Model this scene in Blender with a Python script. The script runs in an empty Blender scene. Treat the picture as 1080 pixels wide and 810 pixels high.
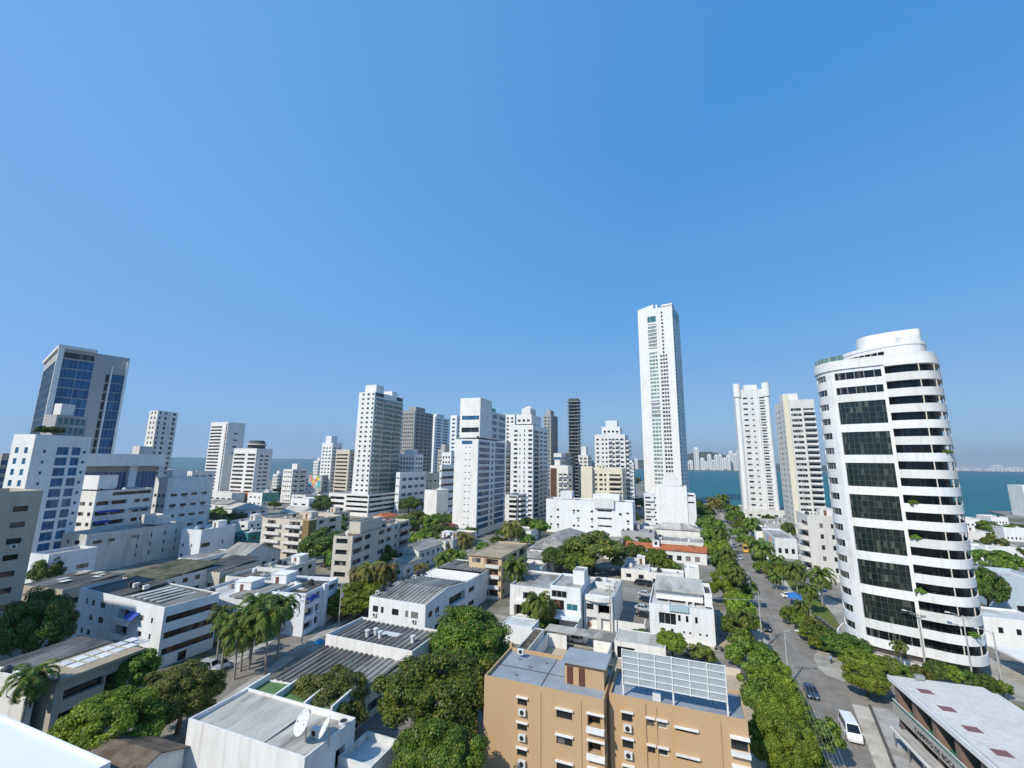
import bpy, math, random
import numpy as np
from mathutils import Matrix, Vector

# ------------------------------------------------------------------ camera, sky, sun
sc = bpy.context.scene
col = sc.collection
H_EYE, FPX = 38.0, 450.0
PITCH, ROLL, YAW = math.radians(10.3), math.radians(0.8), math.radians(21)
_fw = Vector((-math.sin(YAW)*math.cos(PITCH), math.cos(YAW)*math.cos(PITCH), math.sin(PITCH)))
_rt = Vector((math.cos(YAW), math.sin(YAW), 0)); _up = _rt.cross(_fw)
CR = _rt*math.cos(ROLL)+_up*math.sin(ROLL); CU = _up*math.cos(ROLL)-_rt*math.sin(ROLL)
EYE = Vector((0, 0, H_EYE))
cam_d = bpy.data.cameras.new('camera'); cam = bpy.data.objects.new('camera', cam_d); col.objects.link(cam)
cam_d.sensor_width = 36.0; cam_d.lens = 36.0*FPX/1080.0; cam_d.clip_start = 0.5; cam_d.clip_end = 90000
m = Matrix.Identity(4)
for i in range(3):
    m[i][0] = CR[i]; m[i][1] = CU[i]; m[i][2] = -_fw[i]; m[i][3] = EYE[i]
cam.matrix_world = m
sc.camera = cam

SUN_EL = math.radians(42); SUN_TO = Vector((-0.414*math.cos(SUN_EL), -0.910*math.cos(SUN_EL), math.sin(SUN_EL)))
world = bpy.data.worlds.new('World'); sc.world = world; world.use_nodes = True
wn = world.node_tree.nodes; wl = world.node_tree.links
sky = wn.new('ShaderNodeTexSky'); sky.sky_type = 'NISHITA'; sky.sun_disc = False
sky.sun_elevation = SUN_EL; sky.sun_rotation = math.atan2(SUN_TO.x, SUN_TO.y)
sky.altitude = 0; sky.air_density = 1.0; sky.dust_density = 0.0; sky.ozone_density = 5.0
bg = wn['Background']; STR = .15; bg.inputs[1].default_value = STR
EXPO = .22; HAZE = .00009
def _lin(r, g, b): return tuple(((c/255)**2.2)/(STR*2**EXPO) for c in (r, g, b))
tcw = wn.new('ShaderNodeTexCoord').outputs['Generated']
sep = wn.new('ShaderNodeSeparateXYZ'); wl.new(tcw, sep.inputs[0])
rmp = wn.new('ShaderNodeValToRGB'); wl.new(sep.outputs[2], rmp.inputs[0]); el_ = rmp.color_ramp.elements
for _ in range(3): el_.new(.5)
SC = 8.0
for e_, (p_, c_) in zip(el_, ((0, (140,170,198)), (.10, (132,176,220)), (.30, (98,164,228)), (.62, (74,150,222)), (1, (66,144,218)))):
    e_.position = p_; e_.color = (*[q/SC for q in _lin(*c_)], 1)
dt = wn.new('ShaderNodeVectorMath'); dt.operation = 'DOT_PRODUCT'; wl.new(tcw, dt.inputs[0]); dt.inputs[1].default_value = (-.86, -.45, .25)
mr_w = wn.new('ShaderNodeMapRange'); mr_w.inputs[1].default_value = -.25; mr_w.inputs[2].default_value = .95; mr_w.inputs[3].default_value = 0; mr_w.inputs[4].default_value = .85; wl.new(dt.outputs['Value'], mr_w.inputs[0])
lft = wn.new('ShaderNodeMix'); lft.data_type = 'RGBA'; wl.new(mr_w.outputs[0], lft.inputs[0]); wl.new(rmp.outputs[0], lft.inputs[6]); lft.inputs[7].default_value = (*[q/SC for q in _lin(126,180,242)], 1)
sca = wn.new('ShaderNodeVectorMath'); sca.operation = 'SCALE'; sca.inputs['Scale'].default_value = SC; wl.new(lft.outputs[2], sca.inputs[0])
tint = wn.new('ShaderNodeMix'); tint.data_type = 'RGBA'; tint.inputs[0].default_value = .88
wl.new(sky.outputs[0], tint.inputs[6]); wl.new(sca.outputs[0], tint.inputs[7]); wl.new(tint.outputs[2], bg.inputs[0])
sd = bpy.data.lights.new('sun', 'SUN'); sd.energy = 3.9; sd.angle = math.radians(0.53); sd.color = (1.0, 0.94, 0.83)
sun = bpy.data.objects.new('sun', sd); col.objects.link(sun)
sun.rotation_euler = (-SUN_TO).to_track_quat('-Z', 'Y').to_euler(); sun.location = (0, 0, 300)
sc.view_settings.view_transform = 'Standard'; sc.view_settings.look = 'None'
sc.view_settings.exposure = EXPO; sc.view_settings.gamma = 1.0
sc.cycles.max_bounces = 6; sc.cycles.diffuse_bounces = 3; sc.cycles.glossy_bounces = 2
sc.cycles.transmission_bounces = 2; sc.cycles.volume_bounces = 0; sc.cycles.transparent_max_bounces = 6
sc.cycles.use_denoising = True

# ------------------------------------------------------------------ surveying: sight lines to ground points
def ray(px, py): return CR*((px-540)/FPX)-CU*((py-405)/FPX)+_fw
def at(px, py, z=0.0):
    d = ray(px, py); return EYE+d*((z-H_EYE)/d.z)
def proj(p):
    d = Vector(p)-EYE; z = d.dot(_fw); return 540+FPX*d.dot(CR)/z, 405-FPX*d.dot(CU)/z
def dirs(a): a = math.radians(a); return Vector((math.cos(a), math.sin(a), 0)), Vector((-math.sin(a), math.cos(a), 0))
def reach(p, d, x):
    n = CR-_fw*((x-540)/FPX); return -((p-EYE).dot(n))/d.dot(n)
def place(xc, yt, xl, xr, h=None, yb=None, dist=None, side='E', rot=0, w=None, d=None):
    """footprint (x, y, w, d, h, rot) of a block from its front corner and its two ends"""
    if h is None and yb is not None:
        best = None
        for k in range(4, 1200):
            hh = k*.25
            if abs(hh-H_EYE) < .3: continue
            dd = ray(xc, yt); t = (hh-H_EYE)/dd.z
            if t <= 0: continue
            p = EYE+dd*t; e = abs(proj((p.x, p.y, 0))[1]-yb)
            if best is None or e < best[0]: best = (e, hh)
        h = best[1]
    if h is not None: p = at(xc, yt, h)
    else:
        dd = ray(xc, yt); p = EYE+dd*(dist/math.hypot(dd.x, dd.y)); h = p.z
    X, Y = dirs(rot)
    if side == 'E':
        w = w or reach(p, -X, xl); d = d or reach(p, Y, xr); o = p-X*w
    else:
        d = d or reach(p, Y, xl); w = w or reach(p, X, xr); o = p
    return [o.x, o.y, w, d, h, rot]

# ------------------------------------------------------------------ materials
MATS = {}
def new_mat(name):
    mt = bpy.data.materials.new(name); mt.use_nodes = True
    return mt, mt.node_tree.nodes, mt.node_tree.links, mt.node_tree.nodes['Principled BSDF']
def _noise(n, l, vec, scale, detail=4, rough=.6):
    t = n.new('ShaderNodeTexNoise'); t.inputs['Scale'].default_value = scale; t.inputs['Detail'].default_value = detail
    t.inputs['Roughness'].default_value = rough
    if vec is not None: l.new(vec, t.inputs['Vector'])
    return t.outputs['Fac']
def _ramp(n, l, fac, stops):
    r = n.new('ShaderNodeValToRGB'); l.new(fac, r.inputs[0])
    e = r.color_ramp.elements
    while len(e) < len(stops): e.new(.5)
    for el, (p, c) in zip(e, stops): el.position = p; el.color = (*c, 1) if len(c) == 3 else c
    return r.outputs[0]
def _mix(n, l, fac, a, b, mode='MIX'):
    mx = n.new('ShaderNodeMix'); mx.data_type = 'RGBA'; mx.blend_type = mode
    for s, v in ((mx.inputs[0], fac), (mx.inputs[6], a), (mx.inputs[7], b)):
        if isinstance(v, (int, float)): s.default_value = v
        elif isinstance(v, tuple): s.default_value = (*v, 1)
        else: l.new(v, s)
    return mx.outputs[2]
def _map(n, l, vec, scale):
    mp = n.new('ShaderNodeMapping'); mp.inputs['Scale'].default_value = scale; l.new(vec, mp.inputs['Vector']); return mp.outputs[0]
def stucco(name, c, stain=.25, rough=.85, dirt=(.25, .22, .18)):
    """painted render: faint mottling, vertical rain streaks, patches of grime"""
    if name in MATS: return MATS[name]
    mt, n, l, b = new_mat(name)
    tc = n.new('ShaderNodeTexCoord').outputs['Object']
    big = _noise(n, l, tc, .22, 5, .65); streak = _noise(n, l, _map(n, l, tc, (1.3, 1.3, .09)), 1.0, 5, .7)
    fine = _noise(n, l, tc, 3.0, 3)
    f1 = _ramp(n, l, big, [(.45, (0, 0, 0)), (.8, (1, 1, 1))]); f2 = _ramp(n, l, streak, [(.5, (0, 0, 0)), (.78, (1, 1, 1))])
    wide = _ramp(n, l, _noise(n, l, _map(n, l, tc, (.32, .32, .022)), 1.0, 6, .75), [(.46, (0, 0, 0)), (.74, (.8, .8, .8))])
    f2 = _mix(n, l, 1.0, f2, wide, 'ADD')
    mul = n.new('ShaderNodeMath'); mul.operation = 'MULTIPLY'; mul.inputs[1].default_value = stain*.8; l.new(f2, mul.inputs[0]); mul.use_clamp = True
    mul2 = n.new('ShaderNodeMath'); mul2.operation = 'MULTIPLY'; mul2.inputs[1].default_value = stain*.6; l.new(f1, mul2.inputs[0])
    base = _mix(n, l, fine, tuple(x*.96 for x in c), tuple(min(1, x*1.03) for x in c))
    g = tuple(x*d*2.2 for x, d in zip(c, dirt))
    o = _mix(n, l, mul.outputs[0], base, g); o = _mix(n, l, mul2.outputs[0], o, g)
    oi = n.new('ShaderNodeObjectInfo').outputs['Random']
    o = _mix(n, l, 1.0, o, _ramp(n, l, oi, [(0, (.84,.84,.82)), (.35, (.97,.97,.97)), (.7, (1,.985,.95)), (1, (.92,.95,1))]), 'MULTIPLY')
    l.new(o, b.inputs['Base Color']); b.inputs['Roughness'].default_value = rough
    b.inputs['Specular IOR Level'].default_value = .25
    MATS[name] = mt; return mt
def surf(name, c1, c2, scale=.6, rough=.9, c3=None, bump=0, spec=.2, coord='Object', bscale=None, stretch=None):
    if name in MATS: return MATS[name]
    mt, n, l, b = new_mat(name)
    tc = n.new('ShaderNodeTexCoord').outputs[coord]
    if stretch: tc = _map(n, l, tc, stretch)
    a = _noise(n, l, tc, scale, 7, .65)
    st = [(.35, c1), (.65, c2)]
    o = _ramp(n, l, a, st)
    if c3:
        f = _ramp(n, l, _noise(n, l, tc, scale*.31, 5, .7), [(.5, (0, 0, 0)), (.62, (1, 1, 1))]); o = _mix(n, l, f, o, c3)
    fine = _noise(n, l, tc, scale*14, 3)
    o = _mix(n, l, .25, o, _ramp(n, l, fine, [(.3, (.3, .3, .3)), (.7, (1, 1, 1))]), 'MULTIPLY')
    l.new(o, b.inputs['Base Color']); b.inputs['Roughness'].default_value = rough; b.inputs['Specular IOR Level'].default_value = spec
    if bump:
        bp = n.new('ShaderNodeBump'); bp.inputs['Strength'].default_value = bump; bp.inputs['Distance'].default_value = .1
        l.new(_noise(n, l, tc, bscale or scale*6, 5), bp.inputs['Height']); l.new(bp.outputs[0], b.inputs['Normal'])
    MATS[name] = mt; return mt
def plain(name, c, rough=.5, metal=0, spec=.5):
    if name in MATS: return MATS[name]
    mt, n, l, b = new_mat(name)
    tc = n.new('ShaderNodeTexCoord').outputs['Object']
    o = _mix(n, l, _noise(n, l, tc, 4.0, 4), tuple(x*.85 for x in c), tuple(min(1, x*1.1) for x in c))
    l.new(o, b.inputs['Base Color']); b.inputs['Roughness'].default_value = rough; b.inputs['Metallic'].default_value = metal
    b.inputs['Specular IOR Level'].default_value = spec
    MATS[name] = mt; return mt
def glass(name, dark, light, share=.3, rough=.06, spec=.5):
    """window panes: each pane its own tone (blinds, curtains, dark rooms)"""
    mt, n, l, b = new_mat(name)
    oi = n.new('ShaderNodeObjectInfo').outputs['Random']; gi = n.new('ShaderNodeNewGeometry').outputs['Random Per Island']
    ad = n.new('ShaderNodeMath'); ad.operation = 'ADD'; l.new(oi, ad.inputs[0]); l.new(gi, ad.inputs[1])
    fr = n.new('ShaderNodeMath'); fr.operation = 'FRACT'; l.new(ad.outputs[0], fr.inputs[0])
    mid = tuple((a*2+c)/3 for a, c in zip(dark, light))
    o = _ramp(n, l, fr.outputs[0], [(0, dark), (1-share, tuple(x*1.6 for x in dark)), (1-share+.06, mid), (1, light)])
    l.new(o, b.inputs['Base Color']); b.inputs['Roughness'].default_value = rough; b.inputs['Specular IOR Level'].default_value = spec
    MATS[name] = mt; return mt
WH = stucco('white_render', (.81, .81, .80), .40)
WH2 = stucco('weathered_white_render', (.80, .79, .765), .55)
WHB = stucco('cool_white_render', (.82, .83, .84), .36)
CR_ = stucco('cream_render', (.75, .69, .55), .3)
BEI = stucco('beige_render', (.62, .565, .48), .35)
OFFW = stucco('off_white_render', (.70, .67, .61), .3)
GREYL = stucco('pale_grey_cladding', (.42, .42, .42), .2)
GREYR = stucco('grey_render', (.42, .42, .41), .35)
STAIN = stucco('stained_grey_render', (.60, .60, .58), .95)
PEACH = stucco('peach_render', (.66, .50, .32), .2)
PINKB = stucco('pink_brown_render', (.40, .25, .18), .3)
ORG = stucco('ochre_orange_render', (.50, .345, .205), .85, dirt=(.45, .40, .33))
TAUPE = stucco('taupe_render', (.47, .42, .34), .4)
ORH = stucco('terracotta_render', (.60, .26, .13), .3)
MAU = stucco('mauve_brown_render', (.22, .14, .13), .3)
TEALR = stucco('teal_render', (.05, .22, .24), .2)
GRNR = stucco('sea_green_render', (.16, .38, .30), .2)
BROWNB = surf('brown_brick', (.10, .06, .045), (.16, .10, .07), 2.0)
DKST = stucco('dark_cladding', (.10, .10, .10), .3)
GL = glass('window_glass', (.012, .016, .018), (.22, .21, .19), .28)
GLB = glass('blue_glass', (.012, .075, .17), (.04, .17, .30), .3, .06, .4)
GLG = glass('green_tinted_glass', (.10, .17, .15), (.36, .42, .38), .5, .08, .6)
GLT = glass('teal_glass', (.02, .10, .13), (.07, .22, .26), .4, .05, .7)
GLD = glass('dark_glass', (.006, .008, .008), (.07, .075, .07), .2, .05, .45)
GLBR = glass('bronze_glass', (.02, .014, .011), (.16, .11, .08), .35, .1, .5)
FRW = plain('white_frame', (.75, .75, .74), .4)
FRD = plain('dark_frame', (.04, .04, .04), .4)
FRA = plain('aluminium_frame', (.42, .42, .41), .35, .6)
RFG = surf('grey_roof_slab', (.30, .295, .28), (.44, .425, .40), .35, .9, (.22, .205, .18))
RFL = surf('light_roof_coating', (.55, .55, .54), (.68, .68, .66), .3, .85, (.42, .41, .39))
RFB = surf('bluegrey_roof_membrane', (.27, .31, .34), (.35, .39, .42), .25, .8, (.24, .27, .29))
RFD = surf('dark_roof_felt', (.05, .05, .05), (.11, .105, .10), .4, .9, (.16, .15, .13))
RFT = surf('tan_roof_coating', (.36, .29, .20), (.46, .38, .27), .3, .9, (.27, .21, .14))
FIB = surf('old_fibre_cement', (.22, .21, .19), (.42, .40, .36), .5, .95, (.12, .11, .10), stretch=(1, .2, 1))
FIBD = surf('blackened_fibre_cement', (.07, .07, .068), (.20, .19, .175), .5, .95, (.30, .285, .26), stretch=(1, .2, 1))
FIBL = surf('pale_fibre_cement', (.44, .42, .37), (.60, .57, .50), .4, .95, (.25, .23, .2), stretch=(1, .2, 1))
TIL = surf('terracotta_tiles', (.40, .115, .05), (.52, .18, .08), 1.2, .9, (.30, .09, .05))
TILB = surf('old_brown_tiles', (.10, .075, .055), (.20, .16, .12), .8, .95, (.06, .05, .04))
CONC = surf('concrete', (.36, .35, .33), (.48, .46, .43), .5, .9, (.28, .26, .23))
MET = plain('galvanised_metal', (.45, .46, .46), .4, .7)
ACW = plain('air_conditioner_white', (.66, .66, .64), .5)
BLK = plain('black_rubber', (.02, .02, .02), .7)
TANKB = plain('dark_tank_plastic', (.03, .035, .04), .5)
TANKW = plain('white_tank', (.68, .68, .66), .5)
BLUEC = plain('blue_canvas', (.02, .06, .32), .8)
REDM = plain('red_panel', (.20, .03, .025), .6)
RUST = plain('rust_brown_door', (.11, .04, .025), .7)
WOODM = plain('wood_shutter', (.16, .07, .04), .7)
ASPH = surf('worn_asphalt', (.20, .18, .155), (.29, .265, .23), .22, .95, (.34, .315, .27), .1)
PAVE = surf('pavement_concrete', (.36, .34, .30), (.48, .45, .40), .3, .92, (.28, .26, .22))
YARD = surf('yard_earth_and_concrete', (.19, .175, .15), (.34, .315, .275), .09, .95, (.12, .12, .065))
SAND = surf('sandy_ground', (.42, .35, .25), (.54, .46, .34), .15, .95, (.30, .25, .17))
GRASS = surf('lawn', (.08, .12, .02), (.17, .20, .04), .8, .95, (.15, .14, .05), .4)
BRICKP = surf('brick_paving', (.30, .10, .055), (.40, .15, .08), 1.5, .9)

# ------------------------------------------------------------------ mesh helpers
class MB:
    def __init__(s): s.v = []; s.f = []; s.m = []; s.sm = []
    def poly(s, pts, m=0, smooth=False):
        k = len(s.v); s.v += [tuple(p) for p in pts]; s.f.append(tuple(range(k, k+len(pts)))); s.m.append(m); s.sm.append(smooth)
    def box(s, x0, x1, y0, y1, z0, z1, m=0, skip=''):
        k = len(s.v)
        s.v += [(x0,y0,z0),(x1,y0,z0),(x1,y1,z0),(x0,y1,z0),(x0,y0,z1),(x1,y0,z1),(x1,y1,z1),(x0,y1,z1)]
        for nm, q in (('b',(0,3,2,1)),('t',(4,5,6,7)),('s',(0,1,5,4)),('e',(1,2,6,5)),('n',(2,3,7,6)),('w',(3,0,4,7))):
            if nm not in skip: s.f.append(tuple(k+i for i in q)); s.m.append(m); s.sm.append(False)
    def obox(s, c, ax, ay, hx, hy, z0, z1, m=0):
        p = [Vector(c)+ax*(sx*hx)+ay*(sy*hy) for sx, sy in ((-1,-1),(1,-1),(1,1),(-1,1))]
        k = len(s.v)
        s.v += [(q.x,q.y,z0) for q in p]+[(q.x,q.y,z1) for q in p]
        for q in ((0,3,2,1),(4,5,6,7),(0,1,5,4),(1,2,6,5),(2,3,7,6),(3,0,4,7)):
            s.f.append(tuple(k+i for i in q)); s.m.append(m); s.sm.append(False)
    def tube(s, p, q, r, r2=None, n=8, m=0, caps=True, smooth=True):
        p = Vector(p); q = Vector(q); r2 = r if r2 is None else r2
        d = (q-p).normalized(); a = d.orthogonal().normalized(); b = d.cross(a)
        k = len(s.v)
        for c, rr in ((p, r), (q, r2)):
            for i in range(n):
                t = 2*math.pi*i/n; s.v.append(tuple(c+(a*math.cos(t)+b*math.sin(t))*rr))
        for i in range(n):
            j = (i+1) % n; s.f.append((k+i, k+j, k+n+j, k+n+i)); s.m.append(m); s.sm.append(smooth)
        if caps:
            kk = len(s.v); s.v += s.v[k:k+2*n]
            s.f.append(tuple(kk+i for i in range(n-1, -1, -1))); s.f.append(tuple(kk+n+i for i in range(n))); s.m += [m, m]; s.sm += [False, False]
    def path(s, pts, rs, n=6, m=0):
        for i in range(len(pts)-1): s.tube(pts[i], pts[i+1], rs[i], rs[i+1], n, m, caps=(i in (0, len(pts)-2)))
    def cyl(s, x, y, z0, z1, r, n=16, m=0, r2=None): s.tube((x,y,z0), (x,y,z1), r, r2, n, m)
    def prism(s, pts, z0, z1, m=0, mt=None, bottom=True):
        """pts counter-clockwise"""
        n = len(pts); k = len(s.v)
        s.v += [(p[0],p[1],z0) for p in pts]+[(p[0],p[1],z1) for p in pts]
        for i in range(n):
            j = (i+1) % n; s.f.append((k+i,k+j,k+n+j,k+n+i)); s.m.append(m); s.sm.append(False)
        s.f.append(tuple(k+n+i for i in range(n))); s.m.append(m if mt is None else mt); s.sm.append(False)
        if bottom: s.f.append(tuple(k+i for i in range(n-1,-1,-1))); s.m.append(m); s.sm.append(False)
    def mesh(s, name, mats):
        me = bpy.data.meshes.new(name); me.from_pydata(s.v, [], s.f)
        mats = mats if isinstance(mats, (list, tuple)) else [mats]
        for q in mats: me.materials.append(q)
        if len(mats) > 1: me.polygons.foreach_set('material_index', s.m)
        if any(s.sm): me.polygons.foreach_set('use_smooth', s.sm)
        me.update(); return me
    def obj(s, name, mats, parent=None, mat=None, loc=None):
        return link(name, s.mesh(name, mats), parent, mat, loc)
def link(name, me, parent=None, mat=None, loc=None):
    o = bpy.data.objects.new(name, me); col.objects.link(o)
    if parent is not None: o.parent = parent
    if mat is not None: o.matrix_basis = mat
    elif loc is not None: o.location = loc
    return o
def tag(o, label=None, cat=None, group=None, kind=None):
    if label: o['label'] = label
    if cat: o['category'] = cat
    if group: o['group'] = group
    if kind: o['kind'] = kind
    return o
def thing(name, label, cat, loc=(0,0,0), rot=0, group=None):
    o = bpy.data.objects.new(name, None); col.objects.link(o); o.location = loc; o.rotation_euler = (0,0,rot)
    o.empty_display_size = .5
    return tag(o, label, cat, group)
def copy_tree(o, parent=None):
    c = o.copy(); col.objects.link(c)
    if parent is not None: c.parent = parent
    for ch in o.children: copy_tree(ch, c)
    return c

# ------------------------------------------------------------------ buildings
def facade(mb, o, dx, n, W, z0, z1, holes, m=0):
    """a wall with real openings: reveals as deep as each hole asks for"""
    R = lambda v: round(v, 3)
    hs = [(R(max(0,a)),R(min(W,b)),R(c),R(e),dp) for a,b,c,e,dp in holes]
    hs = [h for h in hs if h[1] > h[0] and h[3] > h[2]]
    xs = sorted({0.0, R(W)} | {h[0] for h in hs} | {h[1] for h in hs}); zs = sorted({R(z0), R(z1)} | {h[2] for h in hs} | {h[3] for h in hs})
    P = lambda x, z, d=0: (o[0]+dx[0]*x-n[0]*d, o[1]+dx[1]*x-n[1]*d, z)
    for j in range(len(zs)-1):
        zc = (zs[j]+zs[j+1])/2
        row = [h for h in hs if h[2] < zc < h[3]]
        i = 0
        while i < len(xs)-1:
            xc = (xs[i]+xs[i+1])/2
            if any(h[0] < xc < h[1] for h in row): i += 1; continue
            k = i+1
            while k < len(xs)-1 and not any(h[0] < (xs[k]+xs[k+1])/2 < h[1] for h in row): k += 1
            mb.poly([P(xs[i],zs[j]),P(xs[k],zs[j]),P(xs[k],zs[j+1]),P(xs[i],zs[j+1])], m); i = k
    for a,b,c,e,dp in hs:
        mb.poly([P(a,c),P(b,c),P(b,c,dp),P(a,c,dp)],m); mb.poly([P(a,e,dp),P(b,e,dp),P(b,e),P(a,e)],m)
        mb.poly([P(a,c,dp),P(a,e,dp),P(a,e),P(a,c)],m); mb.poly([P(b,c),P(b,e),P(b,e,dp),P(b,c,dp)],m)
_wc = {}
STY = {'dark':(GL,FRD,1.2), 'white':(GL,FRW,1.2), 'blue':(GLB,FRA,1.4), 'green':(GLG,FRW,1.3), 'teal':(GLT,FRW,1.6), 'black':(GLD,FRD,1.5),
       'bronze':(GLBR,FRD,1.1), 'tall':(GL,FRA,.9), 'grid':(GLD,FRA,1.0), 'curtain':(GLB,FRD,1.5), 'red':(GLBR,REDM,.9)}
def win_mesh(w, h, st, part='all'):
    k = (round(w,2), round(h,2), st, part)
    if k in _wc: return _wc[k]
    g, f, pw = STY[st]; mb = MB(); n = max(1, round(w/pw)); nr = max(1, round(h/1.6)) if st in ('grid','curtain','red') else 1
    t = .05 if w > .8 else .035
    for i in range(n if part != 'frame' else 0):
        for j in range(nr):
            mb.poly([(w*i/n,0,h*j/nr),(w*(i+1)/n,0,h*j/nr),(w*(i+1)/n,0,h*(j+1)/nr),(w*i/n,0,h*(j+1)/nr)], 0)
    for i in range(n+1 if part != 'pane' else 0):
        x = min(max(w*i/n, t/2), w-t/2); mb.box(x-t/2, x+t/2, -.05, -.002, 0, h, 1, 'n')
    for j in range(nr+1 if part != 'pane' else 0):
        z = min(max(h*j/nr, t/2), h-t/2); mb.box(t, w-t, -.048, -.002, z-t/2, z+t/2, 1, 'n')
    _wc[k] = mb.mesh('frame' if part == 'frame' else 'window', [g, f]); return _wc[k]
_bc = {}
def balc_mesh(w, d, kind, ph, wall):
    k = (round(w,2), d, kind, ph, wall.name)
    if k in _bc: return _bc[k]
    mb = MB(); t = .12
    mb.box(0, w, -d, -.003, -.16, .02, 0)
    if kind == 'solid':
        mb.box(0, w, -d, -d+t, .02, ph, 0, 'b'); mb.box(0, t, -d+t, -.003, .02, ph, 0, 'b'); mb.box(w-t, w, -d+t, -.003, .02, ph, 0, 'b')
    elif kind == 'glass':
        mb.box(.04, w-.04, -d+.04, -d+.07, .04, ph-.04, 1, 'b'); mb.box(0, w, -d, -d+.08, ph-.06, ph, 2)
        mb.box(.03, .06, -d+.1, -.01, .04, ph-.04, 1); mb.box(w-.06, w-.03, -d+.1, -.01, .04, ph-.04, 1)
    else:
        n = max(2, round(w/.6))
        for i in range(n+1): mb.box(w*i/n*.985, w*i/n*.985+.03, -d+.03, -d+.06, .02, ph, 2)
        mb.box(0, w, -d+.02, -d+.07, ph-.05, ph, 2); mb.box(0, w, -d+.03, -d+.06, ph*.5, ph*.5+.03, 2)
    _bc[k] = mb.mesh('balcony', [wall, GLG, FRD]); return _bc[k]
_misc = {}
def ac_mesh():
    if 'ac' not in _misc:
        mb = MB(); mb.box(0, .9, 0, .35, .06, .72, 0); mb.tube((.45,-.004,.4), (.45,-.02,.4), .27, .27, 12, 1); mb.box(.06,.14,.02,.33,0,.06,1); mb.box(.76,.84,.02,.33,0,.06,1)
        _misc['ac'] = mb.mesh('air_conditioner', [ACW, BLK])
    return _misc['ac']
def tank_mesh(w=False):
    k = 'tank'+str(w)
    if k not in _misc:
        mb = MB(); mb.cyl(0,0,0,.2,.62,14); mb.cyl(0,0,.2,1.05,.68,14); mb.cyl(0,0,1.05,1.3,.66,14,0,.28); mb.cyl(0,0,1.3,1.38,.28,12)
        _misc[k] = mb.mesh('water_tank', [TANKW if w else TANKB])
    return _misc[k]
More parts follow.
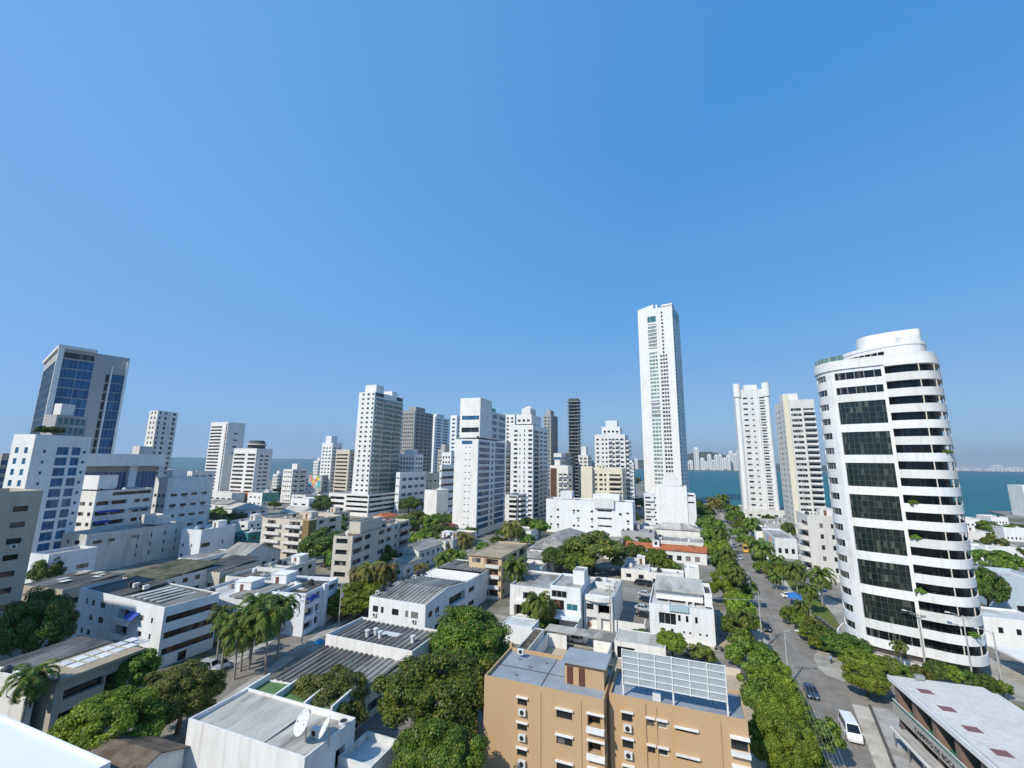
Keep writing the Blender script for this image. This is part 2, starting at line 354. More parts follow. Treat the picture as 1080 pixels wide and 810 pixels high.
class Vol:
    """one straight-walled block of a building"""
    def __init__(s, root, x, y, w, d, z0, h, wall, part='wall', par=.8, roof=RFG, roofkind='flat'):
        s.root, s.x, s.y, s.w, s.d, s.z0, s.h, s.wall, s.part, s.par, s.roof, s.rk = root, x, y, w, d, z0, h, wall, part, par, roof, roofkind
        s.holes = {k: [] for k in 'SENW'}; s.wins = []; s.done = False
    def fr(s, side):
        return {'S': ((s.x,s.y),(1,0),(0,-1),s.w), 'E': ((s.x+s.w,s.y),(0,1),(1,0),s.d),
                'N': ((s.x+s.w,s.y+s.d),(-1,0),(0,1),s.w), 'W': ((s.x,s.y+s.d),(0,-1),(-1,0),s.d)}[side]
    def mat(s, side, x, z, inset=0):
        o, dx, n, W = s.fr(side)
        M = Matrix.Identity(4)
        M[0][0], M[1][0] = dx; M[0][1], M[1][1] = -n[0], -n[1]
        M[0][3] = o[0]+dx[0]*x-n[0]*inset; M[1][3] = o[1]+dx[1]*x-n[1]*inset; M[2][3] = z
        return M
    def win(s, side, x, z, w, h, st='dark', dep=.16, name='window'):
        s.holes[side].append((x, x+w, z, z+h, dep)); s.wins.append((side, x, z, w, h, st, dep, name))
    def rows(s, side, n, cols, z0=None, fh=3., sill=.95, hh=1.25, st='dark', dep=.16, skip=()):
        """cols: (from, to) as fractions of the facade"""
        W = s.fr(side)[3]; z0 = s.z0 if z0 is None else z0
        for k in range(n):
            for c, (a, b) in enumerate(cols):
                if (k, c) in skip: continue
                s.win(side, a*W, z0+k*fh+sill, (b-a)*W, hh, st, dep)
    def band(s, side, n, a=.02, b=.98, **k): s.rows(side, n, [(a, b)], **k)
    def balc(s, side, n, cols, z0=None, fh=3., dep=1.2, kind='solid', ph=1.0, st='dark', wall=None, hh=2.2, rec=.3, door=True, skip=()):
        W = s.fr(side)[3]; z0 = s.z0 if z0 is None else z0
        for k in range(n):
            for c, (a, b) in enumerate(cols):
                if (k, c) in skip: continue
                z = z0+k*fh
                if door: s.win(side, a*W+.1, z+.08, (b-a)*W-.2, hh, st, rec)
                link('balcony', balc_mesh((b-a)*W, dep, kind, ph, wall or s.wall), s.root, s.mat(side, a*W, z+.06))
    def box(s, name, x0, x1, y0, y1, z0, z1, m):
        mb = MB(); mb.box(s.x+x0, s.x+x1, s.y+y0, s.y+y1, z0, z1); return mb.obj(name, m, s.root)
    def clutter(s, rng, n=4, tanks=1, acs=3, stair=True, wall=None):
        z = s.z0+s.h+.004
        if stair and min(s.w, s.d) > 6:
            a = rng.uniform(.15,.6)*s.w; b = rng.uniform(.35,.65)*s.d; W = min(4, s.w*.3); D = min(4, s.d*.3)
            mb = MB(); mb.box(s.x+a, s.x+a+W, s.y+b, s.y+b+D, z, z+2.5, 0, 'b'); mb.box(s.x+a-.15, s.x+a+W+.15, s.y+b-.15, s.y+b+D+.15, z+2.5, z+2.65, 0)
            mb.box(s.x+a+W*.3, s.x+a+W*.3+.9, s.y+b-.02, s.y+b-.004, z+.03, z+2.0, 1, 'n')
            mb.obj('stairhouse', [wall or s.wall, WOODM], s.root)
        for i in range(min(9, int(s.w*s.d/22))):
            a, b, W, D = rng.uniform(.06,.8)*s.w, rng.uniform(.06,.8)*s.d, rng.uniform(.5,2.2), rng.uniform(.4,1.6); mb = MB(); q = rng.random()
            if a+W > s.w-.3 or b+D > s.d-.3: continue
            if q < .45: mb.box(s.x+a, s.x+a+W, s.y+b, s.y+b+D, z+.002, z+.02+.004*i); mb.obj('roof_patch', rng.choice([RFD, RFL, RFT, CONC, FIB]), s.root)
            elif q < .7: mb.box(s.x+a, s.x+a+W*1.6 if a+W*1.6 < s.w-.3 else s.x+a+W, s.y+b, s.y+b+.12, z+.01, z+.16); mb.obj('roof_pipe', MET, s.root)
            elif q < .85: mb.tube((s.x+a,s.y+b,z),(s.x+a,s.y+b,z+2.4),.03,.02,5); mb.tube((s.x+a-.5,s.y+b,z+2.2),(s.x+a+.5,s.y+b,z+2.2),.015,.015,5); mb.obj('antenna', MET, s.root)
            else: mb.box(s.x+a, s.x+a+W*.5, s.y+b, s.y+b+D*.6, z, z+rng.uniform(.4,1.1)); mb.obj('roof_box', rng.choice([CONC, ACW, s.wall]), s.root)
        for i in range(tanks): link('water_tank', tank_mesh(rng.random()<.4), s.root, loc=(s.x+rng.uniform(.12,.88)*s.w, s.y+rng.uniform(.12,.88)*s.d, z))
        for i in range(acs):
            o = link('air_conditioner', ac_mesh(), s.root, loc=(s.x+rng.uniform(.1,.85)*s.w, s.y+rng.uniform(.1,.9)*s.d, z)); o.rotation_euler.z = rng.choice((0, 1.57, 3.14))
    def build(s):
        z1 = s.z0+s.h; zt = z1+(s.par if s.rk == 'flat' else 0)
        mb = MB()
        for k in 'SENW':
            o, dx, n, W = s.fr(k); facade(mb, o, dx, n, W, s.z0, zt, s.holes[k])
        x0, x1, y0, y1 = s.x, s.x+s.w, s.y, s.y+s.d; t = .18
        if s.rk == 'flat':
            if s.par > .05:
                for a in ((x0,x1,y0,y0+t),(x0,x1,y1-t,y1),(x0,x0+t,y0+t,y1-t),(x1-t,x1,y0+t,y1-t)):
                    mb.poly([(a[0],a[2],zt),(a[1],a[2],zt),(a[1],a[3],zt),(a[0],a[3],zt)])
                i = [(x0+t,y0+t),(x1-t,y0+t),(x1-t,y1-t),(x0+t,y1-t)]
                for j in range(4):
                    p, q = i[j], i[(j+1) % 4]; mb.poly([(q[0],q[1],z1),(p[0],p[1],z1),(p[0],p[1],zt),(q[0],q[1],zt)])
            mb.obj(s.part, s.wall, s.root)
            e = t if s.par > .05 else 0
            r = MB(); r.poly([(x0+e,y0+e,z1),(x1-e,y0+e,z1),(x1-e,y1-e,z1),(x0+e,y1-e,z1)]); r.obj('roof', s.roof, s.root)
        else:
            mb.obj(s.part, s.wall, s.root); r = MB()
            if s.rk == 'gable':       # ridge along y
                e = .4; rz = z1+s.w*.2; xm = (x0+x1)/2
                for sg, xe in ((-1, x0-e), (1, x1+e)):
                    ze = z1-.08
                    q = [(xe,y0-e,ze),(xm,y0-e,rz),(xm,y1+e,rz),(xe,y1+e,ze)]
                    r.poly(q if sg > 0 else q[::-1]); r.poly([(a,b,c-.12) for a,b,c in (q[::-1] if sg > 0 else q)])
                    r.poly([q[0], q[1], (q[1][0],q[1][1],q[1][2]-.12), (q[0][0],q[0][1],q[0][2]-.12)])
                    r.poly([q[3], q[0], (q[0][0],q[0][1],q[0][2]-.12), (q[3][0],q[3][1],q[3][2]-.12)])
                for yy in (y0+.003, y1-.003): g = MB(); g.poly([(x0,yy,z1),(x1,yy,z1),(xm,yy,rz-.2)]); g.obj('gable', s.wall, s.root)
            elif s.rk == 'gablex':
                e = .4; rz = z1+s.d*.2; ym = (y0+y1)/2
                for ye in (y0-e, y1+e):
                    ze = z1-.08
                    q = [(x0-e,ye,ze),(x1+e,ye,ze),(x1+e,ym,rz),(x0-e,ym,rz)]
                    r.poly(q); r.poly([(a,b,c-.12) for a,b,c in q[::-1]]); r.poly([q[1],q[0],(q[0][0],q[0][1],ze-.12),(q[1][0],q[1][1],ze-.12)])
                    for a, b in ((0,3),(1,2)): r.poly([q[a],q[b],(q[b][0],q[b][1],rz-.12),(q[a][0],q[a][1],ze-.12)])
                for xx in (x0+.003, x1-.003): g = MB(); g.poly([(xx,y0,z1),(xx,y1,z1),(xx,ym,rz-.2)]); g.obj('gable', s.wall, s.root)
            elif s.rk == 'hip':
                e = .5; rz = z1+min(s.w,s.d)*.22; a = (x0-e,x1+e,y0-e,y1+e)
                if s.w >= s.d: r1, r2 = (x0+s.d/2,(y0+y1)/2,rz), (x1-s.d/2,(y0+y1)/2,rz)
                else: r1, r2 = ((x0+x1)/2,y0+s.w/2,rz), ((x0+x1)/2,y1-s.w/2,rz)
                c = [(a[0],a[2],z1),(a[1],a[2],z1),(a[1],a[3],z1),(a[0],a[3],z1)]
                if s.w >= s.d: F = [[c[0],c[1],r2,r1],[c[1],c[2],r2],[c[2],c[3],r1,r2],[c[3],c[0],r1]]
                else: F = [[c[0],c[1],r1],[c[1],c[2],r2,r1],[c[2],c[3],r2],[c[3],c[0],r1,r2]]
                for f in F: r.poly(f)
                for i in range(4): p, q = c[i], c[(i+1)%4]; r.poly([q,p,(p[0],p[1],z1-.15),(q[0],q[1],z1-.15)])
                r.poly([(p[0],p[1],z1-.15) for p in c[::-1]])
            elif s.rk == 'corr':
                corr(r, x0-.25, x1+.25, y0-.25, y1+.25, z1+.05, z1+.05+s.d*.06)
            r.obj('roof', s.roof, s.root)
        s.done = True
def corr(r, x0, x1, y0, y1, za, zb, pitch=1.1, amp=.22):
    """wide-channel sheets, channels running along y"""
    n = max(2, round((x1-x0)/pitch)); p = (x1-x0)/n; prof = []
    for i in range(n):
        b = x0+i*p; prof += [(b, 0), (b+p*.28, 0), (b+p*.42, amp), (b+p*.82, amp), (b+p*.96, 0)]
    prof.append((x1, 0))
    for (a, ha), (b, hb) in zip(prof, prof[1:]):
        r.poly([(a,y0,za+ha),(b,y0,za+hb),(b,y1,zb+hb),(a,y1,zb+ha)])
    k = [(a,y0,za+h) for a, h in prof]
    for (a, b) in zip(k, k[1:]): r.poly([(a[0],y0,a[2]-.06),(b[0],y0,b[2]-.06),b,a])
VOLS = []; fr_ = random.Random(21)
class Bld:
    def __init__(s, name, label, pl, wall=WH, cat='building', group=None, **kw):
        x, y, w, d, h, rot = pl
        s.root = thing(name, label, cat, (x, y, 0), math.radians(rot), group); s.pl = pl; s.h = h
        s.vols = []; s.main = s.vol(0, 0, w, d, 0, h-kw.get('par', .8 if kw.get('roofkind','flat')=='flat' else 0), wall, **kw)
        s.w, s.d = w, d
        VOLS.append(s)
    def vol(s, x, y, w, d, z0, h, wall, **kw):
        v = Vol(s.root, x, y, w, d, z0, h, wall, **kw); s.vols.append(v); return v
    def finish(s):
        M = s.root.matrix_basis if False else Matrix.Translation(s.root.location) @ Matrix.Rotation(s.root.rotation_euler.z, 4, 'Z')
        allw = []
        for v in s.vols:
            v.build()
            for (side, x, z, w, h, st, dep, nm) in v.wins:
                L = v.mat(side, x, z, dep); c = M @ (L @ Vector((w/2,0,h/2))); n = (M.to_3x3() @ (L.to_3x3() @ Vector((0,-1,0))))
                e = EYE-c; dist = e.length; vis = max(0, n.dot(e)/dist)
                allw.append((vis*w*h/dist**2, nm, w, h, st, L))
        allw.sort(key=lambda t: -t[0])
        cnt = {}; rest = {}
        for a, nm, w, h, st, L in allw:
            cnt[nm] = cnt.get(nm, 0)+1
            if cnt[nm] <= 99:
                if a > 2.5e-5: link('frame', win_mesh(w, h, st, 'frame'), link(nm, win_mesh(w, h, st, 'pane'), s.root, L))
                else: link(nm, win_mesh(w, h, st), s.root, L)
                if .5 < w < 3.2 and h < 1.8 and st in ('dark','white') and a > 1.2e-5 and s.main.wall is not ORG and fr_.random() < .22: link('air_conditioner', ac_mesh(), s.root, L @ Matrix.Translation((w*.5-.45, -.56, -.85)))
            else: rest.setdefault(nm, []).append((w, h, st, L))
        for nm, lst in rest.items():
            mats = []; mb = MB()
            for w, h, st, L in lst:
                me = win_mesh(w, h, st); off = len(mb.v); mi = []
                for q in me.materials:
                    if q not in mats: mats.append(q)
                    mi.append(mats.index(q))
                mb.v += [tuple(L @ vv.co) for vv in me.vertices]
                for p in me.polygons: mb.f.append(tuple(off+i for i in p.vertices)); mb.m.append(mi[p.material_index]); mb.sm.append(False)
            tag(mb.obj(nm, mats, s.root), kind='stuff')
def cols(n, a=.05, b=.95, fill=.6):
    st = (b-a)/n; return [(a+i*st+st*(1-fill)/2, a+i*st+st*(1+fill)/2) for i in range(n)]

# ------------------------------------------------------------------ vegetation
def leaf_mat(name, dark, mid, light, young=None, transl=.25):
    mt, n, l, b = new_mat(name)
    oi = n.new('ShaderNodeObjectInfo').outputs['Random']; gi = n.new('ShaderNodeNewGeometry').outputs['Random Per Island']
    st = [(0, dark), (.5, mid), (.88, light)]
    if young: st.append((.97, young))
    o = _ramp(n, l, gi, st)
    tc = n.new('ShaderNodeTexCoord').outputs['Object']
    f = _ramp(n, l, _noise(n, l, tc, 2.2, 3), [(.35, (.62, .68, .6)), (.65, (1.2, 1.15, 1.1))])
    o = _mix(n, l, 1.0, o, f, 'MULTIPLY')
    h = n.new('ShaderNodeHueSaturation'); l.new(o, h.inputs['Color'])
    for k, lo, hi in (('Hue', .475, .515), ('Value', .75, 1.2)):
        mr = n.new('ShaderNodeMapRange'); mr.inputs[3].default_value = lo; mr.inputs[4].default_value = hi; l.new(oi, mr.inputs[0]); l.new(mr.outputs[0], h.inputs[k])
    l.new(h.outputs[0], b.inputs['Base Color']); b.inputs['Roughness'].default_value = .5; b.inputs['Specular IOR Level'].default_value = .3
    tr = n.new('ShaderNodeBsdfTranslucent'); l.new(h.outputs[0], tr.inputs['Color'])
    ms = n.new('ShaderNodeMixShader'); ms.inputs[0].default_value = transl
    l.new(b.outputs[0], ms.inputs[1]); l.new(tr.outputs[0], ms.inputs[2]); l.new(ms.outputs[0], n['Material Output'].inputs[0])
    return mt
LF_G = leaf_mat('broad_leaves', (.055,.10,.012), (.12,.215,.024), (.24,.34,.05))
LF_M = leaf_mat('mango_leaves', (.045,.085,.009), (.105,.19,.02), (.21,.29,.036), (.28,.20,.055))
LF_L = leaf_mat('bright_leaves', (.10,.15,.012), (.19,.29,.024), (.32,.39,.05), transl=.35)
LF_O = leaf_mat('olive_leaves', (.07,.09,.014), (.135,.18,.026), (.24,.26,.05), (.28,.20,.07))
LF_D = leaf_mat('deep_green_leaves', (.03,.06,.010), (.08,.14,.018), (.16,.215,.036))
LF_P = leaf_mat('palm_leaflets', (.05,.10,.014), (.11,.18,.024), (.21,.26,.045), (.34,.28,.09))
LF_Y = leaf_mat('yellowed_palm_leaflets', (.09,.11,.02), (.19,.19,.04), (.32,.27,.07), (.40,.28,.10))
BARK = surf('bark', (.10, .075, .055), (.20, .16, .12), 3.0)
BARKP = surf('palm_bark', (.26, .23, .19), (.38, .35, .30), 3.0)
def ico():
    t = (1+5**.5)/2
    v = [(-1,t,0),(1,t,0),(-1,-t,0),(1,-t,0),(0,-1,t),(0,1,t),(0,-1,-t),(0,1,-t),(t,0,-1),(t,0,1),(-t,0,-1),(-t,0,1)]
    f = [(0,11,5),(0,5,1),(0,1,7),(0,7,10),(0,10,11),(1,5,9),(5,11,4),(11,10,2),(10,7,6),(7,1,8),(3,9,4),(3,4,2),(3,2,6),(3,6,8),(3,8,9),(4,9,5),(2,4,11),(6,2,10),(8,6,7),(9,8,1)]
    return np.array(v)/math.sqrt(1+t*t), np.array(f)
ICO = ico()
def crown_mesh(name, seed, nclump, nleaf, leaf, mat, flat=.75, rc=(.26,.42), low=-.45, core=.72, shell=.64):
    """unit crown: many leaf-sized faces round branch clumps, with gaps between the clumps"""
    r = np.random.default_rng(seed); C = []
    while len(C) < nclump:
        p = r.normal(size=3); p /= np.linalg.norm(p)
        if p[2] < low: continue
        p *= r.uniform(.35, shell+.12) if len(C) % 4 == 0 else r.uniform(shell-.06, shell+.14)
        C.append(p)
    C = np.array(C); R = r.uniform(*rc, size=nclump); C *= (1+.22*np.sin(C[:,:1]*3.1+seed)*np.cos(C[:,1:2]*2.7+seed*.7)); ex = r.random(nclump) < .14; C[ex] *= 1.2; R[ex] *= .8
    ci = r.integers(0, nclump, nleaf)
    d = r.normal(size=(nleaf,3)); d /= np.linalg.norm(d,axis=1)[:,None]
    out = C[ci]/np.linalg.norm(C[ci],axis=1)[:,None]
    d = d+out*.55+np.array([0,0,.25]); d /= np.linalg.norm(d,axis=1)[:,None]
    pos = C[ci]+d*(R[ci]*r.uniform(.72,1.18,nleaf))[:,None]
    nrm = d+r.normal(size=(nleaf,3))*.36+np.array([0,0,.3]); nrm /= np.linalg.norm(nrm,axis=1)[:,None]
    tx = np.cross(nrm, r.normal(size=(nleaf,3))); tx /= np.linalg.norm(tx,axis=1)[:,None]; ty = np.cross(nrm, tx)
    L = (leaf*r.uniform(.6,1.35,nleaf))[:,None]
    pos[:,2] *= flat
    q = np.stack([pos-tx*L, pos-ty*L*.48, pos+tx*L, pos+ty*L*.48], 1).reshape(-1,3)
    iv, jf = ICO; ck = []; cf = []
    for k in range(nclump):
        jit = 1+r.uniform(-.12,.12,(12,1)); w = C[k]+iv*jit*R[k]*core; w[:,2] *= flat
        ck.append(w); cf.append(jf+12*k)
    cv = np.concatenate(ck); cf = np.concatenate(cf)
    V = np.concatenate([q, cv]); nq = nleaf; nt = len(cf)
    me = bpy.data.meshes.new(name); me.vertices.add(len(V)); me.vertices.foreach_set('co', V.astype(np.float32).ravel())
    loops = np.concatenate([np.arange(nq*4), (cf+nq*4).ravel()]).astype(np.int32)
    me.loops.add(len(loops)); me.loops.foreach_set('vertex_index', loops)
    me.polygons.add(nq+nt); st = np.concatenate([np.arange(nq)*4, nq*4+np.arange(nt)*3]).astype(np.int32)
    me.polygons.foreach_set('loop_start', st)
    me.materials.append(mat); me.update(calc_edges=True); me.validate(); return me
CROWN = {}
def crown(kind, size, var):
    k = (kind, size, var)
    if k not in CROWN:
        mat = dict(g=LF_G, m=LF_M, l=LF_L, o=LF_O, d=LF_D)[kind]
        nc, nl, lf = dict(near=(90, 34000, .030), mid=(46, 10000, .055), far=(24, 2800, .10))[size]
        fl = dict(g=.78, m=.85, l=.72, o=.8, d=.8)[kind]
        CROWN[k] = crown_mesh('crown', sum(map(ord, kind+size))*7+var*31, nc, nl, lf, mat, fl, rc=dict(near=(.13,.25), mid=(.17,.30), far=(.22,.38))[size])
    return CROWN[k]
TR = {}
def trunk_mesh(var):
    if var not in TR:
        r = random.Random(var); mb = MB()
        mb.path([(0,0,-.1),(r.uniform(-.04,.04),r.uniform(-.04,.04),.45),(r.uniform(-.06,.06),r.uniform(-.06,.06),.75)], [.075,.055,.045], 8)
        for i in range(6):
            a = i*1.05+r.uniform(-.3,.3); z = r.uniform(.45,.72)
            mb.path([(0,0,z),(.35*math.cos(a),.35*math.sin(a),z+.28),(.7*math.cos(a),.7*math.sin(a),z+.52)], [.035,.024,.01], 5)
        TR[var] = mb.mesh('trunk', BARK)
    return TR[var]
trng = random.Random(11)
def tree(px, py, wpx, h, kind='g', label='', group=None, name='tree', z=None, cat='tree', squash=1.0, base=0, shrink=1.0):
    """crown centre on the sight line (px, py), crown wpx wide, tree h metres tall"""
    zc = h*.56+base if z is None else z
    p = at(px, py, zc); depth = (p-EYE).dot(_fw)
    k = (px-540)/FPX
    R = wpx*depth/FPX/(2*(1+.35*min(1.2, k*k)))*(1.12 if wpx > 55 else 1.25)*shrink
    size = 'near' if depth < 80 and wpx > 55 else ('mid' if wpx > 24 else 'far')
    t = thing(name, label, cat, (p.x, p.y, base), trng.uniform(0, 6.28), group)
    var = trng.randrange(2 if size == 'near' else 3)
    top = max((h-(zc-base)), R*.5)
    o = link('crown', crown(kind, size, var), t); o.location = (0,0,zc-base); o.scale = (R, R*trng.uniform(.88,1.1), max(R*.75, top*1.3)*squash)
    tk = link('trunk', trunk_mesh(trng.randrange(3)), t); tk.scale = (max(R*.9,1.0), max(R*.9,1.0), (zc-base)*1.05)
    return t
def palm_mesh(seed, nf, droop, mat, spread=1.0):
    r = random.Random(seed); mb = MB()
    for i in range(nf):
        a = i*2.399+r.uniform(-.2,.2); up = 1.3-1.75*(i/nf)+r.uniform(-.1,.1); L = r.uniform(.85,1.1)*spread
        pts = []; p = Vector((0,0,0)); el = up
        for s in range(8):
            pts.append(p.copy()); p = p+Vector((math.cos(a)*math.cos(el), math.sin(a)*math.cos(el), math.sin(el)))*(L/7); el -= droop*(.6+.25*s)/7*1.7
        side = Vector((-math.sin(a), math.cos(a), 0))
        for s in range(7):
            q0, q1 = pts[s], pts[s+1]; d = (q1-q0).normalized(); nn = side.cross(d)
            for u in range(5):
                c = q0.lerp(q1, u/5); tt = (s+u/5)/7
                if tt < .08: continue
                ll = .21*math.sin(math.pi*min(1, tt*.85+.12))*L
                for sg in (-1, 1):
                    tip = c+side*sg*ll*.8+d*ll*.7-Vector((0,0,1))*ll*r.uniform(.2,.7)
                    w = d*.016; mb.poly([c-w*1.5, c+w*1.5, tip+w*.5, tip-w*.5])
            mb.poly([q0-side*.008, q0+side*.008, q1+side*.006, q1-side*.006])
    return mb.mesh('crown', mat)
PALM = {}
def palm(px, py, wpx, h, label, group=None, kind=0):
    """a palm whose crown heart lies on the sight line at height h"""
    p = at(px, py, h); depth = (p-EYE).dot(_fw); k = (px-540)/FPX; R = wpx*depth/FPX/2/(1+.35*min(1.2,k*k))*1.65
    if kind not in PALM:
        PALM[kind] = [palm_mesh(5+kind*10+v, (26, 26, 15)[kind], (1.35, 1.5, 1.2)[kind], (LF_P, LF_Y, LF_P)[kind]) for v in range(2)]
    t = thing('palm_tree', label, 'palm tree', (p.x, p.y, 0), trng.uniform(0,6.28), group)
    o = link('crown', PALM[kind][trng.randrange(2)], t); o.location = (0,0,h); o.scale = (R,R,R)
    mb = MB(); b = trng.uniform(-.3,.3); mb.path([(b,0,-.1),(b*.6,0,h*.35),(b*.2,0,h*.7),(0,0,h+.05)], [.24,.17,.14,.12], 8); mb.obj('trunk', BARKP, t)
    return t

# ------------------------------------------------------------------ vehicles
def paint(name, c): 
    mt = plain(name, c, .28, .0, .5); mt.node_tree.nodes['Principled BSDF'].inputs['Coat Weight'].default_value = .6; return mt
PAINT = {k: paint(k+'_paint', c) for k, c in dict(white=(.78,.78,.77), silver=(.42,.43,.44), black=(.015,.016,.018), navy=(.02,.03,.055), red=(.35,.02,.02), grey=(.13,.135,.14), yellow=(.72,.42,.02), blue=(.06,.14,.28)).items()}
LAMP = plain('headlight_lens', (.6,.62,.62), .1); TAIL = plain('taillight_lens', (.35,.01,.01), .2)
CARG = plain('car_glass', (.01,.012,.014), .05, 0, .6)
_vc = {}
def car_parts(kind, colr):
    key = (kind, colr)
    if key in _vc: return _vc[key]
    L, W, Hh, bz, st = dict(sedan=(4.4,1.75,1.45,.88,[1.05,1.75,3.1,3.85]), hatch=(3.9,1.7,1.5,.92,[.95,1.55,3.2,3.75]),
        suv=(4.6,1.85,1.78,1.05,[1.1,1.65,3.9,4.45]), van=(5.0,1.9,2.15,1.15,[.5,1.25,4.7,4.93]), bus=(7.0,2.3,2.9,1.3,[.15,.6,6.7,6.95]))[kind]
    hw = W/2; pm = PAINT[colr]; P = []
    # lower body, lofted along the length (front at y=0, facing -y)
    stn = [(0,.42,.62,.80),(.06,.30,.72,.90),(.5,.24,bz-.10,.97),(st[0],.22,bz,1),(L*.5,.22,bz+.02,1),(st[3],.24,bz+.01,.99),(L-.12,.30,bz-.05,.95),(L,.42,bz-.18,.88)]
    mb = MB(); rings = []
    for y, za, zb, f in stn:
        w = hw*f; zm = (za+zb)/2
        rings.append([(-w*.86,y,za),(w*.86,y,za),(w,y,za+.12),(w,y,zm+.1),(w*.94,y,zb),(0,y,zb+.03),(-w*.94,y,zb),(-w,y,zm+.1),(-w,y,za+.12)])
    for a, b in zip(rings, rings[1:]):
        for i in range(9): j = (i+1)%9; mb.poly([a[i],b[i],b[j],a[j]], 0, True)
    mb.poly(rings[0]); mb.poly(rings[-1][::-1])
    # roof and pillars
    zb = bz-.03; wb, wt = hw*.93, hw*.78; b0,t0,t1,b1 = st
    A = [(-wb,b0,zb),(wb,b0,zb),(wb,b1,zb),(-wb,b1,zb)]; T = [(-wt,t0,Hh),(wt,t0,Hh),(wt,t1,Hh),(-wt,t1,Hh)]
    tm = [(0,(t0+t1)/2,Hh+.06)]
    for i in range(4): mb.poly([T[i],T[(i+1)%4],tm[0]], 0, True)
    for i in range(4): mb.poly([A[i],A[(i+1)%4],T[(i+1)%4],T[i]])
    P.append(('body', mb.mesh('body', pm), None))
    def pane(i, ia, ib, za_, zb_, name):
        a, b, c, d = Vector(A[i]), Vector(A[(i+1)%4]), Vector(T[(i+1)%4]), Vector(T[i]); n = (b-a).cross(d-a).normalized()*.012
        f = lambda u, v: a.lerp(b,u).lerp(d.lerp(c,u),v)+n
        g = MB(); g.poly([f(ia,za_),f(ib,za_),f(ib,zb_),f(ia,zb_)]); P.append((name, g.mesh(name, CARG), None))
    pane(0,.06,.94,.12,.9,'windscreen'); pane(2,.08,.92,.25 if kind != 'bus' else .5,.88,'rear_window')
    nside = 2 if kind not in ('van','bus') else 3
    for i in (1,3):
        for k in range(nside): pane(i,.07+.88*k/nside,.07+.88*(k+1)/nside-.035,.15,.9,'side_window')
    wm = MB(); r = .32 if kind not in ('van','bus') else .38
    wm.tube((-.11,0,0),(.11,0,0),r,r,16,0); wm.tube((-.115,0,0),(.115,0,0),r*.6,r*.6,12,1)
    wmesh = wm.mesh('wheel', [BLK, FRA])
    for y in (L*.19, L*.8):
        for x in (-hw+.1, hw-.1): P.append(('wheel', wmesh, (x,y,r)))
    for sx in (-1,1):
        g = MB(); g.box(sx*hw*.62-.17, sx*hw*.62+.17, -.012, .1, .56, .70); P.append(('headlight', g.mesh('headlight', LAMP), None))
        g = MB(); g.box(sx*hw*.72-.12, sx*hw*.72+.12, L-.06, L+.012, bz-.42, bz-.2); P.append(('taillight', g.mesh('taillight', TAIL), None))
        g = MB(); g.box(sx*(hw+.06)-.07, sx*(hw+.06)+.07, b0+.25, b0+.42, bz, bz+.13); P.append(('mirror', g.mesh('mirror', pm), None))
    _vc[key] = (P, L); return _vc[key]
def car(px, py, heading, kind, colr, label, group=None, z=.02, name='parked_car', cat='car', loc=None):
    P, L = car_parts(kind, colr); p = at(px, py, .7) if loc is None else Vector(loc)
    a = math.radians(heading); c = Vector((-math.sin(a), math.cos(a), 0))*(L/2)
    t = thing(name, label, cat, (p.x-c.x, p.y-c.y, z), a, group)
    for nm, me, lc in P: link(nm, me, t, loc=lc)
    return t
_mc = []
def motorbike(px, py, heading, label, group=None, loc=None):
    if not _mc:
        b = MB(); b.path([(0,.25,.62),(0,.7,.82),(0,1.05,.72),(0,1.7,.78)],[.10,.17,.15,.06],8); b.box(-.12,.12,.55,1.0,.3,.6)
        s = MB(); s.box(-.13,.13,.95,1.65,.78,.86)
        w = MB(); w.tube((-.06,0,0),(.06,0,0),.3,.3,16)
        h = MB(); h.tube((-.35,.35,1.02),(.35,.35,1.02),.02,.02,6); h.tube((-.05,.1,.3),(-.05,.38,1.0),.03,.03,6); h.tube((.05,.1,.3),(.05,.38,1.0),.03,.03,6)
        _mc.extend([('body', b.mesh('body', PAINT['grey']), None), ('seat', s.mesh('seat', BLK), None), ('wheel', w.mesh('wheel', BLK), (0,.08,.3)), ('wheel', bpy.data.meshes['wheel'], (0,1.4,.3)), ('handlebar', h.mesh('handlebar', MET), None)])
        _mc[3] = ('wheel', _mc[2][1], (0,1.4,.3))
    p = at(px, py, .5) if loc is None else Vector(loc)
    t = thing('motorbike', label, 'motorbike', (p.x,p.y,.02), math.radians(heading), group)
    for nm, me, lc in _mc: link(nm, me, t, loc=lc)

